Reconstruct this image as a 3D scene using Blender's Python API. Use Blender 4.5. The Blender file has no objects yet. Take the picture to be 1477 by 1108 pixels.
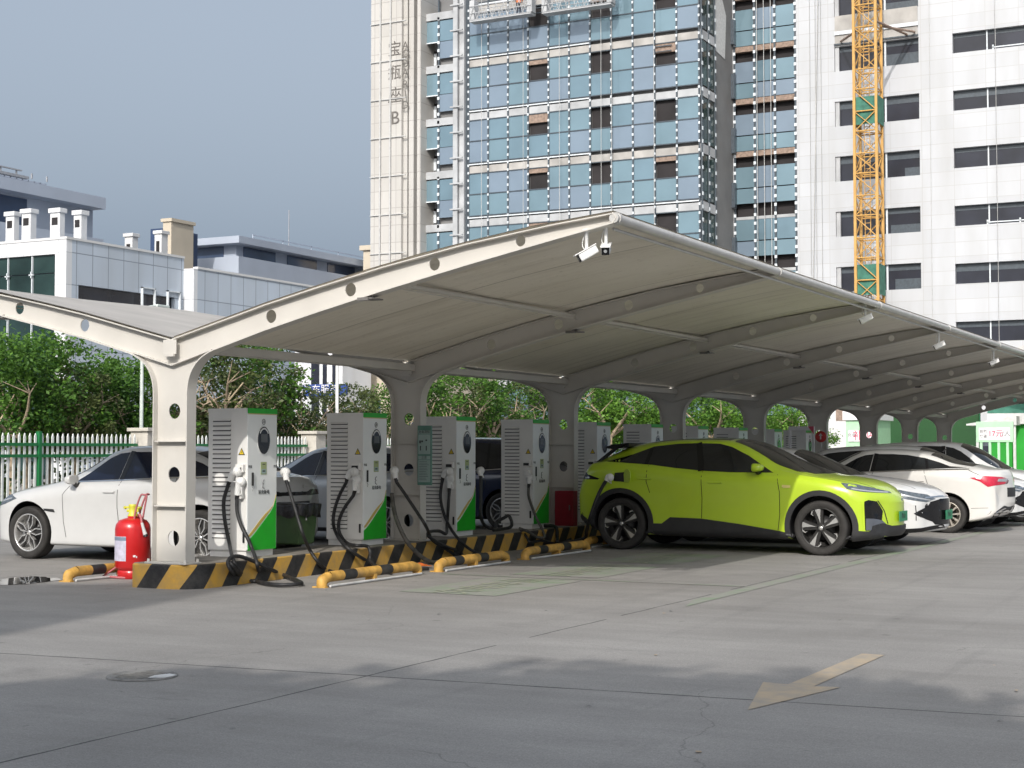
import bpy, bmesh, math, random
from mathutils import Vector, Matrix
from mathutils.bvhtree import BVHTree
from mathutils.geometry import delaunay_2d_cdt, tessellate_polygon
R = math.radians
rnd = random.Random(7)
SC = bpy.context.scene
COL = SC.collection

# ------------------------------------------------------------------ camera
F_PX, EYE, CX, CY = 2250.0, 1.42, 738.5, 554.0
PITCH = math.atan(96 / F_PX)
YAW = math.atan2(1162, 2250)
cam = bpy.data.cameras.new('camera')
cam.sensor_width = 36; cam.lens = F_PX / 1477 * 36
cam.clip_start = 0.05; cam.clip_end = 3000
camo = bpy.data.objects.new('camera', cam); COL.objects.link(camo)
camo.location = (0, 0, EYE); camo.rotation_euler = (R(90) + PITCH, 0, YAW)
SC.camera = camo

# ------------------------------------------------------------------ sky, sun, exposure
SUN = Vector((1.17, -5.2, 3.55)).normalized()
w = bpy.data.worlds.new('World'); SC.world = w; w.use_nodes = True
nt = w.node_tree; bg = nt.nodes['Background']
sky = nt.nodes.new('ShaderNodeTexSky'); sky.sky_type = 'NISHITA'; sky.sun_disc = False
sky.sun_elevation = math.asin(SUN.z); sky.sun_rotation = math.atan2(SUN.x, SUN.y)
sky.air_density = 1.2; sky.dust_density = 10.0; sky.ozone_density = 1.0
hs = nt.nodes.new('ShaderNodeHueSaturation'); hs.inputs['Saturation'].default_value = 0.30
hz = nt.nodes.new('ShaderNodeMixRGB'); hz.inputs[0].default_value = 0.50; hz.inputs[2].default_value = (1.48, 2.05, 2.86, 1)   # thin even haze over the blue
nt.links.new(sky.outputs[0], hs.inputs['Color']); nt.links.new(hs.outputs[0], hz.inputs[1]); nt.links.new(hz.outputs[0], bg.inputs[0])
bg.inputs[1].default_value = 0.15
sl = bpy.data.lights.new('sun', 'SUN'); sl.energy = 2.0; sl.angle = R(0.6); sl.color = (1.0, 0.955, 0.895)
so = bpy.data.objects.new('sun', sl); COL.objects.link(so)
so.rotation_euler = (-SUN).to_track_quat('-Z', 'Y').to_euler()
SC.view_settings.view_transform = 'Standard'; SC.view_settings.look = 'None'
SC.view_settings.gamma = 1; SC.view_settings.exposure = 0.55
SC.cycles.max_bounces = 8; SC.cycles.use_denoising = True

# ------------------------------------------------------------------ measuring helpers: pixel of the photograph -> world point on a known plane
cr, sr = math.cos(YAW), math.sin(YAW)
def ray(px, py):
    a = (px - CX) / F_PX; b = (CY - py) / F_PX
    Z = math.cos(PITCH) - b * math.sin(PITCH); U = math.sin(PITCH) + b * math.cos(PITCH)
    return (a * cr - Z * sr, a * sr + Z * cr, U)
def G(px, py, z=0.0):
    d = ray(px, py); t = (z - EYE) / d[2]; return Vector((d[0] * t, d[1] * t, z))
def PY(px, py, y):
    d = ray(px, py); t = y / d[1]; return Vector((d[0] * t, y, EYE + d[2] * t))
def PX(px, py, x):
    d = ray(px, py); t = x / d[0]; return Vector((x, d[1] * t, EYE + d[2] * t))

# ------------------------------------------------------------------ materials
def principled(name):
    m = bpy.data.materials.new(name); m.use_nodes = True
    return m, m.node_tree, m.node_tree.nodes['Principled BSDF']
def mat(name, col, rough=0.6, metal=0.0, var=0.12, scale=6.0, bump=0.0, bscale=60, coat=0.0, spec=0.5, dirt=0.0):
    m, t, p = principled(name)
    p.inputs['Roughness'].default_value = rough; p.inputs['Metallic'].default_value = metal
    p.inputs['Coat Weight'].default_value = coat; p.inputs['Coat Roughness'].default_value = 0.06
    p.inputs['Specular IOR Level'].default_value = spec
    tc = t.nodes.new('ShaderNodeTexCoord')
    n = t.nodes.new('ShaderNodeTexNoise'); n.inputs['Scale'].default_value = scale; n.inputs['Detail'].default_value = 6
    oi = t.nodes.new('ShaderNodeObjectInfo'); va = t.nodes.new('ShaderNodeVectorMath'); va.operation = 'MULTIPLY_ADD'
    t.links.new(oi.outputs['Random'], va.inputs[0]); va.inputs[1].default_value = (37, 53, 71); t.links.new(tc.outputs['Object'], va.inputs[2])
    class _o: outputs = {'Object': va.outputs[0]}
    tc = _o
    t.links.new(tc.outputs['Object'], n.inputs['Vector'])
    r = t.nodes.new('ShaderNodeValToRGB')
    r.color_ramp.elements[0].position = 0.3; r.color_ramp.elements[1].position = 0.7
    r.color_ramp.elements[0].color = [c * (1 - var) for c in col] + [1]
    r.color_ramp.elements[1].color = [min(1, c * (1 + var)) for c in col] + [1]
    t.links.new(n.outputs['Fac'], r.inputs[0])
    out = r.outputs[0]
    if dirt:
        n3 = t.nodes.new('ShaderNodeTexNoise'); n3.inputs['Scale'].default_value = scale * 0.35; n3.inputs['Detail'].default_value = 10; n3.inputs['Roughness'].default_value = 0.7
        t.links.new(tc.outputs['Object'], n3.inputs['Vector'])
        rr = t.nodes.new('ShaderNodeValToRGB'); rr.color_ramp.elements[0].position = 0.52; rr.color_ramp.elements[1].position = 0.72
        t.links.new(n3.outputs['Fac'], rr.inputs[0])
        mm = t.nodes.new('ShaderNodeMath'); mm.operation = 'MULTIPLY'; mm.inputs[1].default_value = dirt
        t.links.new(rr.outputs[0], mm.inputs[0])
        mx = t.nodes.new('ShaderNodeMixRGB'); mx.inputs[2].default_value = (0.16, 0.13, 0.10, 1)
        t.links.new(mm.outputs[0], mx.inputs[0]); t.links.new(out, mx.inputs[1]); out = mx.outputs[0]
    t.links.new(out, p.inputs['Base Color'])
    if bump:
        n2 = t.nodes.new('ShaderNodeTexNoise'); n2.inputs['Scale'].default_value = bscale; n2.inputs['Detail'].default_value = 4
        t.links.new(tc.outputs['Object'], n2.inputs['Vector'])
        b = t.nodes.new('ShaderNodeBump'); b.inputs['Strength'].default_value = bump; b.inputs['Distance'].default_value = 0.02
        t.links.new(n2.outputs['Fac'], b.inputs['Height']); t.links.new(b.outputs[0], p.inputs['Normal'])
    return m

def mathn(t, op, a, b=None):
    n = t.nodes.new('ShaderNodeMath'); n.operation = op
    for i, v in enumerate((a, b)):
        if v is None: continue
        if hasattr(v, 'links'): t.links.new(v, n.inputs[i])
        else: n.inputs[i].default_value = v
    return n.outputs[0]

def ground_material():
    m, t, p = principled('concrete_ground')
    g = t.nodes.new('ShaderNodeNewGeometry'); pos = g.outputs['Position']
    def noise(s, d=8, rough=0.6, vec=pos):
        n = t.nodes.new('ShaderNodeTexNoise'); n.inputs['Scale'].default_value = s; n.inputs['Detail'].default_value = d; n.inputs['Roughness'].default_value = rough
        t.links.new(vec, n.inputs['Vector']); return n.outputs['Fac']
    def ramp(v, a, b, c0, c1):
        r = t.nodes.new('ShaderNodeValToRGB'); e = r.color_ramp.elements
        e[0].position = a; e[1].position = b; e[0].color = list(c0) + [1]; e[1].color = list(c1) + [1]
        t.links.new(v, r.inputs[0]); return r.outputs[0]
    def mix(f, a, b, mode='MIX'):
        x = t.nodes.new('ShaderNodeMixRGB'); x.blend_type = mode
        for i, v in ((0, f), (1, a), (2, b)):
            if hasattr(v, 'links'): t.links.new(v, x.inputs[i])
            else: x.inputs[i].default_value = v if i == 0 else list(v) + [1]
        return x.outputs[0]
    base = ramp(noise(0.35, 9, 0.62), 0.36, 0.64, (0.246, 0.234, 0.220), (0.318, 0.304, 0.287))
    # streaks stretched along the drive lane
    mp = t.nodes.new('ShaderNodeMapping'); mp.inputs['Scale'].default_value = (0.5, 2.4, 1); mp.inputs['Rotation'].default_value = (0, 0, R(-24)); t.links.new(pos, mp.inputs['Vector'])
    st = ramp(noise(1.1, 10, 0.68, mp.outputs[0]), 0.40, 0.66, (0.90, 0.90, 0.90), (1.05, 1.05, 1.05))
    base = mix(1.0, base, st, 'MULTIPLY')
    fine = ramp(noise(38, 6, 0.7), 0.3, 0.7, (0.84, 0.84, 0.84), (1.13, 1.13, 1.13))
    base = mix(1.0, base, fine, 'MULTIPLY')
    stain = ramp(noise(0.9, 10, 0.72), 0.58, 0.74, (0, 0, 0), (0.55, 0.55, 0.55))
    base = mix(stain, base, (0.135, 0.130, 0.125))
    speck = ramp(noise(9.0, 3, 0.5), 0.73, 0.78, (0, 0, 0), (0.5, 0.5, 0.5))
    base = mix(speck, base, (0.10, 0.10, 0.10))
    agg = ramp(noise(110, 3, 0.6), 0.35, 0.65, (0.80, 0.80, 0.80), (1.15, 1.15, 1.15)); base = mix(1.0, base, agg, 'MULTIPLY')
    grit = ramp(noise(75, 2, 0.5), 0.70, 0.76, (0, 0, 0), (0.55, 0.55, 0.55)); base = mix(grit, base, (0.09, 0.085, 0.08))
    lite = ramp(noise(55, 2, 0.5), 0.71, 0.76, (0, 0, 0), (0.35, 0.35, 0.35)); base = mix(lite, base, (0.46, 0.44, 0.41))
    # oil drips: round dark spots, thicker where cars stand
    vo = t.nodes.new('ShaderNodeTexVoronoi'); vo.inputs['Scale'].default_value = 1.7; t.links.new(pos, vo.inputs['Vector'])
    dr = ramp(vo.outputs['Distance'], 0.02, 0.09, (0.5, 0.5, 0.5), (0, 0, 0))
    base = mix(mathn(t, 'MULTIPLY', dr, mathn(t, 'GREATER_THAN', noise(0.8, 2), 0.52)), base, (0.075, 0.072, 0.068))
    # tyre marks along the lane
    mp2 = t.nodes.new('ShaderNodeMapping'); mp2.inputs['Scale'].default_value = (3.2, 0.16, 1); mp2.inputs['Rotation'].default_value = (0, 0, R(3)); t.links.new(pos, mp2.inputs['Vector'])
    ty = ramp(noise(1.0, 3, 0.5, mp2.outputs[0]), 0.60, 0.68, (0, 0, 0), (0.30, 0.30, 0.30)); base = mix(mathn(t, 'MULTIPLY', ty, noise(0.5, 3)), base, (0.12, 0.118, 0.115))
    # hairline cracks
    dv = t.nodes.new('ShaderNodeVectorMath'); dv.operation = 'MULTIPLY_ADD'; nv = t.nodes.new('ShaderNodeTexNoise'); nv.inputs['Scale'].default_value = 1.4; nv.inputs['Detail'].default_value = 6; t.links.new(pos, nv.inputs['Vector'])
    t.links.new(nv.outputs['Color'], dv.inputs[0]); dv.inputs[1].default_value = (0.9, 0.9, 0); t.links.new(pos, dv.inputs[2])
    vc = t.nodes.new('ShaderNodeTexVoronoi'); vc.feature = 'DISTANCE_TO_EDGE'; vc.inputs['Scale'].default_value = 0.23; t.links.new(dv.outputs[0], vc.inputs['Vector'])
    ck = mathn(t, 'MULTIPLY', mathn(t, 'LESS_THAN', vc.outputs['Distance'], 0.0012), mathn(t, 'GREATER_THAN', noise(0.45, 3), 0.50))
    base = mix(mathn(t, 'MULTIPLY', ck, 0.32), base, (0.07, 0.068, 0.065))
    # saw-cut slab joints and a few hairline cracks
    sp = t.nodes.new('ShaderNodeSeparateXYZ'); t.links.new(pos, sp.inputs[0])
    wob = mathn(t, 'MULTIPLY', mathn(t, 'SUBTRACT', noise(1.3, 4), 0.5), 0.05)
    wid = mathn(t, 'MULTIPLY', noise(2.5, 3), 0.024)
    yy = mathn(t, 'ADD', mathn(t, 'SUBTRACT', sp.outputs[1], mathn(t, 'ADD', mathn(t, 'MULTIPLY', sp.outputs[0], 0.085), 8.84)), wob)
    j1 = mathn(t, 'LESS_THAN', mathn(t, 'ABSOLUTE', yy), wid)
    xx = mathn(t, 'ADD', mathn(t, 'ADD', sp.outputs[0], 5.36), wob)
    fade = mathn(t, 'GREATER_THAN', noise(0.55, 2), 0.44)
    near = mathn(t, 'LESS_THAN', sp.outputs[1], 9.4)
    keep = mathn(t, 'MAXIMUM', fade, near)
    j2 = mathn(t, 'MULTIPLY', mathn(t, 'LESS_THAN', mathn(t, 'ABSOLUTE', xx), mathn(t, 'MULTIPLY', wid, 0.7)), keep)
    y3 = mathn(t, 'ADD', mathn(t, 'SUBTRACT', sp.outputs[1], 24.6), wob)
    j3 = mathn(t, 'LESS_THAN', mathn(t, 'ABSOLUTE', y3), 0.008)
    j = mathn(t, 'MAXIMUM', j1, mathn(t, 'MAXIMUM', j2, j3))
    base = mix(mathn(t, 'MULTIPLY', j, 0.85), base, (0.035, 0.035, 0.035))
    t.links.new(base, p.inputs['Base Color'])
    p.inputs['Roughness'].default_value = 0.82; p.inputs['Specular IOR Level'].default_value = 0.35
    b = t.nodes.new('ShaderNodeBump'); b.inputs['Strength'].default_value = 0.25; b.inputs['Distance'].default_value = 0.006
    t.links.new(noise(60, 5, 0.7), b.inputs['Height']); t.links.new(b.outputs[0], p.inputs['Normal'])
    return m

def worn_paint(name, col, amount=0.5, scale=5.0, under=(0.27, 0.26, 0.24)):
    m, t, p = principled(name)
    g = t.nodes.new('ShaderNodeNewGeometry')
    n = t.nodes.new('ShaderNodeTexNoise'); n.inputs['Scale'].default_value = scale; n.inputs['Detail'].default_value = 10; n.inputs['Roughness'].default_value = 0.72
    t.links.new(g.outputs['Position'], n.inputs['Vector'])
    r = t.nodes.new('ShaderNodeValToRGB'); e = r.color_ramp.elements
    e[0].position = 0.5 - 0.22 + (amount - 0.5) * 0.5; e[1].position = 0.5 + 0.2 + (amount - 0.5) * 0.5
    e[0].color = list(col) + [1]; e[1].color = list(under) + [1]
    t.links.new(n.outputs['Fac'], r.inputs[0]); t.links.new(r.outputs[0], p.inputs['Base Color'])
    p.inputs['Roughness'].default_value = 0.8
    return m

def panel_wall(name, col, line, ax, pu, pv, lw=0.025, rough=0.5, u0=0.0, v0=0.0, var=0.04):
    """cladding panels with open joints; ax = 0/1: the horizontal axis that runs along the wall"""
    m, t, p = principled(name)
    g = t.nodes.new('ShaderNodeNewGeometry'); sp = t.nodes.new('ShaderNodeSeparateXYZ'); t.links.new(g.outputs['Position'], sp.inputs[0])
    def cell(v, per, off):
        return mathn(t, 'DIVIDE', mathn(t, 'ADD', v, off + 1000 * per), per)
    cu, cv = cell(sp.outputs[ax], pu, u0), cell(sp.outputs[2], pv, v0)
    def ln(c, per):
        f = mathn(t, 'FRACT', c)
        return mathn(t, 'LESS_THAN', f, lw / per)
    l = mathn(t, 'MAXIMUM', ln(cu, pu), ln(cv, pv))
    cx = t.nodes.new('ShaderNodeCombineXYZ'); t.links.new(mathn(t, 'FLOOR', cu), cx.inputs[0]); t.links.new(mathn(t, 'FLOOR', cv), cx.inputs[1])
    wn = t.nodes.new('ShaderNodeTexWhiteNoise'); wn.noise_dimensions = '2D'; t.links.new(cx.outputs[0], wn.inputs['Vector'])
    r = t.nodes.new('ShaderNodeValToRGB'); e = r.color_ramp.elements
    e[0].color = [c * (1 - var) for c in col] + [1]; e[1].color = [min(1, c * (1 + var)) for c in col] + [1]
    t.links.new(wn.outputs['Value'], r.inputs[0])
    n = t.nodes.new('ShaderNodeTexNoise'); n.inputs['Scale'].default_value = 0.6; n.inputs['Detail'].default_value = 8
    mp = t.nodes.new('ShaderNodeMapping'); mp.inputs['Scale'].default_value = (1, 1, 0.2); t.links.new(g.outputs['Position'], mp.inputs[0]); t.links.new(mp.outputs[0], n.inputs['Vector'])
    rr = t.nodes.new('ShaderNodeValToRGB'); rr.color_ramp.elements[0].position = 0.3; rr.color_ramp.elements[0].color = (0.88, 0.87, 0.85, 1); rr.color_ramp.elements[1].position = 0.6
    t.links.new(n.outputs['Fac'], rr.inputs[0])
    mu = t.nodes.new('ShaderNodeMixRGB'); mu.blend_type = 'MULTIPLY'; mu.inputs[0].default_value = 1
    t.links.new(r.outputs[0], mu.inputs[1]); t.links.new(rr.outputs[0], mu.inputs[2])
    mx = t.nodes.new('ShaderNodeMixRGB'); mx.inputs[2].default_value = list(line) + [1]
    t.links.new(l, mx.inputs[0]); t.links.new(mu.outputs[0], mx.inputs[1]); t.links.new(mx.outputs[0], p.inputs['Base Color'])
    p.inputs['Roughness'].default_value = rough
    return m

def leaf_material(name, c0, c1):
    m, t, p = principled(name)
    g = t.nodes.new('ShaderNodeNewGeometry')
    n = t.nodes.new('ShaderNodeTexNoise'); n.inputs['Scale'].default_value = 0.9; n.inputs['Detail'].default_value = 4
    t.links.new(g.outputs['Position'], n.inputs['Vector'])
    ad = mathn(t, 'ADD', mathn(t, 'MULTIPLY', n.outputs['Fac'], 0.75), mathn(t, 'MULTIPLY', g.outputs['Random Per Island'], 0.45))
    r = t.nodes.new('ShaderNodeValToRGB'); e = r.color_ramp.elements
    e[0].position = 0.35; e[1].position = 0.85; e[0].color = list(c0) + [1]; e[1].color = list(c1) + [1]
    t.links.new(ad, r.inputs[0]); t.links.new(r.outputs[0], p.inputs['Base Color'])
    p.inputs['Roughness'].default_value = 0.5; p.inputs['Specular IOR Level'].default_value = 0.3
    tr = t.nodes.new('ShaderNodeBsdfTranslucent'); t.links.new(r.outputs[0], tr.inputs[0])
    ms = t.nodes.new('ShaderNodeMixShader'); ms.inputs[0].default_value = 0.32
    out = t.nodes['Material Output']
    t.links.new(p.outputs[0], ms.inputs[1]); t.links.new(tr.outputs[0], ms.inputs[2]); t.links.new(ms.outputs[0], out.inputs[0])
    return m

def membrane_material():
    m, t, p = principled('pvc_membrane')
    g = t.nodes.new('ShaderNodeNewGeometry')
    n = t.nodes.new('ShaderNodeTexNoise'); n.inputs['Scale'].default_value = 0.8; n.inputs['Detail'].default_value = 8
    t.links.new(g.outputs['Position'], n.inputs['Vector'])
    r = t.nodes.new('ShaderNodeValToRGB'); e = r.color_ramp.elements
    e[0].position = 0.3; e[1].position = 0.7; e[0].color = (0.70, 0.655, 0.56, 1); e[1].color = (0.79, 0.745, 0.65, 1)  # underside colour lifted to offset the shade beneath the roof
    t.links.new(n.outputs['Fac'], r.inputs[0])
    # welded seams every 1.57 m
    sp = t.nodes.new('ShaderNodeSeparateXYZ'); t.links.new(g.outputs['Position'], sp.inputs[0])
    f = mathn(t, 'FRACT', mathn(t, 'DIVIDE', mathn(t, 'SUBTRACT', sp.outputs[1], 12.3), 2.355))
    l = mathn(t, 'LESS_THAN', f, 0.010)
    mx = t.nodes.new('ShaderNodeMixRGB'); mx.inputs[2].default_value = (0.25, 0.23, 0.2, 1)
    t.links.new(mathn(t, 'MULTIPLY', l, 0.7), mx.inputs[0]); t.links.new(r.outputs[0], mx.inputs[1])
    # rain stains that run down towards the valley, and mould specks
    mps = t.nodes.new('ShaderNodeMapping'); mps.inputs['Scale'].default_value = (0.25, 2.6, 0.25); t.links.new(g.outputs['Position'], mps.inputs[0])
    ns = t.nodes.new('ShaderNodeTexNoise'); ns.inputs['Scale'].default_value = 1.5; ns.inputs['Detail'].default_value = 9; ns.inputs['Roughness'].default_value = 0.7; t.links.new(mps.outputs[0], ns.inputs['Vector'])
    rs = t.nodes.new('ShaderNodeValToRGB'); rs.color_ramp.elements[0].position = 0.50; rs.color_ramp.elements[1].position = 0.74; rs.color_ramp.elements[1].color = (0.5, 0.5, 0.5, 1); t.links.new(ns.outputs['Fac'], rs.inputs[0])
    m3 = t.nodes.new('ShaderNodeMixRGB'); m3.inputs[2].default_value = (0.34, 0.29, 0.22, 1); t.links.new(rs.outputs[0], m3.inputs[0]); t.links.new(mx.outputs[0], m3.inputs[1])
    n4 = t.nodes.new('ShaderNodeTexNoise'); n4.inputs['Scale'].default_value = 14; n4.inputs['Detail'].default_value = 5; t.links.new(g.outputs['Position'], n4.inputs['Vector'])
    r4 = t.nodes.new('ShaderNodeValToRGB'); r4.color_ramp.elements[0].position = 0.62; r4.color_ramp.elements[1].position = 0.75; r4.color_ramp.elements[1].color = (0.35, 0.35, 0.35, 1); t.links.new(n4.outputs['Fac'], r4.inputs[0])
    m4 = t.nodes.new('ShaderNodeMixRGB'); m4.inputs[2].default_value = (0.30, 0.26, 0.20, 1); t.links.new(r4.outputs[0], m4.inputs[0]); t.links.new(m3.outputs[0], m4.inputs[1])
    t.links.new(m4.outputs[0], p.inputs['Base Color']); p.inputs['Roughness'].default_value = 0.6
    mpb = t.nodes.new('ShaderNodeMapping'); mpb.inputs['Scale'].default_value = (0.7, 3.0, 1); mpb.inputs['Rotation'].default_value = (0, 0, R(12)); t.links.new(g.outputs['Position'], mpb.inputs[0])
    nb_ = t.nodes.new('ShaderNodeTexNoise'); nb_.inputs['Scale'].default_value = 1.6; nb_.inputs['Detail'].default_value = 3; t.links.new(mpb.outputs[0], nb_.inputs['Vector'])
    bu = t.nodes.new('ShaderNodeBump'); bu.inputs['Strength'].default_value = 0.35; bu.inputs['Distance'].default_value = 0.06; t.links.new(nb_.outputs['Fac'], bu.inputs['Height']); t.links.new(bu.outputs[0], p.inputs['Normal'])
    tr = t.nodes.new('ShaderNodeBsdfTranslucent'); tr.inputs[0].default_value = (0.5, 0.42, 0.3, 1)
    ms = t.nodes.new('ShaderNodeMixShader'); ms.inputs[0].default_value = 0.03
    out = t.nodes['Material Output']
    t.links.new(p.outputs[0], ms.inputs[1]); t.links.new(tr.outputs[0], ms.inputs[2]); t.links.new(ms.outputs[0], out.inputs[0])
    return m

def kerb_material():
    """yellow and black diagonal stripes that follow the kerb round its corner"""
    m, t, p = principled('striped_kerb')
    uv = t.nodes.new('ShaderNodeUVMap'); sp = t.nodes.new('ShaderNodeSeparateXYZ'); t.links.new(uv.outputs[0], sp.inputs[0])
    s = mathn(t, 'FRACT', mathn(t, 'ADD', mathn(t, 'SUBTRACT', sp.outputs[0], mathn(t, 'MULTIPLY', sp.outputs[1], 0.22)), 0.0))
    b = mathn(t, 'GREATER_THAN', s, 0.52)
    g = t.nodes.new('ShaderNodeNewGeometry')
    n = t.nodes.new('ShaderNodeTexNoise'); n.inputs['Scale'].default_value = 7; n.inputs['Detail'].default_value = 10; n.inputs['Roughness'].default_value = 0.75
    t.links.new(g.outputs['Position'], n.inputs['Vector'])
    r = t.nodes.new('ShaderNodeValToRGB'); e = r.color_ramp.elements
    e[0].position = 0.35; e[1].position = 0.72; e[0].color = (0.62, 0.35, 0.05, 1); e[1].color = (0.36, 0.25, 0.11, 1)
    t.links.new(n.outputs['Fac'], r.inputs[0])
    k = t.nodes.new('ShaderNodeValToRGB'); e = k.color_ramp.elements
    e[0].position = 0.4; e[1].position = 0.8; e[0].color = (0.012, 0.012, 0.013, 1); e[1].color = (0.07, 0.065, 0.06, 1)
    t.links.new(n.outputs['Fac'], k.inputs[0])
    mx = t.nodes.new('ShaderNodeMixRGB'); t.links.new(b, mx.inputs[0]); t.links.new(r.outputs[0], mx.inputs[1]); t.links.new(k.outputs[0], mx.inputs[2])
    t.links.new(mx.outputs[0], p.inputs['Base Color']); p.inputs['Roughness'].default_value = 0.55
    return m

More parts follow.
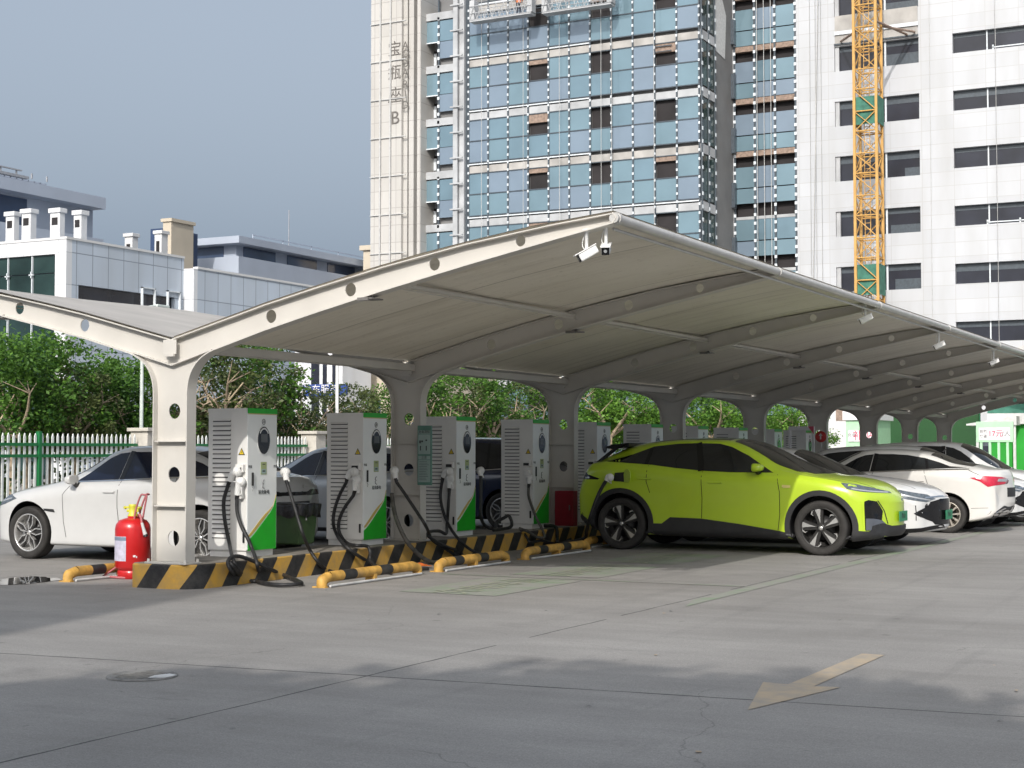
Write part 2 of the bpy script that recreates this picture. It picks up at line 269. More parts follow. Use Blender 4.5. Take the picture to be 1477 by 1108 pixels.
M = dict(
    ground=ground_material(), membrane=membrane_material(), kerb=kerb_material(),
    membrane_top=mat('toned_membrane_top', (0.40, 0.375, 0.345), 0.7, var=0.12, scale=1.2, dirt=0.35),  # same sheet, darkened here under sun while the underside colour is lifted against shade
    kerb_top=mat('kerb_top_concrete', (0.24, 0.22, 0.19), 0.85, var=0.3, scale=5, dirt=0.5),
    steel=mat('cream_painted_steel', (0.56, 0.535, 0.49), 0.45, var=0.05, scale=2.5, dirt=0.10),
    steel_dark=mat('grey_bracket', (0.16, 0.15, 0.14), 0.5),
    galv=mat('white_steel_pipe', (0.50, 0.49, 0.47), 0.35, var=0.08, metal=0.1),
    cab=mat('cabinet_white', (0.72, 0.71, 0.68), 0.38, var=0.05, scale=3, dirt=0.10),
    cab_panel=mat('cabinet_front', (0.80, 0.82, 0.81), 0.3, var=0.03, scale=3),
    slot=mat('slot_shadow', (0.03, 0.03, 0.03), 0.8),
    green=mat('signal_green', (0.012, 0.40, 0.018), 0.4, var=0.08),
    dgreen=mat('dark_green_paint', (0.012, 0.13, 0.05), 0.45, var=0.2),
    ochre=mat('ochre_line', (0.55, 0.40, 0.10), 0.45, var=0.05),
    black=mat('black_plastic', (0.013, 0.013, 0.014), 0.42, var=0.25),
    rubber=mat('cable_rubber', (0.02, 0.02, 0.021), 0.55, var=0.5, scale=14),
    oldcable=mat('dusty_cable', (0.10, 0.095, 0.085), 0.75, var=0.4, scale=14),
    tyre=mat('tyre_rubber', (0.028, 0.026, 0.024), 0.78, var=0.3, scale=10, bump=0.2),
    screen=mat('screen_glass', (0.02, 0.022, 0.024), 0.12, var=0.1),
    lcd=mat('lcd_grey', (0.10, 0.105, 0.11), 0.25, var=0.1),
    white=mat('white_plastic', (0.74, 0.74, 0.72), 0.4, var=0.04),
    sticker=mat('pale_green_sticker', (0.36, 0.42, 0.20), 0.5, var=0.12),
    teal=mat('teal_board', (0.10, 0.22, 0.18), 0.4, var=0.1),
    paleteal=mat('pale_board_panel', (0.30, 0.40, 0.38), 0.4, var=0.08),
    ink=mat('dark_print', (0.03, 0.035, 0.035), 0.6), grey_ink=mat('grey_print', (0.25, 0.25, 0.25), 0.6), metal_letter=mat('weathered_letter', (0.12, 0.11, 0.10), 0.6, var=0.3),
    yellow=mat('warning_yellow', (0.70, 0.50, 0.02), 0.45, var=0.05),
    yellowpipe=mat('yellow_pipe', (0.56, 0.32, 0.07), 0.6, var=0.28, scale=9, dirt=0.7),
    blackpipe=mat('black_pipe', (0.025, 0.025, 0.025), 0.55, var=0.4, dirt=0.4),
    red=mat('extinguisher_red', (0.52, 0.014, 0.016), 0.32, var=0.08, coat=0.3),
    redbox=mat('red_box', (0.30, 0.012, 0.025), 0.5, var=0.12),
    pink=mat('faded_red_tube', (0.42, 0.13, 0.14), 0.5, var=0.2),
    brass=mat('valve_yellow', (0.60, 0.58, 0.06), 0.4, var=0.2),
    label=mat('label_lilac', (0.52, 0.50, 0.60), 0.5, var=0.15, scale=20),
    labelhead=mat('label_blue', (0.20, 0.25, 0.33), 0.5),
    orange=mat('orange_cloth', (0.70, 0.16, 0.03), 0.7, var=0.25, scale=20),
    lime=mat('lime_car_paint', (0.45, 0.62, 0.03), 0.28, var=0.02, coat=0.8),
    wpaint=mat('white_car_paint', (0.62, 0.62, 0.61), 0.28, var=0.02, coat=0.8),
    wpaint_warm=mat('pearl_car_paint', (0.66, 0.645, 0.61), 0.3, var=0.02, coat=0.8),
    spaint=mat('silver_car_paint', (0.48, 0.50, 0.52), 0.3, metal=0.25, var=0.03, coat=0.7),
    bpaint=mat('navy_car_paint', (0.012, 0.020, 0.055), 0.25, var=0.05, coat=0.8),
    kpaint=mat('black_car_paint', (0.012, 0.012, 0.013), 0.22, var=0.05, coat=0.8),
    carglass=mat('tinted_car_glass', (0.012, 0.014, 0.016), 0.04, var=0.6, scale=2.2, spec=0.75),
    blueglass=mat('blue_tinted_glass', (0.006, 0.010, 0.026), 0.05, var=0.05, spec=0.4),
    clad=mat('grey_cladding', (0.026, 0.026, 0.027), 0.55, var=0.15),
    ventgrey=mat('grey_vent_fin', (0.10, 0.11, 0.13), 0.4, var=0.1), gloss=mat('gloss_black_trim', (0.008, 0.008, 0.009), 0.15, var=0.05),
    seam=mat('door_gap', (0.02, 0.02, 0.016), 0.8),
    chrome=mat('chrome_trim', (0.75, 0.75, 0.75), 0.12, metal=1.0, var=0.03),
    alloy=mat('machined_alloy', (0.70, 0.69, 0.67), 0.25, metal=0.7, var=0.05),
    alloy_warm=mat('painted_alloy', (0.50, 0.46, 0.40), 0.35, metal=0.5, var=0.08),
    rimdark=mat('dark_rim', (0.022, 0.021, 0.02), 0.4, var=0.2),
    lamp=mat('headlamp_lens', (0.10, 0.12, 0.14), 0.08, var=0.3, scale=25),
    lampbright=mat('lamp_reflector', (0.65, 0.66, 0.66), 0.2, metal=0.6, var=0.1),
    taillamp=mat('red_tail_lens', (0.50, 0.02, 0.05), 0.15, var=0.15, scale=18, coat=0.5),
    amber=mat('amber_lamp', (0.70, 0.62, 0.22), 0.25),
    plate=mat('green_plate', (0.02, 0.24, 0.11), 0.45, var=0.12, scale=30),
    bin=mat('bin_green', (0.035, 0.075, 0.022), 0.6, var=0.15, dirt=0.2),
    binlid=mat('bin_lid_grey', (0.20, 0.195, 0.18), 0.6, var=0.1, dirt=0.2),
    bag=mat('bin_liner', (0.012, 0.012, 0.014), 0.3, var=0.3, bump=0.6, bscale=18),
    picket=mat('white_picket', (0.70, 0.72, 0.70), 0.5, var=0.06),
    picketgreen=mat('fence_green', (0.010, 0.15, 0.045), 0.45, var=0.1),
    pillar=mat('pillar_concrete', (0.50, 0.47, 0.42), 0.8, var=0.12, dirt=0.25),
    bark=mat('pale_bark', (0.36, 0.28, 0.20), 0.9, var=0.3, scale=8, bump=0.4),
    twig=mat('cut_limb', (0.46, 0.37, 0.25), 0.9, var=0.25),
    leaf=leaf_material('leaves_fresh', (0.026, 0.078, 0.016), (0.125, 0.255, 0.036)),
    leaf_olive=leaf_material('leaves_olive', (0.034, 0.055, 0.020), (0.135, 0.165, 0.052)),
    leaf_bright=leaf_material('leaves_bright', (0.035, 0.105, 0.014), (0.17, 0.33, 0.045)),
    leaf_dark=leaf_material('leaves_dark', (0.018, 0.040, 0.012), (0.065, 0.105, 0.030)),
    grass=mat('verge_grass', (0.045, 0.065, 0.02), 0.9, var=0.5, scale=3),
    soil=mat('far_asphalt', (0.16, 0.155, 0.15), 0.85, var=0.2, scale=0.4),
    lanterngrey=mat('lamp_post_grey', (0.55, 0.60, 0.57), 0.4),
    hoard=mat('hoarding_green', (0.012, 0.30, 0.022), 0.5, var=0.12, scale=1.2),
    hoardlight=mat('pale_green_frame', (0.38, 0.62, 0.40), 0.5, var=0.06),
    hoarddark=mat('deep_green_panel', (0.006, 0.060, 0.010), 0.5, var=0.1),
    banner=mat('dark_red_banner', (0.16, 0.022, 0.016), 0.6, var=0.2, scale=3),
    signwhite=mat('sign_face', (0.74, 0.72, 0.73), 0.5, var=0.03), redtext=mat('red_text', (0.62, 0.10, 0.16), 0.5),
    ballred=mat('red_disc', (0.62, 0.05, 0.05), 0.5), bluesign=mat('blue_sign', (0.025, 0.06, 0.24), 0.5),
    arrow=worn_paint('arrow_paint', (0.47, 0.36, 0.235), 0.56, 5.0),
    baygreen=worn_paint('bay_green_paint', (0.16, 0.27, 0.13), 0.27, 2.2, (0.28, 0.27, 0.25)),
    baypale=worn_paint('bay_pale_paint', (0.42, 0.41, 0.30), 0.40, 2.6, (0.26, 0.29, 0.22)),
    manhole=mat('manhole_iron', (0.17, 0.165, 0.155), 0.6, var=0.3, scale=14, dirt=0.4), manholerim=mat('manhole_rim', (0.13, 0.125, 0.118), 0.8, var=0.3, scale=9),
    pale=mat('pale_grey', (0.55, 0.55, 0.54), 0.7, var=0.15),
    crane=mat('crane_yellow', (0.52, 0.30, 0.085), 0.5, var=0.12, scale=2),
    net=mat('green_net', (0.045, 0.16, 0.115), 0.8, var=0.3, scale=3),
    slab=mat('tower_slab', (0.37, 0.355, 0.335), 0.8, var=0.25, scale=0.8),
    slabgrey=mat('tower_slab_grey', (0.40, 0.41, 0.42), 0.7, var=0.2, scale=0.8),
    core=mat('core_concrete', (0.17, 0.17, 0.17), 0.85, var=0.15, scale=0.5, dirt=0.2),
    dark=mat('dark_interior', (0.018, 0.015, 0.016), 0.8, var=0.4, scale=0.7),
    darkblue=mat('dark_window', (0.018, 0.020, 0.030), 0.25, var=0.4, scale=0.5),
    mull=mat('mullion_dark', (0.06, 0.075, 0.09), 0.4, var=0.2), clip=mat('white_clip', (0.62, 0.66, 0.69), 0.5),
    rope=mat('rope', (0.45, 0.45, 0.44), 0.7), rust=mat('rusty_ceiling', (0.26, 0.19, 0.15), 0.8, var=0.3),
    glass1=mat('tower_glass_teal', (0.19, 0.285, 0.335), 0.08, var=0.10, scale=0.35, metal=0.35, spec=0.7),
    glass2=mat('tower_glass_blue', (0.175, 0.265, 0.32), 0.08, var=0.12, scale=0.35, metal=0.35, spec=0.7),
    glass3=mat('tower_glass_lilac', (0.205, 0.265, 0.33), 0.10, var=0.08, scale=0.35, metal=0.25, spec=0.6),
    glassdark=mat('tower_glass_green', (0.020, 0.040, 0.038), 0.08, var=0.5, scale=0.5, spec=0.35),
    bluewin=mat('office_blue_window', (0.05, 0.075, 0.13), 0.15, var=0.25, scale=0.3, spec=0.6),
    stone=panel_wall('pillar_panels', (0.47, 0.455, 0.43), (0.33, 0.31, 0.29), 0, 1.9, 1.3, 0.05),
    wpanel=panel_wall('white_block_panels', (0.49, 0.505, 0.53), (0.40, 0.40, 0.40), 0, 2.15, 0.965, 0.035, 0.35),
    panel_x=panel_wall('shaded_white_panels', (0.47, 0.53, 0.61), (0.22, 0.25, 0.30), 1, 1.15, 1.6, 0.05, 0.35, var=0.05),  # white panels again, the flank's shade put into a darker, bluer colour
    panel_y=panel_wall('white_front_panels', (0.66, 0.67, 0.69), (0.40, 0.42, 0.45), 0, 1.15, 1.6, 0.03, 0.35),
    office=mat('office_grey_wall', (0.36, 0.40, 0.47), 0.6, var=0.06, scale=0.3), officew=mat('office_pale_wall', (0.60, 0.60, 0.60), 0.6, var=0.06, scale=0.3),
    beige=mat('beige_wall', (0.50, 0.44, 0.35), 0.8, var=0.08, scale=0.4), bluepanel=mat('blue_panel', (0.03, 0.055, 0.12), 0.5), yellowwall=mat('ochre_wall', (0.55, 0.34, 0.08), 0.7),
    roofgrey=mat('roof_grey', (0.30, 0.31, 0.33), 0.8), skin=mat('skin', (0.42, 0.26, 0.18), 0.6), jeans=mat('dark_trousers', (0.03, 0.035, 0.05), 0.8), hivis=mat('orange_vest', (0.75, 0.20, 0.06), 0.7, var=0.1),
)
mw, tw, pw = principled('puddle_water')
pw.inputs['Base Color'].default_value = (0.03, 0.03, 0.03, 1); pw.inputs['Roughness'].default_value = 0.03; pw.inputs['Specular IOR Level'].default_value = 1.0; pw.inputs['Metallic'].default_value = 0.25
M['puddle'] = mw

# ------------------------------------------------------------------ mesh helpers
class MB:
    def __init__(s): s.v = []; s.f = []; s.m = []; s.s = []
    def add(s, vs, fs, mi=0, smooth=False):
        o = len(s.v); s.v += [tuple(v) for v in vs]
        for f in fs: s.f.append([i + o for i in f]); s.m.append(mi); s.s.append(smooth)
        return s
    def box(s, a, b, mi=0, mtx=None):
        x0, y0, z0 = a; x1, y1, z1 = b
        vs = [(x0,y0,z0),(x1,y0,z0),(x1,y1,z0),(x0,y1,z0),(x0,y0,z1),(x1,y0,z1),(x1,y1,z1),(x0,y1,z1)]
        if mtx: vs = [mtx @ Vector(v) for v in vs]
        return s.add(vs, [(0,3,2,1),(4,5,6,7),(0,1,5,4),(1,2,6,5),(2,3,7,6),(3,0,4,7)], mi)
    def bbox(s, a, b, bev=0.01, mi=0, mtx=None, seg=2):
        bm = bmesh.new(); bmesh.ops.create_cube(bm, size=1)
        for v in bm.verts: v.co = Vector([a[i] + (v.co[i] + .5) * (b[i] - a[i]) for i in range(3)])
        bmesh.ops.bevel(bm, geom=bm.edges[:], offset=bev, segments=seg, affect='EDGES', profile=0.5)
        bm.verts.index_update()
        vs = [(mtx @ v.co) if mtx else v.co.copy() for v in bm.verts]; fs = [[v.index for v in f.verts] for f in bm.faces]; bm.free()
        return s.add(vs, fs, mi, False)
    def prism(s, poly, ax, t0, t1, mi=0, mtx=None):
        """poly of 2-D points; ax = axis of extrusion ('x': (y,z), 'y': (x,z), 'z': (x,y))"""
        def p(u, v, t): return (t, u, v) if ax == 'x' else (u, t, v) if ax == 'y' else (u, v, t)
        n = len(poly); vs = [p(u, v, t0) for u, v in poly] + [p(u, v, t1) for u, v in poly]
        if mtx: vs = [mtx @ Vector(q) for q in vs]
        ar = sum(poly[i][0] * poly[(i + 1) % n][1] - poly[(i + 1) % n][0] * poly[i][1] for i in range(n))
        flip = (ar > 0) != ((t1 > t0) != (ax == 'y'))
        fs = [list(range(n))[::-1], list(range(n, 2 * n))] + [(i, (i + 1) % n, n + (i + 1) % n, n + i) for i in range(n)]
        if flip: fs = [f[::-1] for f in fs]
        return s.add(vs, fs, mi)
    def tube(s, path, r, n=8, mi=0, caps=True, smooth=True):
        P = [Vector(p) for p in path]; k = len(P); vs = []; up = None
        for i in range(k):
            t = (P[min(i + 1, k - 1)] - P[max(i - 1, 0)]).normalized()
            if up is None: up = Vector((0, 0, 1)) if abs(t.z) < 0.9 else Vector((1, 0, 0))
            a = t.cross(up).normalized(); b = a.cross(t).normalized(); up = b
            rr = r[i] if isinstance(r, (list, tuple)) else r
            vs += [P[i] + (a * math.cos(2 * math.pi * j / n) + b * math.sin(2 * math.pi * j / n)) * rr for j in range(n)]
        fs = [(i * n + j, i * n + (j + 1) % n, (i + 1) * n + (j + 1) % n, (i + 1) * n + j) for i in range(k - 1) for j in range(n)]
        s.add(vs, fs, mi, smooth)
        if caps: s.add(vs[:n], [list(range(n))[::-1]], mi); s.add(vs[-n:], [list(range(n))], mi)
        return s
    def lathe(s, prof, n=24, axis='z', c=(0, 0, 0), mi=0, smooth=True):
        """prof: list of (radius, height along the axis)"""
        vs = []
        for r, h in prof:
            for j in range(n):
                a = 2 * math.pi * j / n; u, v = r * math.cos(a), r * math.sin(a)
                q = (u, v, h) if axis == 'z' else (u, h, v) if axis == 'y' else (h, u, v)
                vs.append((c[0] + q[0], c[1] + q[1], c[2] + q[2]))
        fs = [(i * n + j, i * n + (j + 1) % n, (i + 1) * n + (j + 1) % n, (i + 1) * n + j) for i in range(len(prof) - 1) for j in range(n)]
        if axis == 'y': fs = [f[::-1] for f in fs]
        return s.add(vs, fs, mi, smooth)
    def strip(s, path, ax, t0, t1, th, mi=0, smooth=False):
        """a plate of thickness th that follows a path of 2-D points (ax as in prism)"""
        n = len(path); off = []
        for i in range(n):
            a = Vector(path[max(i - 1, 0)]); b = Vector(path[min(i + 1, n - 1)]); d = (b - a).normalized()
            off.append(Vector(path[i]) + Vector((-d.y, d.x)) * th)
        def p(u, t): return (t, u[0], u[1]) if ax == 'x' else (u[0], t, u[1]) if ax == 'y' else (u[0], u[1], t)
        vs = []
        for i in range(n): vs += [p(path[i], t0), p(path[i], t1), p(off[i], t1), p(off[i], t0)]
        fs = [[0, 1, 2, 3], [4 * n - 4, 4 * n - 1, 4 * n - 2, 4 * n - 3]]
        for i in range(n - 1):
            a = 4 * i; b = a + 4
            for j in range(4): fs.append((a + j, b + j, b + (j + 1) % 4, a + (j + 1) % 4))
        return s.add(vs, fs, mi, smooth)
    def quad(s, a, b, c, d, mi=0): return s.add([a, b, c, d], [(0, 1, 2, 3)], mi)
    def mesh(s, name, mats):
        me = bpy.data.meshes.new(name); me.from_pydata(s.v, [], s.f)
        for m in (mats if isinstance(mats, (list, tuple)) else [mats]): me.materials.append(m)
        me.polygons.foreach_set('material_index', s.m); me.polygons.foreach_set('use_smooth', s.s)
        me.update(); return me
    def build(s, name, mats, parent=None, loc=None, rotz=0, fix=True):
        me = s.mesh(name, mats)
        if fix:
            bm = bmesh.new(); bm.from_mesh(me); bmesh.ops.recalc_face_normals(bm, faces=bm.faces[:]); bm.to_mesh(me); bm.free()
        o = bpy.data.objects.new(name, me); COL.objects.link(o)
        if parent: o.parent = parent
        if loc is not None: o.location = loc
        if rotz: o.rotation_euler.z = rotz
        return o

def tag(o, label=None, cat=None, group=None, kind=None):
    if label: o['label'] = label
    if cat: o['category'] = cat
    if group: o['group'] = group
    if kind: o['kind'] = kind
    return o
def thing(name, label, cat, loc=(0, 0, 0), rotz=0, group=None):
    o = bpy.data.objects.new(name, None); COL.objects.link(o); o.location = loc; o.rotation_euler.z = rotz
    o.empty_display_size = 0.2
    return tag(o, label, cat, group)
def kids(o): return [c for c in bpy.data.objects if c.parent == o]
def copy_tree(o, parent=None, skip=()):
    c = o.copy(); COL.objects.link(c); c.parent = parent
    for ch in kids(o):
        if ch.name.split('.')[0] not in skip: copy_tree(ch, c)
    return c
def text_mesh(txt, size, mtx, depth=0.0, align='CENTER', spacing=1.0, bold=0.0):
    """letters as a mesh: (verts, faces) after placing by mtx (text lies in local XY)"""
    cu = bpy.data.curves.new('lettering', 'FONT'); cu.body = txt; cu.size = size; cu.align_x = align; cu.align_y = 'CENTER'; cu.extrude = depth; cu.resolution_u = 3; cu.space_character = spacing; cu.offset = bold * size
    o = bpy.data.objects.new('lettering', cu); COL.objects.link(o)
    dg = bpy.context.evaluated_depsgraph_get(); dg.update()
    me = bpy.data.meshes.new_from_object(o.evaluated_get(dg))
    vs = [mtx @ v.co for v in me.vertices]; fs = [list(p.vertices) for p in me.polygons]
    bpy.data.objects.remove(o); bpy.data.meshes.remove(me); bpy.data.curves.remove(cu)
    return vs, fs
def frame(o, u, v):
    """matrix: local x -> u, y -> v, z -> u x v, at o"""
    u = Vector(u).normalized(); v = Vector(v).normalized(); n = u.cross(v)
    return Matrix(((u.x, v.x, n.x, o[0]), (u.y, v.y, n.y, o[1]), (u.z, v.z, n.z, o[2]), (0, 0, 0, 1)))
def smooth_path(pts, n=6):
    P = [Vector(p) for p in pts]; P = [P[0] * 2 - P[1]] + P + [P[-1] * 2 - P[-2]]; out = []
    for i in range(1, len(P) - 2):
        a, b, c, d = P[i - 1], P[i], P[i + 1], P[i + 2]
        for k in range(n):
            t = k / n
            out.append(0.5 * ((2 * b) + (c - a) * t + (2 * a - 5 * b + 4 * c - d) * t * t + (3 * b - a - 3 * c + d) * t ** 3))
    out.append(P[-2]); return out

# ================================================================== GROUND
def sheet(name, poly, z, m, kind='structure'):
    b = MB(); b.add([(x, y, z) for x, y in poly], [list(range(len(poly)))]); return tag(b.build(name, m), kind=kind)
g = MB()
xs = [-900, -200, -60, -30] + [-24 + 4 * i for i in range(16)] + [60, 200, 900]; ys = [-600, -100, -20] + [-4 + 4 * i for i in range(22)] + [110, 200, 500, 1500]
vs = [(x, y, 0) for y in ys for x in xs]; nx = len(xs)
g.add(vs, [(j * nx + i, j * nx + i + 1, (j + 1) * nx + i + 1, (j + 1) * nx + i) for j in range(len(ys) - 1) for i in range(nx - 1)])
tag(g.build('ground', M['ground']), kind='structure')
sheet('verge', [(-27.2, 5), (-27.2, 75), (-40, 75), (-40, 5)], 0.012, M['grass'])

# painted arrow, bay markings
sheet('painted_arrow', [(-2.80, 8.23), (-3.05, 9.26), (-2.885, 9.235), (-2.86, 10.86), (-2.70, 10.86), (-2.725, 9.235), (-2.57, 9.27)], 0.004, M['arrow'])
sheet('bay_front_line', [(-5.30, 14.0), (-5.30, 33.0), (-5.14, 33.0), (-5.14, 13.4)], 0.004, M['baygreen'])
sheet('bay_side_line', [(-9.0, 15.62), (-9.0, 15.70), (-5.3, 15.70), (-5.3, 15.62)], 0.004, M['baygreen'])
def bay_sign(y0, y1, words):
    sheet('bay_sign_patch', [(-8.25, y0), (-7.15, y0), (-7.15, y1), (-8.25, y1)], 0.004, M['baygreen'])
    vs, fs = text_mesh(words, 0.50, frame((-7.70, (y0 + y1) / 2, 0.008), (0, 1, 0), (-1, 0, 0)))
    b = MB(); b.add(vs, fs); tag(b.build('bay_sign_lettering', M['baypale'], fix=False), kind='structure')
bay_sign(13.5, 15.5, '充电车位'); bay_sign(15.95, 17.9, '充电车位'); bay_sign(18.25, 20.2, '充电车位')

# manhole with a patched rim and a pale patch on it
c = G(205, 976)
t = thing('manhole_cover', 'round sunken iron manhole cover with a pale patch on its rim', 'manhole', c); t.scale = (.72, .72, .72)
b = MB(); b.lathe([(0.0, 0.010), (0.255, 0.010), (0.262, 0.016), (0.30, 0.016), (0.31, 0.004)], 40, 'z')
for k in range(-4, 5): b.box((-0.2 + abs(k) * .02, k * 0.05 - 0.008, 0.010), (0.2 - abs(k) * .02, k * 0.05 + 0.008, 0.015))
b.build('lid', M['manhole'], t)
b = MB(); b.add([(0.17, -0.13, 0.018), (0.30, -0.05, 0.018), (0.29, 0.12, 0.018), (0.17, 0.16, 0.018), (0.12, 0.02, 0.018)], [(0, 1, 2, 3, 4)]); b.build('pale_patch', M['pale'], t)
# puddle that mirrors the wheel of the white car
c = G(37, 838); b = MB()
n = 40; pts = []
for i in range(n):
    a = 2 * math.pi * i / n; r = 1 + 0.12 * math.sin(3 * a + 1) + 0.07 * math.sin(5 * a) + .05 * math.sin(11 * a)
    pts.append((0.30 * r * math.cos(a) * 0.8885 - 0.54 * r * math.sin(a) * 0.4589, 0.30 * r * math.cos(a) * 0.4589 + 0.54 * r * math.sin(a) * 0.8885))
b.add([(c.x + x, c.y + y, 0.005) for x, y in pts], [list(range(n))]); tag(b.build('puddle_water', M['puddle']), kind='structure')

# ================================================================== CHARGER ISLAND
KX, KY0, KY1, KZ = -10.20, 12.66, 56.0, 0.25
path = []
def arc(cx, cy, r, a0, a1, n=8): return [(cx + r * math.cos(R(a0 + (a1 - a0) * i / n)), cy + r * math.sin(R(a0 + (a1 - a0) * i / n))) for i in range(n + 1)]
path = arc(-10.20 - 0.12, KY1 - 0.12, 0.12, 90, 0) + arc(KX - 0.30, KY0 + 0.30, 0.30, 0, -90, 12) + arc(-11.05 + 0.13, KY0 + 0.13, 0.13, -90, -180) + arc(-11.05 + 0.12, KY1 - 0.12, 0.12, 180, 90)
me = bpy.data.meshes.new('kerb'); bm = bmesh.new(); uvl = bm.loops.layers.uv.new('UVMap')
# start arc length at the near right corner so that stripes pair up there
d = [0.0]
for i in range(len(path)): d.append(d[-1] + (Vector(path[(i + 1) % len(path)]) - Vector(path[i])).length)
PER = 0.54
ins = [(-0.012, KZ), (-0.03, KZ + 0.006)]
rings = []
def inset(p, k):  # pull towards the island axis
    cx = -10.625; cy = min(max(p[1], KY0 + .45), KY1 - .45); v = Vector((cx - p[0], cy - p[1])); v.normalize(); return (p[0] + v.x * k, p[1] + v.y * k)
for k, z in ((0, 0.0), (0.0, KZ - 0.015), (0.015, KZ)): rings.append([bm.verts.new((*inset(p, k), z)) for p in path])
N = len(path)
for a in range(2):
    for i in range(N):
        j = (i + 1) % N
        f = bm.faces.new((rings[a][j], rings[a][i], rings[a + 1][i], rings[a + 1][j]))
        vals = [(d[i + 1], 0), (d[i], 0), (d[i], 1), (d[i + 1], 1)] if a == 0 else [(d[i + 1], 1), (d[i], 1), (d[i], 1.05), (d[i + 1], 1.05)]
        for l, (u, v) in zip(f.loops, vals): l[uvl].uv = (-u / PER, v * 1.5)
f = bm.faces.new(rings[2]); f.material_index = 1
bmesh.ops.recalc_face_normals(bm, faces=bm.faces[:]); bm.to_mesh(me); bm.free()
me.materials.append(M['kerb']); me.materials.append(M['kerb_top'])
o = bpy.data.objects.new('raised_kerb', me); COL.objects.link(o); tag(o, kind='structure')

# ================================================================== CARPORT
XC, Y0C, SP, NCOL = -10.575, 12.815, 4.71, 9
FY = 12.74
def dz(px, py): q = PY(px, py, FY); return (q.x - XC, q.z)
TIP = dz(882, 307)
topR = [(0.0, 2.575), dz(387, 437), dz(501, 399.5), dz(622, 363.5), dz(748, 332.5), TIP]
botR = [(0.0, 2.30), dz(387, 473), dz(501, 434), dz(622, 396), dz(748, 358.5), (TIP[0], TIP[1] - 0.085)]
def interp(c, x):
    for (x0, z0), (x1, z1) in zip(c, c[1:]):
        if x <= x1: return z0 + (z1 - z0) * (x - x0) / (x1 - x0)
    return c[-1][1]
HW = 0.213
# inner corner curve from the column edge into the arm
fil = []
fa, fb, fc = Vector((HW, 2.0)), Vector((HW, interp(botR, HW) - .01)), Vector((0.56, interp(botR, 0.56)))
for i in range(13):
    u = i / 12; q = fa * (1 - u) ** 2 + fb * 2 * u * (1 - u) + fc * u * u; fil.append((q.x, q.y))
arm_b = [(x, interp(botR, x)) for x in (0.80, 1.2, 1.8, 2.6, 3.5, 4.4)] + [botR[-1]]
arm_t = [(x, interp(topR, x)) for x in (4.4, 3.5, 2.6, 1.8, 1.2, 0.6)]
edgeR = [(HW, KZ + 0.02)] + [(HW, 1.2)] + fil + arm_b            # underside of the right half
tipR = [(TIP[0] + 0.04, TIP[1] - 0.045), TIP]
half = edgeR + tipR + arm_t
outline = half + [(0.0, 2.575)] + [(-x, z) for x, z in reversed(half)]
holes = [[(0.008, z), 0.075] for z in (1.83, 1.17, 0.51)] + [[(s * x, (interp(topR, x) + interp(botR, x)) / 2), r] for s in (1, -1) for x, r in ((0.51 + .06, .0), (1.23, .062), (2.18, .062), (3.13, .058), (4.05, .05)) if r]
carport = thing('carport', 'long cream carport with Y shaped columns and a folded membrane roof', 'carport', (XC, Y0C, 0))
def yframe():
    """one Y frame about x = 0: pierced web plate with flanges welded along its edges"""
    b = MB(); loops = [[Vector((x, z, 0)) for x, z in outline]]
    for (cx, cz), r in holes: loops.append([Vector((cx + r * math.cos(2 * math.pi * i / 20), cz + r * 1.08 * math.sin(2 * math.pi * i / 20), 0)) for i in range(20)])
    tris = tessellate_polygon(loops); flat = [p for l in loops for p in l]
    for y in (-0.006, 0.006): b.add([(p.x, y, p.y) for p in flat], [tuple(t) for t in tris])
    for l in loops[1:]:
        n = len(l); b.add([(p.x, y, p.y) for y in (-0.006, 0.006) for p in l], [(i, (i + 1) % n, n + (i + 1) % n, n + i) for i in range(n)])
    for s in (1, -1):
        e = [(s * x, z) for x, z in edgeR]; tt = [(s * x, z) for x, z in ([(0.0, 2.575)] + arm_t[::-1] + [TIP])]
        b.strip(e, 'y', -0.075, 0.075, 0.012 * -s)
        b.strip(tt, 'y', -0.075, 0.075, 0.012 * -s)
        b.strip([(s * x, z) for x, z in [(0, 2.30), (0.25, interp(botR, .25)), (0.52, interp(botR, .52) + 0.002)]], 'y', -0.06, 0.06, 0.012 * s)
        b.strip([(s * (TIP[0] - 0.0), TIP[1] - 0.09), (s * (TIP[0] + .035), TIP[1] - 0.045), (s * TIP[0], TIP[1])], 'y', -0.075, 0.075, 0.012 * -s)
    for z in (0.84, 1.51): b.box((-HW + 0.012, -0.068, z), (HW - 0.012, 0.068, z + 0.012))
    b.box((-0.085, -0.085, 2.42), (0.085, -0.074, 2.57)); b.box((-0.06, -0.10, 2.395), (0.065, -0.076, 2.418))
    return b
fr = yframe().mesh('frame', M['steel'])
bm = bmesh.new(); bm.from_mesh(fr); bmesh.ops.recalc_face_normals(bm, faces=bm.faces[:]); bm.to_mesh(fr); bm.free()
bp = MB(); bp.bbox((-0.27, -0.13, KZ), (0.27, 0.13, KZ + 0.018), 0.004)
for sx in (-.24, .24):
    for sy in (-.1, .1): bp.lathe([(0, .05), (.013, .05), (.016, .018)], 6, 'z', (sx, sy, KZ))
bpm = bp.mesh('base_plate', M['steel'])
for k in range(NCOL):
    c = bpy.data.objects.new('column', fr); COL.objects.link(c); c.parent = carport; c.location = (0, SP * k, 0)
    p = bpy.data.objects.new('base_plate', bpm); COL.objects.link(p); p.parent = c
LY = SP * (NCOL - 1)
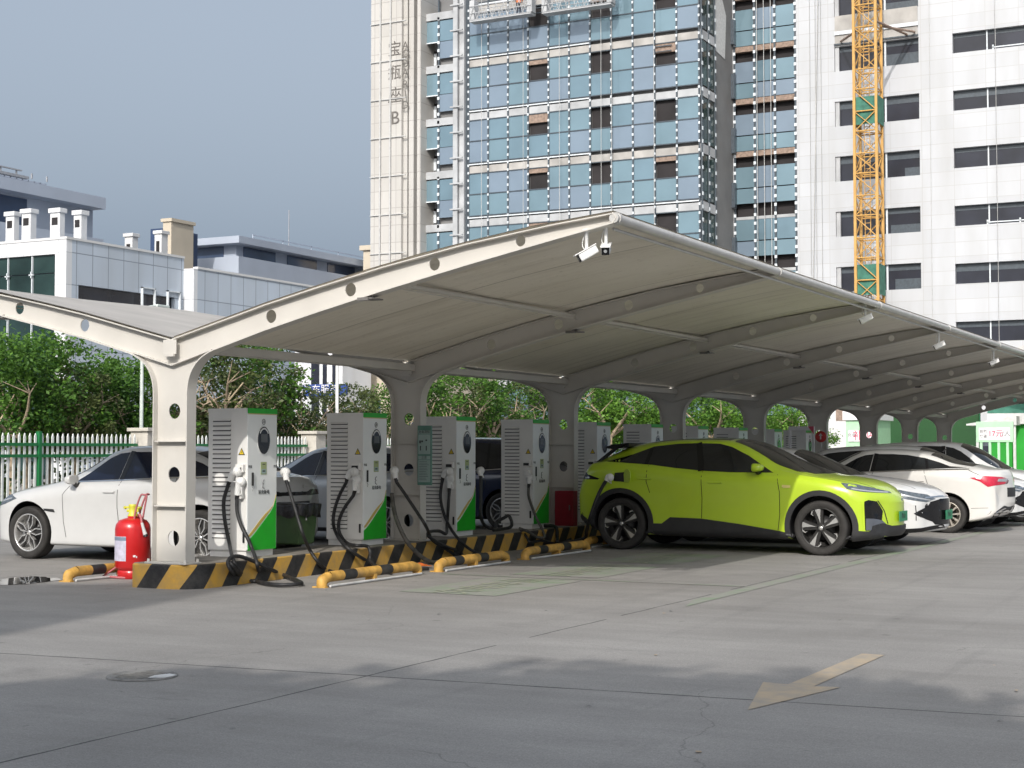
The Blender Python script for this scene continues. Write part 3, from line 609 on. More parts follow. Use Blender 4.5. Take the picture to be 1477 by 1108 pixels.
def roof_side(s):
    """tensioned membrane: lies on the frames, sags a little between them"""
    b = MB(); U = [0.02, 0.3, 0.7, 1.2, 1.8, 2.4, 3.0, 3.6, 4.2, 4.6, TIP[0] + .01]; ny = 8 * (NCOL - 1); vs = []
    for j in range(ny + 1):
        y = -0.06 + (LY + 0.12) * j / ny; t = (j % 8) / 8; sg = 4 * t * (1 - t)
        for x in U:
            e = 4 * (x / TIP[0]) * (1 - x / TIP[0]); vs.append((s * x, y, interp(topR, x) + 0.022 - 0.05 * sg * e))
    n = len(U); fs = [(j * n + i, j * n + i + 1, (j + 1) * n + i + 1, (j + 1) * n + i) for j in range(ny) for i in range(n - 1)]
    vs2 = [(x, y, z - 0.008) for x, y, z in vs]
    b.add(vs, fs, 0, True); b.add(vs2, [f[::-1] for f in fs], 1, True)
    bd = [i for i in range(n)]; m = len(vs)
    o = b.build('roof_membrane', [M['membrane_top'], M['membrane']], carport, fix=False); return o
roof_side(1); roof_side(-1)
b = MB(); b.bbox((-0.10, 0.02, 2.46), (0.10, LY + 0.05, 2.55), 0.01); b.build('valley_gutter', M['steel'], carport)
for s in (1, -1):
    b = MB(); b.tube([(s * (TIP[0] + 0.02), -0.07, TIP[1] - 0.045), (s * (TIP[0] + 0.02), LY + 0.07, TIP[1] - 0.045)], 0.046, 14)
    for k in range(NCOL): b.tube([(s * (TIP[0] + 0.02), SP * k - 0.03, TIP[1] - 0.045), (s * (TIP[0] + 0.02), SP * k + 0.03, TIP[1] - 0.045)], 0.055, 14)
    b.build('eave_pipe', M['galv'], carport)
    b = MB(); b.tube([(s * (TIP[0] - 0.06), 0.1, TIP[1] - 0.12), (s * (TIP[0] - 0.06), LY - .1, TIP[1] - 0.12)], 0.016, 8); b.build('edge_cable', M['galv'], carport)
    xm = 2.42; zm = interp(topR, xm) - 0.075
    for k in range(NCOL - 1):
        b = MB(); b.tube([(s * xm, SP * k + 0.08, zm), (s * xm, SP * (k + 1) - 0.08, zm)], 0.030, 10)
        b.tube([(s * (xm + .05), SP * k + 0.08, zm - .055), (s * (xm + .05), SP * (k + 1) - 0.08, zm - .045)], 0.007, 6); b.build('purlin_pipe', M['steel'], carport)
    for k in range(NCOL):
        b = MB(); z = interp(botR, xm) - 0.01; b.box((s * xm - .07, SP * k - .10, z - .035), (s * xm + .07, SP * k + .10, z - .022)); b.box((s * xm - .02, SP * k - .015, z - .022), (s * xm + .02, SP * k + .015, z + .012))
        b.box((s * xm - .09, SP * k - .12, z - .05), (s * xm + .03, SP * k - .07, z - .02)); b.build('purlin_bracket', M['steel_dark'], carport)

# ================================================================== CHARGING CABINETS
CW, CD, CH = 0.53, 0.545, 1.63
FX = -10.43
def fpos(u, v): return (0.0, -CW / 2 + u * CW, CH * (1 - v))      # a point on the front (+x), u left to right as seen, v from the top down
def cabinet(label):
    t = thing('charging_cabinet', label, 'EV charger', (FX, 14.15, KZ), 0, 'white and green charging cabinets on the island')
    b = MB(); b.bbox((-CD, -CW / 2, 0.07), (-0.012, CW / 2, CH), 0.008); b.box((-CD + .02, -CW / 2 + .02, 0.0), (-0.03, CW / 2 - .02, 0.075))
    b.box((-CD - .004, -CW / 2 - .006, CH - .035), (-.02, CW / 2 + .006, CH + .006)); b.build('body', M['cab'], t)
    b = MB(); b.bbox((-0.012, -CW / 2 - .004, 0.085), (0.0, CW / 2 + .004, CH + .004), 0.004); d = b.build('door_panel', M['cab_panel'], t)
    b = MB(); b.prism([(-CW / 2 - .005, CH - .050), (CW / 2 + .005, CH - .050), (CW / 2 + .005, CH + .006), (-CW / 2 - .005, CH + .006)], 'x', -.004, 0.0035); b.build('top_band', M['green'], d)
    b = MB(); b.prism([(-CW / 2, CH - .060), (CW / 2, CH - .060), (CW / 2, CH - .052), (-CW / 2, CH - .052)], 'x', -.004, 0.003); b.build('band_line', M['ochre'], d)
    def sw(points, z, nm, m):
        q = [(fpos(u, v)[1], fpos(u, v)[2]) for u, v in points]; b = MB(); b.prism(q, 'x', -.002, z); b.build(nm, m, d)
    cv = [(0.04, .880), (.12, .868), (.25, .840), (.42, .798), (.60, .752), (.78, .707), (.90, .667), (.985, .610)]
    sw(cv + [(.985, .955), (.02, .955), (.02, .888)], .004, 'green_swoosh', M['green'])
    lo = [(u, v - .013) for u, v in cv]; hi = [(u, v - .013 - .030 * math.sin(math.pi * min(1, (u + .12))) ** 0.8) for u, v in cv]
    sw(lo[:-1] + [(.985, .60)] + [(.985, .585)] + hi[:-1][::-1], .0035, 'swoosh_line', M['ochre'])
    b = MB(); e = [(fpos(.53, .21)[1] + .118 * math.cos(2 * math.pi * i / 32), fpos(.53, .21)[2] + .160 * math.sin(2 * math.pi * i / 32)) for i in range(32)]
    b.prism([(y * 1.0, z) for y, z in e], 'x', -.002, .006, 0)
    e2 = [((y - fpos(.53, .21)[1]) * .92 + fpos(.53, .21)[1], (z - fpos(.53, .21)[2]) * .95 + fpos(.53, .21)[2] - .004) for y, z in e]; b.prism(e2, 'x', .0, .010, 1)
    s_ = b.build('screen', [M['white'], M['screen']], d)
    b = MB(); y, z = fpos(.535, .20)[1:]; b.box((.009, y - .058, z - .042), (.0125, y + .058, z + .048)); b.build('display', M['lcd'], s_)
    b = MB(); y, z = fpos(.53, .21)[1:]; a = [(y + .098 * math.cos(R(q)), z + .135 * math.sin(R(q))) for q in range(35, 146, 10)] + [(y + .085 * math.cos(R(q)), z + .118 * math.sin(R(q))) for q in range(145, 34, -10)]
    b.prism(a, 'x', .009, .0125); b.build('light_arc', M['white'], s_)
    y, z = fpos(.535, .086)[1:]; b = MB(); b.lathe([(.034, -.001), (.034, .003), (.024, .0035), (.024, -.001)], 20, 'x', (0, y, z)); b.tube([(.0035, y - .012, z - .012), (.0035, y + .003, z + .014), (.0035, y + .012, z - .010)], .004, 5); b.build('emblem', M['grey_ink'], d)
    b = MB(); a = fpos(.44, .445); c = fpos(.645, .36); b.box((-.001, a[1], a[2]), (.003, c[1], c[2]), 0); b.box((.002, a[1] + .012, a[2] + .01), (.0042, c[1] - .012, a[2] + .06), 1); b.box((.002, a[1] + .03, a[2] + .03), (.0047, c[1] - .03, a[2] + .045), 2); b.box((.002, a[1] + .03, c[2] - .03), (.0047, c[1] - .03, c[2] - .022), 2)
    b.build('instruction_sticker', [M['sticker'], M['paleteal'], M['ink']], d)
    b = MB(); y, z = fpos(.53, .512)[1:]
    b.tube([(.002, y + .018, z + .048), (.002, y - .008, z + .040), (.002, y - .016, z + .012), (.002, y + .012, z + .006), (.002, y - .016, z - .004), (.002, y - .014, z - .036), (.002, y + .022, z - .044)], .0055, 5); b.build('logo', M['grey_ink'], d)
    vs, fs = text_mesh('易充新电', .052, frame((.004, *fpos(.55, .566)[1:]), (0, 1, 0), (0, 0, 1)), .001); b = MB(); b.add(vs, fs); b.build('lettering', M['ink'], d, fix=False)
    b = MB(); vs, fs = text_mesh('终端', .035, frame((.003, *fpos(.07, .392)[1:]), (0, 1, 0), (0, 0, 1)), .0005); b.add(vs, fs); vs, fs = text_mesh('终端', .035, frame((.003, *fpos(.955, .392)[1:]), (0, 1, 0), (0, 0, 1)), .0005); b.add(vs, fs); b.build('terminal_label', M['ink'], d, fix=False)
    a = fpos(.125, .52); c = fpos(.165, .43); b = MB(); b.bbox((0, a[1], a[2]), (.018, c[1] + .004, c[2]), .006); b.build('door_handle', M['black'], d)
    b = MB(); b.tube([(.004, a[1] + .012, a[2] - .01), (.016, a[1] + .012, a[2] - .03), (.012, a[1] + .006, a[2] - .06)], .003, 5); b.build('key', M['grey_ink'], d)
    # louvres on both flanks
    for s in (-1, 1):
        b = MB(); x0, x1 = -CD + .065, -CD + .31
        for k in range(26):
            z = .20 + k * .0515
            b.box((x0, s * CW / 2 - .002, z), (x1, s * CW / 2 + .002, z + .026), 1)
            q = [(s * (CW / 2 + .0), z + .036), (s * (CW / 2 + .016), z + .014), (s * (CW / 2 + .016), z + .011), (s * (CW / 2), z + .030)]
            b.prism(q, 'x', x0 - .004, x1 + .004, 0)
        b.build('louvre_vent', [M['cab'], M['slot']], t)
        xx = -.085; y = s * (CW / 2 + .002)
        b = MB(); b.prism([(xx - .045, 1.12), (xx + .045, 1.12), (xx, 1.20)], 'y', s * CW / 2, y, 0); b.prism([(xx - .030, 1.129), (xx + .030, 1.129), (xx, 1.183)], 'y', s * CW / 2, y + s * .0015, 1)
        b.prism([(xx - .004, 1.135), (xx + .006, 1.15), (xx - .002, 1.15), (xx + .004, 1.17), (xx - .007, 1.148), (xx + .001, 1.148)], 'y', s * CW / 2, y + s * .003, 0); b.build('warning_triangle', [M['ink'], M['yellow']], t)
        b = MB(); b.bbox((-.155, s * CW / 2 if s > 0 else -CW / 2 - .05, .93), (-.03, s * CW / 2 + .05 if s > 0 else -CW / 2, 1.02), .008); b.box((-.14, s * (CW / 2 + .045), .945), (-.05, s * (CW / 2 + .055), .985), 1)
        b.bbox((-.125, s * CW / 2 if s > 0 else -CW / 2 - .06, .64), (-.045, s * CW / 2 + .06 if s > 0 else -CW / 2, .88), .01); b.build('plug_holster', [M['cab'], M['slot']], t)
        b = MB(); b.bbox((-.06, s * CW / 2 if s > 0 else -CW / 2 - .012, .16), (-.035, s * CW / 2 + .012 if s > 0 else -CW / 2, .27), .004); b.build('door_latch', M['black'], t)
    return t
CY0, CP = 14.15, 2.335
labels = ['charging cabinet beside the end column, crossed by a curved edge of sunlight',
          'charging cabinet just left of the column carrying the teal notice board',
          'white and green charging cabinet standing right behind the teal notice board',
          'white and green charging cabinet next to the red box, its upper plug socket empty',
          'white and green charging cabinet right behind the tail of the lime green car',
          'charging cabinet above the rear window line of the lime green car, before a column',
          'charging cabinet seen over the lime green roof, just beyond the column behind that roof',
          'charging cabinet seen over the front half of the lime green roof',
          'charging cabinet seen above the lime green car\'s windscreen, beyond the pierced column',
          'farthest charging cabinet seen, above the silver bonnet, beside the round red disc']
cabs = []
for k, l in enumerate(labels):
    if k == 0: c = cabinet(l)
    else: c = copy_tree(cabs[0])
    c.location.y = CY0 + CP * k; c['label'] = l; cabs.append(c)

# plugs and cables: measured on the photograph as (px, py, plane, value)
def wp(px, py, pl, v): return G(px, py, v) if pl == 'z' else PY(px, py, v) if pl == 'y' else PX(px, py, v)
def z3(x, y): return (280 + x / 3.694, 560 + y / 3.694)
def z4(x, y): return (560 + x / 3.956, 560 + y / 3.956)
def z8(x, y): return (680 + x / 5.54, 620 + y / 5.54)
def plug(parent, head, grip, tail, name='charging_plug'):
    """white gun: nozzle head in the holster, bent grip, black collar"""
    o = Vector(parent.location); b = MB(); p = smooth_path([head, (Vector(head) + Vector(grip)) / 2 + Vector((0, 0, .03)), grip], 5)
    n = len(p); b.tube([q - o for q in p], [.046 - .014 * i / (n - 1) for i in range(n)], 12, 0)
    b.lathe([(0, -.02), (.05, -.02), (.055, .03), (.04, .06), (0, .06)], 14, 'y', Vector(head) - o, 0)
    b.tube([Vector(grip) - o, Vector(tail) - o], [.026, .02], 10, 1)
    b.tube([Vector(head) - o + Vector((.01, 0, -.02)), (Vector(head) + Vector(grip)) / 2 - o + Vector((.05, 0, -.06)), Vector(grip) - o], .010, 6, 0)
    return b.build(name, [M['white'], M['black']], parent)
def cable(parent, pts, r=.019, m='rubber', name='charging_cable', n=6):
    o = Vector(parent.location); b = MB(); b.tube([q - o for q in smooth_path(pts, n)], r, 9); return b.build(name, M[m], parent)
# cabinet 1
c1 = cabs[0]; ya = c1.location.y - CW / 2 - .07
def a1(x, y, pl='y', v=None): p = z3(x, y); return wp(p[0], p[1], pl, ya if v is None else v)
h, gq = a1(225, 445), a1(190, 495)
cb = cable(c1, [a1(180, 520), a1(158, 600), a1(163, 700), a1(188, 830, 'y', ya), a1(205, 905, 'x', -10.14), a1(235, 965, 'x', -10.10), a1(285, 1012, 'z', .03), a1(380, 1040, 'z', .03), a1(480, 1048, 'z', .03), a1(565, 1042, 'z', .03), a1(560, 1030, 'z', .03), a1(470, 992, 'z', .05), a1(400, 962, 'x', -10.12), a1(340, 932, 'x', -10.13), a1(250, 898, 'x', -10.15), a1(200, 900, 'x', -10.13), a1(180, 930, 'x', -10.11), a1(200, 975, 'x', -10.09), a1(250, 1015, 'z', .025), a1(310, 1028, 'z', .025)], .021)
plug(c1, h, gq, a1(178, 522)).parent = cb
for ch in [x for x in kids(cb)]: pass
cb2 = cable(c1, [a1(228, 590), a1(230, 660), a1(250, 730), a1(285, 800), a1(310, 860), a1(328, 910, 'x', -10.14), a1(340, 960, 'x', -10.12), a1(348, 1000, 'z', .03), a1(330, 1025, 'z', .03), a1(270, 1020, 'z', .03), a1(215, 960, 'x', -10.06), a1(190, 925, 'x', -10.08)], .021)
plug(c1, a1(245, 500), a1(230, 570), a1(226, 595)).parent = cb2
yb = c1.location.y + CW / 2 + .06
def b1(x, y, pl='y', v=None): p = z3(x, y); return wp(p[0], p[1], pl, yb if v is None else v)
cb3 = cable(c1, [b1(498, 515), b1(525, 600), b1(555, 700), b1(580, 780), b1(615, 860, 'x', -10.2), b1(660, 925, 'x', -10.1), b1(710, 968, 'z', .04), b1(780, 985, 'z', .03), b1(850, 985, 'z', .03), b1(960, 985, 'z', .03)], .020)
plug(c1, b1(482, 448), b1(492, 490), b1(499, 520)).parent = cb3
# cabinet 2
c2 = cabs[1]; ya2 = c2.location.y - CW / 2 - .07
def a2(x, y, pl='y', v=None): p = z3(x, y); return wp(p[0], p[1], pl, ya2 if v is None else v)
cb = cable(c2, [a2(812, 500), a2(775, 570), a2(748, 650), a2(742, 720), a2(760, 780), a2(800, 835, 'x', -10.25), a2(870, 890, 'x', -10.12), a2(940, 930, 'z', .06), a2(990, 955, 'z', .05), a2(1080, 960, 'z', .03), a2(1180, 965, 'z', .03), a2(1248, 962, 'z', .03)], .021)
plug(c2, a2(850, 445), a2(815, 480), a2(810, 505)).parent = cb
cb2 = cable(c2, [a2(850, 570), a2(800, 640), a2(772, 710), a2(775, 770), a2(810, 822), a2(860, 838, 'x', -10.2), a2(920, 842, 'x', -10.17), a2(938, 870, 'x', -10.12), a2(940, 920, 'x', -10.1), a2(985, 962, 'z', .03), a2(1050, 985, 'z', .025)], .021)
plug(c2, a2(862, 490), a2(856, 545), a2(848, 575)).parent = cb2
yb2 = c2.location.y + CW / 2 + .06
def b2(x, y, pl='y', v=None): p = z3(x, y); return wp(p[0], p[1], pl, yb2 if v is None else v)
cb3 = cable(c2, [b2(1078, 500), b2(1120, 560), b2(1180, 650), b2(1235, 735), b2(1256, 785, 'x', -10.2), b2(1275, 815, 'x', -10.13), b2(1330, 850, 'x', -10.1), b2(1395, 890, 'z', .04), b2(1440, 900, 'z', .03)], .021)
plug(c2, b2(1064, 440), b2(1074, 480), b2(1080, 505)).parent = cb3
def a3(x, y, pl, v): p = z4(x, y); return wp(p[0], p[1], pl, v)
cable(c2, [a3(20, 600, 'y', yb2), a3(30, 680, 'x', -10.38), a3(55, 770, 'x', -10.25), a3(110, 880, 'x', -10.12), a3(180, 955, 'x', -10.08), a3(240, 990, 'z', .03), a3(300, 995, 'z', .03)], .027, 'oldcable', 'conduit_hose')
# cabinet 3
c3 = cabs[2]; ya3 = c3.location.y - CW / 2 - .07
cb = cable(c3, [a3(305, 540, 'y', ya3), a3(298, 620, 'y', ya3), a3(315, 710, 'y', ya3), a3(350, 790, 'y', ya3), a3(400, 860, 'x', -10.15), a3(460, 915, 'x', -10.10), a3(520, 945, 'z', .04), a3(575, 948, 'z', .03), a3(500, 962, 'z', .03), a3(420, 972, 'z', .03)], .021)
plug(c3, a3(345, 475, 'y', ya3), a3(312, 508, 'y', ya3), a3(305, 545, 'y', ya3)).parent = cb
cb2 = cable(c3, [a3(348, 590, 'y', ya3), a3(342, 680, 'y', ya3), a3(335, 780, 'y', ya3), a3(330, 830, 'x', -10.2), a3(290, 815, 'x', -10.2), a3(235, 820, 'x', -10.18), a3(230, 845, 'x', -10.12), a3(290, 885, 'x', -10.1), a3(360, 915, 'x', -10.08), a3(410, 930, 'z', .06), a3(420, 965, 'z', .03), a3(370, 972, 'z', .03)], .021)
plug(c3, a3(350, 520, 'y', ya3), a3(348, 570, 'y', ya3), a3(347, 595, 'y', ya3)).parent = cb2
yb3 = c3.location.y + CW / 2 + .06
cb3 = cable(c3, [a3(528, 520, 'y', yb3), a3(528, 640, 'y', yb3), a3(530, 740, 'y', yb3), a3(560, 790, 'x', -10.5), a3(610, 800, 'x', -10.4), a3(620, 765, 'x', -10.4), a3(660, 740, 'x', -10.4), a3(690, 730, 'x', -10.35), a3(700, 790, 'x', -10.3), a3(600, 810, 'x', -10.3)], .024)
plug(c3, a3(524, 470, 'y', yb3), a3(528, 500, 'y', yb3), a3(528, 525, 'y', yb3)).parent = cb3
# cabinet 4
c4 = cabs[3]; ya4 = c4.location.y - CW / 2 - .07
cb = cable(c4, [a3(800, 565, 'y', ya4), a3(802, 620, 'y', ya4), a3(825, 690, 'y', ya4), a3(850, 750, 'y', ya4), a3(880, 810, 'x', -10.2), a3(890, 850, 'x', -10.12), a3(850, 850, 'x', -10.1), a3(800, 820, 'x', -10.12), a3(750, 800, 'x', -10.12)], .021, 'oldcable')
plug(c4, a3(803, 510, 'y', ya4), a3(803, 545, 'y', ya4), a3(800, 570, 'y', ya4)).parent = cb
cable(c4, [a3(750, 800, 'x', -10.3), a3(790, 850, 'x', -10.16), a3(810, 880, 'x', -10.1), a3(880, 870, 'x', -10.1), a3(970, 890, 'x', -10.1), a3(1040, 860, 'x', -10.15)], .02)
# cabinet 5 feeds the lime car
c5 = cabs[4]

# ================================================================== CARS
def pchip(pts):
    xs = [p[0] for p in pts]; ys = [p[1] for p in pts]; n = len(xs)
    h = [xs[i + 1] - xs[i] for i in range(n - 1)]; dl = [(ys[i + 1] - ys[i]) / h[i] for i in range(n - 1)]
    m = [dl[0]] + [0 if dl[i - 1] * dl[i] <= 0 else 2 / (1 / dl[i - 1] + 1 / dl[i]) for i in range(1, n - 1)] + [dl[-1]]
    def f(x):
        if x <= xs[0]: return ys[0]
        if x >= xs[-1]: return ys[-1]
        i = 0
        while x > xs[i + 1]: i += 1
        t = (x - xs[i]) / h[i]
        return (ys[i] * (1 + 2 * t) * (1 - t) ** 2 + m[i] * h[i] * t * (1 - t) ** 2 + ys[i + 1] * t * t * (3 - 2 * t) + m[i + 1] * h[i] * t * t * (t - 1))
    return f
def chaikin(P, it=2):
    for _ in range(it):
        Q = [P[0]]
        for a, b in zip(P, P[1:]): Q += [(a[0] * .75 + b[0] * .25, a[1] * .75 + b[1] * .25), (a[0] * .25 + b[0] * .75, a[1] * .25 + b[1] * .75)]
        Q.append(P[-1]); P = Q
    return P
class Body:
    def __init__(s, sp):
        s.sp = sp; s.c = {k: pchip(sp[k]) for k in ('top', 'belt', 'w', 'yr', 'zr', 'zb')}
        x0, x1 = sp['top'][0][0], sp['top'][-1][0]; s.x0, s.x1 = x0, x1
        N = 96; xs = []
        for i in range(N + 1):
            t = i / N; u = t - math.sin(2 * math.pi * t) / (2 * math.pi) * 0.72; xs.append(x0 + (x1 - x0) * u)
        rows = []
        for x in xs:
            c = {k: f(x) for k, f in s.c.items()}; W, B, T, zb = c['w'], c['belt'], c['top'], c['zb']
            zr = min(c['zr'], T - .004); B = min(B, zr - .004); m1 = zb + (B - zb) * .33; m2 = zb + (B - zb) * .66
            cr_ = sp.get('crease', .012)
            sec = [(0, zb), (W * .80, zb), (W * .95, zb + .015), (W * .968, zb + .07), (W * .975, m1), (W * 1.0, m2), (W * (1 + cr_), B - .14 * min(1, (B - zb) / .5)), (W * .985, B - .05 * min(1, (B - zb) / .5)), (W * .925, B - .004), (W * .905, B + .008),
                   (c['yr'] + .03, zr - .035 * min(1, (zr - B) / .2)), (c['yr'], zr), (c['yr'] * .86, zr + (T - zr) * .55), (c['yr'] * .5, zr + (T - zr) * .9), (0, T)]
            sec = chaikin(sec, 2)
            bow = sp.get('bow', .10); k = 0
            if x > x1 - .9: k = -bow * ((x - (x1 - .9)) / .9) ** 2
            if x < x0 + .6: k = sp.get('rbow', bow * .8) * ((x0 + .6 - x) / .6) ** 2
            rows.append([(x + k * (y / max(.3, c['w'])) ** 2 * 1.6, y, z) for y, z in sec])
        s.n = len(rows[0]); b = MB(); vs = []
        for r in rows: vs += r + [(x, -y, z) for x, y, z in r[1:-1][::-1]]
        K = 2 * s.n - 2; fs = [(i * K + j, i * K + (j + 1) % K, (i + 1) * K + (j + 1) % K, (i + 1) * K + j) for i in range(N) for j in range(K)]
        # end caps: strips across the car that keep the bow of the bumper
        for base, xe, kk in ((0, x0, sp.get('rbow', bow * .8)), (N * K, x1, -bow)):
            m = 14; idx = {}
            for j in range(s.n):
                a = base + j; c = base + (K - j) % K if 0 < j < s.n - 1 else a
                for i in range(m + 1):
                    if j in (0, s.n - 1): idx[j, i] = a
                    elif i == 0: idx[j, i] = a
                    elif i == m: idx[j, i] = c
                    else:
                        f = 1 - 2 * i / m; y = vs[a][1] * f; W_ = max(.3, s.c['w'](xe)); vs.append((xe + kk * (y / W_) ** 2 * 1.6, y, vs[a][2])); idx[j, i] = len(vs) - 1
            for j in range(s.n - 1):
                for i in range(m):
                    q = [idx[j, i], idx[j + 1, i], idx[j + 1, i + 1], idx[j, i + 1]]; q = list(dict.fromkeys(q))
                    if len(q) > 2: fs.append(q if base == 0 else q[::-1])
        b.add(vs, fs, 0, True); s.b = b
        s.bvh = BVHTree.FromPolygons([Vector(v) for v in vs], fs)
    def hit(s, o, d):
        l, n, i, dist = s.bvh.ray_cast(Vector(o), Vector(d))
        if l is None:
            l, n, i, dist = s.bvh.find_nearest(Vector(o) + Vector(d) * (abs(Vector(o).dot(Vector(d))) * .6))
        if n.dot(Vector(d)) > 0: n = -n
        return l, n
    def solid(s, name, mats, parent, arches):
        o = s.b.build(name, mats, None)
        c = MB()
        for hx, hz, ra in arches:
            for sd in (1, -1):
                y0, y1 = (.52, 1.3) if sd > 0 else (-1.3, -.52)
                P = [(hx + ra * math.cos(2 * math.pi * i / 36), hz + ra * math.sin(2 * math.pi * i / 36)) for i in range(36)]
                c.prism(P, 'y', y0, y1, 1)
        co = c.build('arch_cutter', mats)
        md = o.modifiers.new('cut', 'BOOLEAN'); md.object = co; md.operation = 'DIFFERENCE'; md.solver = 'EXACT'
        dg = bpy.context.evaluated_depsgraph_get(); dg.update()
        me = bpy.data.meshes.new_from_object(o.evaluated_get(dg), preserve_all_data_layers=True, depsgraph=dg)
        o.modifiers.clear(); o.data = me; me.name = name
        for p in me.polygons: p.use_smooth = p.material_index == 0
        bpy.data.objects.remove(co)
        try: me.set_sharp_from_angle(angle=R(38))
        except Exception: pass
        o.parent = parent; return o
    def patch(s, poly, view, off=.004, skirt=.012, step=.05):
        """a panel that follows the body: outline drawn in side ('l'/'r'), front, rear or top view"""
        pts = []
        for a, b in zip(poly, poly[1:] + poly[:1]):
            n = max(1, int((Vector(b) - Vector(a)).length / step))
            for i in range(n): pts.append(Vector(a).lerp(Vector(b), i / n))
        nb = len(pts); us = [p.x for p in pts]; vs_ = [p.y for p in pts]
        def inside(q):
            c = False
            for i in range(nb):
                a, b = pts[i], pts[(i + 1) % nb]
                if (a.y > q.y) != (b.y > q.y) and q.x < (b.x - a.x) * (q.y - a.y) / (b.y - a.y) + a.x: c = not c
            return c
        u = min(us) + step / 2
        ext = []
        while u < max(us):
            v = min(vs_) + step / 2
            while v < max(vs_):
                q = Vector((u, v))
                if inside(q) and min((q - p).length for p in pts) > step * .45: ext.append(q)
                v += step
            u += step
        V, E, Fc, *_ = delaunay_2d_cdt(pts + ext, [(i, (i + 1) % nb) for i in range(nb)], [list(range(nb))], 1, 1e-5)
        out = []; nor = []
        for q in V:
            if view == 'r': o, d = (q.x, -3, q.y), (0, 1, 0)
            elif view == 'l': o, d = (q.x, 3, q.y), (0, -1, 0)
            elif view == 'front': o, d = (6, q.x, q.y), (-1, 0, 0)
            elif view == 'rear': o, d = (-6, q.x, q.y), (1, 0, 0)
            else: o, d = (q.x, q.y, 5), (0, 0, -1)
            l, n = s.hit(o, d); out.append(l + n * off); nor.append(n)
        b = MB(); b.add(out, [list(f) for f in Fc], 0, True)
        if skirt:
            cnt = {}
            for f in Fc:
                for i in range(len(f)):
                    k = (f[i], f[(i + 1) % len(f)]); cnt[tuple(sorted(k))] = cnt.get(tuple(sorted(k)), 0) + 1
            for (i, j), c in cnt.items():
                if c == 1: b.add([out[i], out[j], out[j] - nor[j] * (off + skirt), out[i] - nor[i] * (off + skirt)], [(0, 1, 2, 3)])
        return b
    def part(s, name, m, parent, poly, view='rl', off=.004, skirt=.012, step=.05, split=True):
        """on both flanks when view is 'rl': one mesh per flank"""
        r = None
        for v in (('r', 'l') if view == 'rl' else (view,)):
            o = s.patch(poly, v, off, skirt, step).build(name, m, parent); r = r or o
        return r
    def line(s, name, m, parent, pts, wd=.009, view='rl', off=.0025):
        P = [Vector(p) for p in pts]; a = []; c = []
        for i, p in enumerate(P):
            t = (P[min(i + 1, len(P) - 1)] - P[max(i - 1, 0)]).normalized(); n = Vector((-t.y, t.x)); a.append(p + n * wd / 2); c.append(p - n * wd / 2)
        return s.part(name, m, parent, [tuple(q) for q in a + c[::-1]], view, off, 0.0, .06)
    def at(s, x, z, sd):
        return s.hit((x, 3 * sd, z), (0, -sd, 0))

def wheel_mesh(rad, wd, style):
    """tyre, rim and spokes with the axle along y, outer face at -y"""
    rr = rad * style.get('rim', .70)
    t = MB(); h = wd / 2
    t.lathe([(rr - .005, -h * .80), (rr + .012, -h * .96), (rad * .90, -h), (rad * .965, -h * .93), (rad * .99, -h * .75), (rad, -h * .5), (rad, h * .5), (rad * .99, h * .75), (rad * .90, h), (rr, h * .9)], 48, 'y')
    for k in range(-1, 2): t.lathe([(rad + .001, k * h * .4 - .006), (rad + .0015, k * h * .4), (rad + .001, k * h * .4 + .006)], 48, 'y', mi=1)
    r = MB()
    r.lathe([(rr + .004, -h * .86), (rr - .004, -h * .90), (rr - .014, -h * .84), (rr - .02, -h * .2), (rr - .03, h * .5), (0.0, h * .5)], 48, 'y', mi=style.get('lip', 1))
    r.lathe([(0, h * .1), (rr * .62, h * .1), (rr * .62, h * .3)], 32, 'y', mi=2)            # brake disc
    r.lathe([(0, -h * .70), (.045, -h * .70), (.062, -h * .62), (.068, -h * .2)], 20, 'y', mi=style.get('hub', 1))
    r.lathe([(0, -h * .72), (.028, -h * .72), (.030, -h * .68)], 16, 'y', mi=0)
    y0, y1 = -h * .80, -h * .30; ns = style['n']
    for k in range(ns):
        a = 2 * math.pi * k / ns + style.get('rot', .3)
        mt = Matrix.Rotation(-a, 4, 'Y')
        for prof, mi, yo in style['spoke']:
            P = [(u * rr, v * rr) for u, v in prof]
            r.prism(P, 'y', y0 + yo, y1, mi, mt)
    for k in range(5):
        a = 2 * math.pi * k / 5; r.lathe([(0, y0 - .001), (.009, y0 - .001), (.009, y1)], 6, 'y', (.045 * math.cos(a), 0, .045 * math.sin(a)), 2)
    return t, r
STY = dict(
    blade=dict(n=5, rot=.42, lip=1, hub=1, rim=.735, spoke=[([(.10, -.12), (.16, .12), (.94, .34), (.99, -.02), (.9, -.22)], 1, .016), ([(.22, -.01), (.50, .045), (.97, .20), (.985, -.10), (.60, -.045)], 0, 0), ([(.62, .30), (.72, .42), (.90, .36), (.95, .22), (.92, .20), (.86, .31), (.72, .36)], 0, .008)]),
    double=dict(n=5, rot=.1, lip=0, hub=1, rim=.71, spoke=[([(.10, .02), (.50, .20), (.97, .12), (.97, .07), (.52, .145), (.14, -.02)], 0, 0), ([(.10, -.02), (.50, -.20), (.97, -.12), (.97, -.07), (.52, -.145), (.14, .02)], 0, 0), ([(.5, .17), (.97, .25), (.97, .30), (.5, .22)], 1, .012), ([(.1, -.06), (.97, -.10), (.97, .10), (.1, .06)], 1, .02)]),
    ten=dict(n=10, rot=.1, lip=0, hub=0, rim=.69, spoke=[([(.12, -.035), (.97, -.075), (.97, .075), (.12, .035)], 0, 0)]),
)
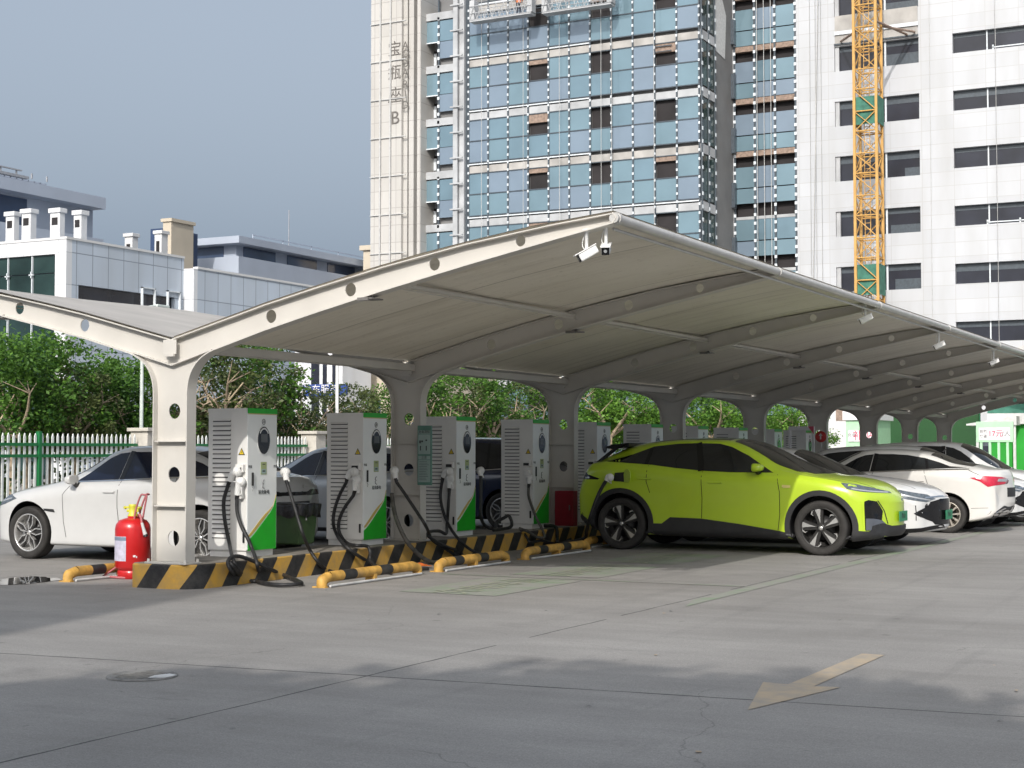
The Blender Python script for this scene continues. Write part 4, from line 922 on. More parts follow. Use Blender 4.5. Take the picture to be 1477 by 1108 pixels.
def wheels(car, wb, track, rad, wd, style, rims, zoff=0.0):
    t, r = wheel_mesh(rad, wd, STY[style]); tm = t.mesh('tyre', [M['tyre'], M['black']]); rm = r.mesh('rim', rims)
    for m in (tm, rm):
        bm = bmesh.new(); bm.from_mesh(m); bmesh.ops.recalc_face_normals(bm, faces=bm.faces[:]); bm.to_mesh(m); bm.free()
    for x in wb:
        for sd in (-1, 1):
            w_ = bpy.data.objects.new('wheel', None); COL.objects.link(w_); w_.parent = car; w_.location = (x, sd * track / 2, rad); w_.empty_display_size = .1
            if sd > 0: w_.rotation_euler.z = math.pi
            for nm, me in (('tyre', tm), ('rim', rm)): o = bpy.data.objects.new(nm, me); COL.objects.link(o); o.parent = w_
def mirror_part(B, car, x, z, m, size=(.105, .10, .058), out=.14, name='wing_mirror', view=(1, -1), tilt=.0):
    for sd in view:
        l, n = B.at(x, z - .05, sd); b = MB(); bm = bmesh.new(); bmesh.ops.create_uvsphere(bm, u_segments=16, v_segments=10, radius=1)
        vs = []
        for v in bm.verts:
            q = Vector([math.copysign(abs(c) ** .62, c) for c in v.co]); px = q.x * size[0]; px = px if px > -.3 * size[0] else -.3 * size[0] + (px + .3 * size[0]) * .15
            vs.append((l.x + px + .02, l.y + sd * (out + q.y * size[1]), z + q.z * size[2] * (1.0 - .25 * max(0, q.x))))
        bm.verts.index_update(); fs = [[v.index for v in f.verts] for f in bm.faces]; bm.free()
        b.add(vs, fs, 0, True)
        b.tube([(l.x + .03, l.y - sd * .02, z - .07), (l.x + .02, l.y + sd * .05, z - .075), (l.x + .01, l.y + sd * out * .8, z - .04)], [.035, .028, .03], 8, 1)
        b.build(name, [m, M['black']], car)
def handle_part(B, car, x, z, m, ln=.19, view=(1, -1)):
    for sd in view:
        l, n = B.at(x, z, sd); b = MB(); y = l.y
        b.bbox((x - ln / 2, min(y - sd * .004, y + sd * .022), z - .014), (x + ln / 2, max(y - sd * .004, y + sd * .022), z + .014), .009); b.build('door_handle', m, car)
def plate_part(car, x, y, z, face, wd=.46, ht=.14, text='粤AD'):
    s = 1 if face == 'front' else -1; b = MB(); b.bbox((x - .004, y - wd / 2, z - ht / 2), (x + .004, y + wd / 2, z + ht / 2), .003, 0)
    vs, fs = text_mesh(text, .085, frame((x + s * .0055, y, z), (0, s, 0), (0, 0, 1)), .0005); b.add(vs, fs, 1); b.build('licence_plate', [M['plate'], M['ink']], car, fix=False)
def ellipse_arc(cx, cz, r0, r1, a0, a1, n=20):
    o = [(cx + r1 * math.cos(R(a0 + (a1 - a0) * i / n)), cz + r1 * math.sin(R(a0 + (a1 - a0) * i / n))) for i in range(n + 1)]
    return o + [(cx + r0 * math.cos(R(a1 + (a0 - a1) * i / n)), cz + r0 * math.sin(R(a1 + (a0 - a1) * i / n))) for i in range(n + 1)]

# ---------------- the lime green SUV
SUVC = 21.62
suv = thing('parked_suv', 'lime green coupe SUV with black cladding, plugged in at its rear wing', 'car', (-7.467, SUVC, 0))
B = Body(dict(
    top=[(-2.27, .70), (-2.23, .98), (-2.16, 1.17), (-1.93, 1.265), (-1.75, 1.40), (-1.5, 1.505), (-1.1, 1.57), (-.6, 1.598), (-.1, 1.60), (.2, 1.565), (.5, 1.46), (.8, 1.32), (1.1, 1.19), (1.33, 1.10), (1.6, 1.065), (1.9, 1.02), (2.117, .955), (2.257, .86), (2.328, .79), (2.359, .72)],
    belt=[(-2.27, .66), (-2.21, .92), (-1.95, 1.225), (-1.64, 1.255), (-.97, 1.205), (-.27, 1.125), (.22, 1.105), (.8, 1.105), (1.2, 1.075), (1.6, 1.02), (1.95, .945), (2.156, .855), (2.296, .76), (2.359, .68)],
    w=[(-2.27, .74), (-2.22, .83), (-2.0, .895), (-1.5, .945), (-.7, .925), (.3, .92), (1.0, .935), (1.45, .945), (1.85, .91), (2.117, .835), (2.234, .77), (2.312, .69), (2.359, .60)],
    yr=[(-2.27, .5), (-2.0, .68), (-1.64, .66), (-1.2, .64), (-.6, .655), (0, .665), (.4, .69), (.8, .755), (1.1, .80), (1.4, .78), (1.9, .70), (2.234, .55), (2.359, .42)],
    zr=[(-2.27, .69), (-2.21, .96), (-1.95, 1.25), (-1.64, 1.315), (-1.3, 1.44), (-.99, 1.515), (-.5, 1.553), (0.05, 1.545), (.3, 1.475), (.55, 1.345), (.8, 1.185), (1.0, 1.13), (1.4, 1.055), (1.9, .985), (2.156, .905), (2.296, .80), (2.359, .70)],
    zb=[(-2.27, .60), (-2.22, .42), (-2.0, .30), (-1.75, .215), (1.9, .205), (2.156, .235), (2.296, .265), (2.359, .33)], bow=.13, rbow=.05, crease=.012))
AR = .435
B.solid('body', [M['lime'], M['black']], suv, [(-1.465, .385, AR), (1.465, .385, AR)])
B.part('side_glass', M['carglass'], suv, [(-1.710, 1.262), (-1.350, 1.365), (-1.040, 1.478), (-0.650, 1.518), (-0.390, 1.525), (-0.330, 1.525), (-0.280, 1.138), (-0.650, 1.172), (-1.020, 1.218)], off=.003)
B.part('side_glass', M['carglass'], suv, [(-0.320, 1.525), (-0.030, 1.515), (0.150, 1.47), (0.400, 1.35), (0.730, 1.145), (0.790, 1.115), (0.170, 1.117), (-0.270, 1.136)], off=.003)
B.line('window_pillar', M['gloss'], suv, [(-0.350, 1.53), (-0.305, 1.33), (-0.265, 1.13)], .085, off=.006)
B.line('window_pillar', M['gloss'], suv, [(-1.070, 1.45), (-1.100, 1.22)], .05, off=.005)
B.part('windscreen', M['carglass'], suv, [(.16, -.60), (.12, 0), (.16, .60), (.62, .66), (1.10, .74), (1.30, .55), (1.36, 0), (1.30, -.55), (1.10, -.74), (.62, -.66)], 'top', .004, step=.08)
B.part('panorama_roof', M['carglass'], suv, [(.08, -.56), (.05, 0), (.08, .56), (-1.15, .54), (-1.15, -.54)], 'top', .003, step=.09)
B.part('rear_window', M['carglass'], suv, [(-1.92, -.58), (-1.92, .58), (-1.60, .55), (-1.60, -.55)], 'top', .004, step=.08)
sp_ = MB(); sp_.prism([(-1.46, 1.535), (-1.62, 1.515), (-1.80, 1.485), (-1.83, 1.46), (-1.78, 1.445), (-1.62, 1.45), (-1.46, 1.47)], 'y', -.62, .62); sp_.build('rear_spoiler', M['gloss'], suv)
for sd in (1, -1):
    sp_ = MB(); sp_.prism([(-1.48, 1.525), (-1.72, 1.505), (-1.83, 1.46), (-1.71, 1.44), (-1.95, 1.262), (-2.02, 1.245), (-1.88, 1.258), (-1.60, 1.465)], 'y', sd * .62, sd * .665) ; sp_.build('spoiler_wing', M['gloss'], suv)
# wheel arch and sill cladding
def arch_poly(cx): return ellipse_arc(cx, .385, AR - .008, AR + .065, -30, 210, 28)
for cx in (-1.465, 1.465): B.part('arch_cladding', M['clad'], suv, arch_poly(cx), off=.014, skirt=.05, step=.045)
B.part('sill_cladding', M['clad'], suv, [(-1.03, .255), (-.98, .385), (-.84, .385), (-.71, .478), (-.25, .468), (.3, .405), (.86, .325), (1.0, .30), (1.03, .22), (.9, .215), (-.9, .215)], off=.010, skirt=.04)
B.part('front_skirt', M['clad'], suv, [(1.86, .212), (1.93, .345), (2.078, .335), (2.156, .36), (2.211, .39), (2.211, .27), (2.156, .25)], off=.022, skirt=.05, step=.03)
B.part('front_skirt', M['clad'], suv, [(-.74, .29), (-.72, .41), (-.52, .44), (-.36, .40), (.36, .40), (.52, .44), (.72, .41), (.74, .29), (.4, .27), (-.4, .27)], 'front', .022, .05, .03)
B.part('rear_skirt', M['clad'], suv, [(-1.98, .36), (-2.02, .43), (-2.23, .56), (-2.27, .50), (-2.18, .3), (-1.95, .28)], off=.010, skirt=.03)
B.part('rear_skirt', M['clad'], suv, [(-.74, .36), (-.70, .55), (.70, .55), (.74, .36), (.5, .33), (-.5, .33)], 'rear', .012, .03)
# air curtain in the front corner, lamps
B.part('corner_vent', M['gloss'], suv, [(2.043, .355), (2.039, .735), (2.078, .755), (2.156, .735), (2.207, .60), (2.195, .47), (2.148, .38)], off=.012, step=.03)
B.part('vent_fin', M['ventgrey'], suv, [(2.047, .352), (2.05, .51), (2.12, .505), (2.20, .475), (2.232, .43), (2.187, .345)], off=.018, step=.03)
B.line('vent_edge', M['lime'], suv, [(2.027, .34), (2.023, .75)], .022, off=.014)
B.line('bumper_gap', M['seam'], suv, [(2.168, .745), (2.226, .60), (2.257, .43)], .010)
B.part('headlight', M['lamp'], suv, [(1.735, .985), (1.83, .90), (2.0, .865), (2.265, .838), (2.234, .862), (2.078, .92), (1.90, .965)], off=.005, step=.035)
B.line('daytime_lamp', M['lampbright'], suv, [(1.88, .905), (2.039, .875), (2.234, .848)], .016, off=.009)
B.part('tail_light', M['gloss'], suv, [(-2.23, 1.0), (-2.23, 1.13), (-2.10, 1.17), (-1.99, 1.075), (-1.79, 1.015), (-1.82, 1.0), (-2.0, 1.005)], off=.005, step=.04)
B.line('tail_strip', M['lampbright'], suv, [(-2.17, 1.025), (-1.96, 1.03)], .024, off=.009)
B.part('tail_bar', M['taillamp'], suv, [(-.68, 1.0), (-.68, 1.07), (.68, 1.07), (.68, 1.0)], 'rear', .005)
for pts in ([(-.24, 1.125), (-.225, .75), (-.24, .47)], [(.86, 1.09), (.905, .85), (.90, .55), (.87, .33)], [(-1.05, 1.205), (-1.06, .98), (-1.01, .82)]): B.line('door_gap', M['seam'], suv, pts, .009)
B.line('bonnet_gap', M['seam'], suv, [(1.05, .735), (1.5, .70), (1.95, .63), (2.156, .5)], .010, 'top'); B.line('bonnet_gap', M['seam'], suv, [(1.05, -.735), (1.5, -.70), (1.95, -.63), (2.156, -.5)], .010, 'top')
for x, z in ((-1.09, 1.02), (-.03, .975)): handle_part(B, suv, x, z, M['lime'], .21)
B.part('side_marker', M['amber'], suv, [(.94, .925), (.945, .95), (1.06, .945), (1.06, .915), (.97, .91)], off=.010, skirt=.01)
mirror_part(B, suv, .56, 1.185, M['lime'])
B.part('charge_port', M['black'], suv, [(-1.56, .98), (-1.54, 1.10), (-1.40, 1.11), (-1.34, 1.05), (-1.36, .97)], 'r', .006)
l, n = B.at(-1.37, 1.05, -1); b = MB(); mt = frame((l.x + .05, l.y - .05, 1.055), (.75, -.5, 0), (0, 0, 1)); b.prism([(-.075, -.085), (.06, -.09), (.085, -.03), (.08, .06), (.03, .10), (-.06, .09), (-.085, .02)], 'z', 0, .012, 0, mt); b.build('charge_flap', M['lime'], suv)
plate_part(suv, 2.37, 0.0, .52, 'front')
b = MB(); b.lathe([(.035, 0), (.03, .004), (0, .004)], 20, 'x', (2.352, 0, .74)); b.build('badge', M['chrome'], suv)
wheels(suv, (-1.465, 1.465), 1.62, .372, .235, 'blade', [M['alloy'], M['rimdark'], M['black']])
# its charging lead, from cabinet 5
px_ = Vector((-7.467 - 1.50, SUVC + l.y - .06, 1.04))
def s5(x, y, v): return PY(800 + x / 4.344, 600 + y / 4.344, v)
ys_ = SUVC + l.y - .10
h5 = s5(345, 385, ys_); g5 = s5(325, 405, ys_)
cb = cable(c5, [s5(318, 412, ys_), s5(285, 470, ys_), s5(255, 540, ys_ - .05), s5(235, 600, ys_ - .05), s5(215, 660, ys_ - .03), s5(200, 720, ys_ + .2), s5(180, 770, ys_ + .35), Vector((-10.0, ys_ + .3, .05)), Vector((-10.12, ys_ + .5, .1)), Vector((-10.19, ys_ + .6, .27)), Vector((-10.45, ys_ + .75, .28)), Vector((-10.9, ys_ + .8, .28))], .026)
plug(c5, h5, g5, s5(316, 416, ys_)).parent = cb

# ---------------- generic saloon / hatch shapes
def sedan(label, loc, rotz, paint, glass, L=(-2.25, 2.35), wb=(-1.41, 1.41), rad=.335, style='double', rims=None, hatch=False, roof=1.49, lamps='sedan', name='parked_sedan', zshift=0, grille=False, plates=True, wscale=1.0, cowl=0.0):
    t = thing(name, label, 'car', loc, rotz)
    x0, x1 = L; W = .915 * wscale; k = roof - 1.48
    if hatch:
        top = [(x0, .72), (x0 + .05, 1.0), (x0 + .14, 1.13), (x0 + .36, 1.33 + k), (x0 + .60, 1.43 + k), (-1.0, 1.475 + k), (-.4, 1.485 + k), (.05, 1.46 + k), (.4, 1.36 + k), (.8, 1.17 + k * .5), (1.08, 1.05), (1.5, 1.00), (x1 - .45, .93), (x1 - .2, .86), (x1 - .06, .77), (x1, .70)]
        zr = [(x0, .70), (x0 + .06, .97), (x0 + .2, 1.12), (x0 + .42, 1.28 + k), (x0 + .70, 1.37 + k), (-1.0, 1.42 + k), (-.4, 1.44 + k), (0, 1.41 + k), (.25, 1.30 + k), (.55, 1.12 + k * .5), (.8, 1.05), (1.2, 1.0), (x1 - .45, .90), (x1 - .15, .79), (x1, .68)]
        belt = [(x0, .66), (x0 + .1, .96), (x0 + .4, 1.10), (-1.0, 1.06), (0, 1.02), (.7, 1.01), (1.2, .965), (x1 - .5, .86), (x1 - .15, .74), (x1, .66)]
    else:
        top = [(x0, .74), (x0 + .05, 1.0), (x0 + .12, 1.09), (x0 + .35, 1.115), (x0 + .55, 1.16), (-1.45, 1.27 + k), (-1.1, 1.40 + k), (-.7, 1.465 + k), (-.3, 1.483 + k), (.05, 1.475 + k), (.3, 1.42 + k), (.6, 1.27 + k), (.95, 1.08), (1.15, 1.02), (1.5, .975), (x1 - .45, .90), (x1 - .2, .83), (x1 - .06, .74), (x1, .68)]
        zr = [(x0, .72), (x0 + .06, .97), (x0 + .3, 1.07), (x0 + .55, 1.12), (-1.5, 1.20 + k * .7), (-1.1, 1.345 + k), (-.7, 1.42 + k), (-.3, 1.44 + k), (0, 1.425 + k), (.2, 1.36 + k), (.5, 1.17 + k * .5), (.75, 1.06), (1.15, .98), (x1 - .45, .87), (x1 - .15, .77), (x1, .66)]
        belt = [(x0, .68), (x0 + .1, .96), (x0 + .45, 1.06), (-1.4, 1.09), (-.9, 1.07), (0, 1.03), (.7, 1.005), (1.2, .94), (x1 - .5, .83), (x1 - .15, .72), (x1, .64)]
    B = Body(dict(top=top, zr=zr, belt=belt, w=[(x0, W * .64), (x0 + .06, W * .82), (x0 + .35, W * .93), (-1.2, W), (0, W * .985), (1.2, W * .985), (x1 - .5, W * .93), (x1 - .22, W * .86), (x1 - .06, W * .74), (x1, W * .64)],
        yr=[(x0, .5), (x0 + .3, .70), (-1.5, .62), (-1.0, .585), (-.3, .60), (.1, .615), (.5, .68), (.9, .75), (1.3, .72), (x1 - .3, .58), (x1, .42)], zb=[(x0, .52), (x0 + .06, .36), (x0 + .3, .25), (-1.6, .18), (1.6, .18), (x1 - .3, .20), (x1 - .06, .23), (x1, .29)], bow=.13))
    ar = rad + .055
    B.solid('body', [paint, M['black']], t, [(wb[0], rad + .015, ar), (wb[1], rad + .015, ar)])
    bl = lambda x: B.c['belt'](x) + .018
    zt = lambda x: B.c['zr'](x) - .045
    q = -1.62 if not hatch else x0 + .52
    qx = [q + .02, q + .18, q + .36, -1.0, -.7, -.45]
    B.part('side_glass', glass, t, [(q - .10, bl(q - .1) + .03)] + [(x, zt(x)) for x in qx if zt(x) > bl(x) + .03] + [(-.18, zt(-.18)), (-.14, bl(-.14)), (-.6, bl(-.6)), (-1.0, bl(-1.0))], off=.003)
    B.part('side_glass', glass, t, [(-.10, zt(-.1)), (0.05, zt(.05)), (.2, zt(.2)), (.4, zt(.4)), (.62, bl(.62) + .015), (.62, bl(.62)), (.2, bl(.2)), (-.06, bl(-.06))], off=.003)
    B.line('window_pillar', M['gloss'], t, [(-.15, zt(-.15) + .01), (-.11, bl(-.11) - .005)], .075, off=.006)
    B.line('window_pillar', M['gloss'], t, [(-1.02, zt(-1.02) - .01), (-1.08, bl(-1.08))], .045, off=.005)
    B.line('window_trim', M['chrome'], t, [(q - .16, bl(q - .16) + .005), (-1.0, bl(-1.0) - .014), (0, bl(0) - .014), (.66, bl(.66) - .012)], .016, off=.007)
    w0 = .02 if hatch else .0; ws = 1.08 if hatch else .98
    B.part('windscreen', glass, t, [(w0 + .16, -.55), (w0 + .11, 0), (w0 + .16, .55), (ws - .16, .68), (ws - .02, .52), (ws + .04, 0), (ws - .02, -.52), (ws - .16, -.68)], 'top', .004, step=.08)
    r0, r1 = (x0 + .18, x0 + .58) if hatch else (x0 + .58, -1.08)
    B.part('rear_window', glass, t, [(r0, -.60), (r0 - .02, 0), (r0, .60), (r1, .52), (r1 + .04, 0), (r1, -.52)], 'top', .004, step=.08)
    for pts in ([(-.13, bl(-.13)), (-.11, .7), (-.14, .30)], [(.66, bl(.66) - .02), (.80, .85), (.80, .5), (.76, .30)], [(-1.02, bl(-1.02)), (-1.10, .85), (-1.03, .68)]): B.line('door_gap', M['seam'], t, pts, .008)
    B.line('bonnet_gap', M['seam'], t, [(.9, .72), (1.4, .69), (x1 - .35, .60)], .009, 'top'); B.line('bonnet_gap', M['seam'], t, [(.9, -.72), (1.4, -.69), (x1 - .35, -.60)], .009, 'top')
    if style != 'double' or name != 'parked_sedan': B.part('sill_trim', M['clad'], t, [(wb[0] + ar + .04, .19), (wb[0] + ar + .03, .245), (wb[1] - ar - .03, .245), (wb[1] - ar - .04, .19)], off=.008, skirt=.03)
    for x in (-.95, .02): handle_part(B, t, x, .895, paint)
    mirror_part(B, t, .56, 1.045, paint, (.08, .095, .062), .12)
    # tail end
    if lamps == 'wide':
        B.part('tail_light', M['taillamp'], t, [(x0 + .60, .955), (x0 + .36, .985), (x0 + .12, .965), (x0 + .03, .92), (x0 + .06, .85), (x0 + .30, .80), (x0 + .42, .89)], off=.006, step=.04)
        B.part('lamp_insert', M['lampbright'], t, [(x0 + .50, .955), (x0 + .40, .965), (x0 + .41, .93), (x0 + .47, .935)], off=.010, step=.03); B.part('lamp_insert', M['lampbright'], t, [(x0 + .16, .935), (x0 + .06, .935), (x0 + .08, .885), (x0 + .17, .89)], off=.010, step=.03)
        B.line('boot_gap', M['seam'], t, [(x0 + .62, 1.08), (x0 + .42, .99)], .008)
        B.part('rear_valance', M['clad'], t, [(x0 + .22, .34), (x0 + .10, .47), (x0 + .02, .46), (x0 + .02, .37), (x0 + .12, .28), (x0 + .28, .27)], off=.007)
        B.line('exhaust_trim', M['chrome'], t, [(x0 + .20, .35), (x0 + .10, .42), (x0 + .03, .42)], .02, off=.012)
        B.line('bumper_gap', M['seam'], t, [(wb[0] - ar - .02, .43), (x0 + .3, .44)], .006)
        b = MB(); b.tube([(-1.18, 0, 1.43 + k), (-1.25, 0, 1.50 + k)], [.018, .004], 6); b.build('antenna', M['black'], t)
    elif lamps == 'bar':
        B.part('tail_light', M['gloss'], t, [(x0 + .30, .90), (x0 + .10, .93), (x0 + .03, .90), (x0 + .05, .85), (x0 + .25, .855)], off=.006); B.part('tail_light', M['gloss'], t, [(-.70, .855), (-.70, .90), (.70, .90), (.70, .855)], 'rear', .006)
        vs, fs = text_mesh('E · · · · · ·', .06, frame((x0 - .012, -.2, .965), (0, -1, 0), (0, 0, 1)), .001); b = MB(); b.add(vs, fs); b.build('badge', M['chrome'], t, fix=False)
    else:
        B.part('tail_light', M['taillamp'], t, [(x0 + .40, .93), (x0 + .10, .97), (x0 + .03, .93), (x0 + .06, .84), (x0 + .30, .85)], off=.006)
    B.part('rear_plate_recess', M['clad'], t, [(-.35, .62), (-.35, .78), (.35, .78), (.35, .62)], 'rear', .004)
    # nose
    B.part('headlight', M['lamp'], t, [(x1 - .72, .79), (x1 - .55, .84), (x1 - .20, .765), (x1 - .10, .70), (x1 - .20, .66), (x1 - .48, .71)], off=.006, step=.04)
    B.line('daytime_lamp', M['lampbright'], t, [(x1 - .62, .79), (x1 - .40, .745), (x1 - .16, .685)], .018, off=.010)
    if grille:
        B.part('grille', M['gloss'], t, [(-.62, .50), (-.50, .66), (-.30, .70), (.30, .70), (.50, .66), (.62, .50), (.42, .32), (-.42, .32)], 'front', .006)
        B.part('grille_side', M['gloss'], t, [(x1 - .34, .49), (x1 - .05, .68), (x1, .6), (x1, .36), (x1 - .08, .33)], off=.006)
        B.line('bumper_lip', M['gloss'], t, [(x1 - .55, .235), (x1 - .25, .255), (x1 - .03, .30)], .05, off=.014)
        B.line('nose_strip', M['chrome'], t, [(-.60, .72), (-.3, .735), (.3, .735), (.60, .72)], .02, 'front', .008)
    else:
        B.part('grille', M['gloss'], t, [(-.55, .40), (-.50, .60), (.50, .60), (.55, .40), (.4, .30), (-.4, .30)], 'front', .006)
        B.part('vent_trim', M['clad'], t, [(.94, .62), (.96, .66), (1.13, .665), (1.12, .64)], off=.008)
    if plates: plate_part(t, x1 + .015, 0, .46, 'front')
    wheels(t, wb, 1.585 * wscale, rad, .215, style, rims or [M['alloy'], M['rimdark'], M['black']])
    return t, B
sedan('sunlit white saloon parked nose to the fence behind the end column', (-13.66, 16.22, 0), math.pi, M['wpaint'], M['blueglass'], rad=.345, roof=1.49, lamps='bar')
sedan('silver grey car mostly hidden between the first two charging cabinets', (-13.85, 20.85, 0), math.pi, M['spaint'], M['blueglass'], roof=1.50, hatch=True, name='parked_hatchback', plates=False)
sedan('navy blue SUV seen in the gap right of the third cabinet', (-14.35, 25.55, 0), math.pi, M['bpaint'], M['carglass'], roof=1.66, hatch=True, name='parked_suv', plates=False)
sedan('white car with dark diamond grille nosing out beside the lime green car', (-7.38, 23.98, 0), 0, M['wpaint'], M['carglass'], roof=1.47, grille=True, L=(-2.25, 2.40), wb=(-1.36, 1.36), rad=.33, hatch=True, name='parked_hatchback')
sedan('dusty white saloon with a red wraparound tail lamp, backed out towards the lane', (-7.13, 28.28, 0), math.pi, M['wpaint_warm'], M['carglass'], lamps='wide', style='ten', rims=[M['alloy_warm'], M['rimdark'], M['black']], L=(-2.40, 2.25), wb=(-1.43, 1.38), rad=.315, roof=1.445, plates=False)
sedan('white hatchback nosing out just beyond the dusty white saloon', (-6.95, 30.65, 0), 0, M['wpaint'], M['carglass'], roof=1.52, grille=True, hatch=True, name='parked_hatchback', L=(-2.25, 2.20), wb=(-1.32, 1.32))
sedan('white SUV at the right edge, farthest along the parked row', (-6.65, 33.0, 0), 0, M['wpaint'], M['carglass'], roof=1.60, hatch=True, name='parked_suv', rad=.36, plates=False)

# ================================================================== SMALL THINGS ROUND THE ISLAND
# wheel stops: bent pipe with legs, striped
def wheel_stop(label, x, y0, y1):
    t = thing('wheel_stop', label, 'wheel stop', (x, y0, 0), 0, 'striped pipe wheel stops'); Ln = y1 - y0; r = .056; zc = .105
    b = MB(); pts = [(0, 0, 0), (0, .005, .07), (0, .045, zc - .02), (0, .12, zc)] ; pts = smooth_path(pts, 4)
    b.tube(pts, r, 12, 0); n = 7; ys = [.12 + (Ln - .24) * i / n for i in range(n + 1)]; 
    for i in range(n): b.tube([(0, ys[i], zc), (0, ys[i + 1], zc)], r, 12, (0, 1, 0, 0, 1, 0, 0)[i] if False else (1 if i in (1, 4) else 0), caps=False)
    b.tube(smooth_path([(0, Ln - .12, zc), (0, Ln - .045, zc - .02), (0, Ln - .005, .07), (0, Ln, 0)], 4), r, 12, 0)
    b.build('pipe', [M['yellowpipe'], M['blackpipe']], t)
    b = MB(); b.box((-.10, -.03, 0), (.06, .03, .012)); b.build('foot_plate', M['yellowpipe'], t)
    b = MB(); b.bbox((-.07, Ln * .5 - .03, 0), (.05, Ln * .5 + .03, zc - .02), .004); b.build('support_leg', M['yellowpipe'], t)
    b = MB(); b.tube([(.085, .03, .018), (.085, Ln - .05, .018)], .014, 8); b.build('ground_rod', M['pale'], t)
    return t
ws = wheel_stop('yellow and black pipe wheel stop in front of the second charger', -9.20, 13.52, 15.45)
wheel_stop('yellow and black pipe wheel stop beside the orange rag', -9.18, 15.90, 17.60)
wheel_stop('yellow and black pipe wheel stop just left of the lime green car', -9.20, 18.18, 20.10)
wheel_stop('yellow and black pipe wheel stop running behind the red extinguisher', -12.05, 12.86, 14.6)
wheel_stop('yellow and black pipe wheel stop under the tail of the lime green car', -9.50, 20.75, 22.3)
# rag
b = MB(); vs = []; r2 = random.Random(3)
for j in range(9):
    for i in range(13):
        u, v = i / 12 - .5, j / 8 - .5; vs.append((u * .42 * (1 + r2.uniform(-.1, .1)), v * .22 * (1 + r2.uniform(-.2, .2)), .012 + .055 * r2.random() * (1 - 3.4 * u * u) * (1 - 3 * v * v) + .012))
b.add(vs, [(j * 13 + i, j * 13 + i + 1, (j + 1) * 13 + i + 1, (j + 1) * 13 + i) for j in range(8) for i in range(12)], 0, True)
p = G(598, 820); tag(b.build('crumpled_rag', M['orange'], None, p, R(60)), 'crumpled orange rag on the ground behind a wheel stop', 'rag')

# wheeled extinguisher
ep = G(191, 834); t = thing('fire_extinguisher', 'big red wheeled fire extinguisher with yellow valve beside the end column', 'extinguisher', ep, R(22))
b = MB(); b.lathe([(.0, .07), (.12, .075), (.165, .10), (.195, .14), (.195, .55), (.185, .60), (.15, .645), (.09, .665), (.06, .67), (.06, .69), (0, .69)], 32); b.build('tank', M['red'], t)
b = MB(); b.lathe([(.155, .0), (.165, .005), (.165, .085), (.15, .10)], 28); b.build('skirt', M['red'], t)
b = MB(); b.lathe([(.055, .67), (.06, .70), (.045, .72), (.045, .80), (.05, .82), (0, .82)], 14); b.bbox((-.085, -.012, .775), (.05, .012, .80), .005); b.bbox((-.07, -.02, .735), (.07, .02, .765), .006); b.tube([(-.085, 0, .79), (-.10, 0, .775)], .02, 8); b.lathe([(.016, 0), (.016, .05), (0, .05)], 8, 'x', (.05, 0, .78)); b.build('valve', M['brass'], t)
b = MB()
for s in (-.055, .055): b.tube(smooth_path([(.04, s * 1.5, .60), (.05, s * 1.5, .72), (.08, s * 1.6, .83), (.12, s * 1.7, .925), (.15, s * 1.7, .93)], 4), .011, 8)
b.tube([(.15, -.0935, .93), (.15, .0935, .93)], .011, 8); b.tube(smooth_path([(.15, -.0935, .93), (.185, -.0935, .92), (.165, -.0935, .80), (.14, -.085, .66)], 4), .011, 8); b.build('cart_handle', M['pink'], t)
b = MB(); b.tube(smooth_path([(.08, -.05, .69), (.11, -.10, .71), (.14, -.13, .66), (.15, -.14, .60)], 4), .014, 8, 0); b.tube([(.15, -.14, .62), (.18, -.15, .53), (.195, -.155, .49)], [.016, .020, .024], 10, 1); b.tube([(.195, -.155, .492), (.202, -.157, .47)], [.024, .026], 10, 2); b.build('hose_nozzle', [M['pink'], M['pale'], M['black']], t)
def curved_label(a0, a1, z0, z1, r, m, nm, mi=None):
    b = MB(); n = 10; vs = [(r * math.cos(R(a0 + (a1 - a0) * i / n)), r * math.sin(R(a0 + (a1 - a0) * i / n)), z) for z in (z0, z1) for i in range(n + 1)]
    b.add(vs, [(i, i + 1, n + 2 + i, n + 1 + i) for i in range(n)], 0, True); return b.build(nm, m, t)
curved_label(-172, -93, .20, .47, .1965, M['label'], 'paper_label'); curved_label(-172, -93, .425, .465, .1975, M['labelhead'], 'label_heading')
for (a, z, w_) in ((-70, .245, 8), (-60, .235, 3)): curved_label(a, a + w_, z, z + .022, .1968, M['signwhite'], 'paint_chip')
vs, fs = text_mesh('38', .042, Matrix.Identity(4), 0); vs = [(.1972 * math.cos(R(-60) + v.x / .197), .1972 * math.sin(R(-60) + v.x / .197), .155 + v.y) for v in vs]; b = MB(); b.add(vs, fs); b.build('stencil_lettering', M['signwhite'], t, fix=False)
b = MB(); b.tube([(-.33, -.02, .02), (-.16, -.04, .13)], .012, 6); b.tube([(-.33, -.02, .02), (-.05, -.16, .015), (.1, -.1, .015)], .014, 6); b.build('foot_frame', M['pink'], t)

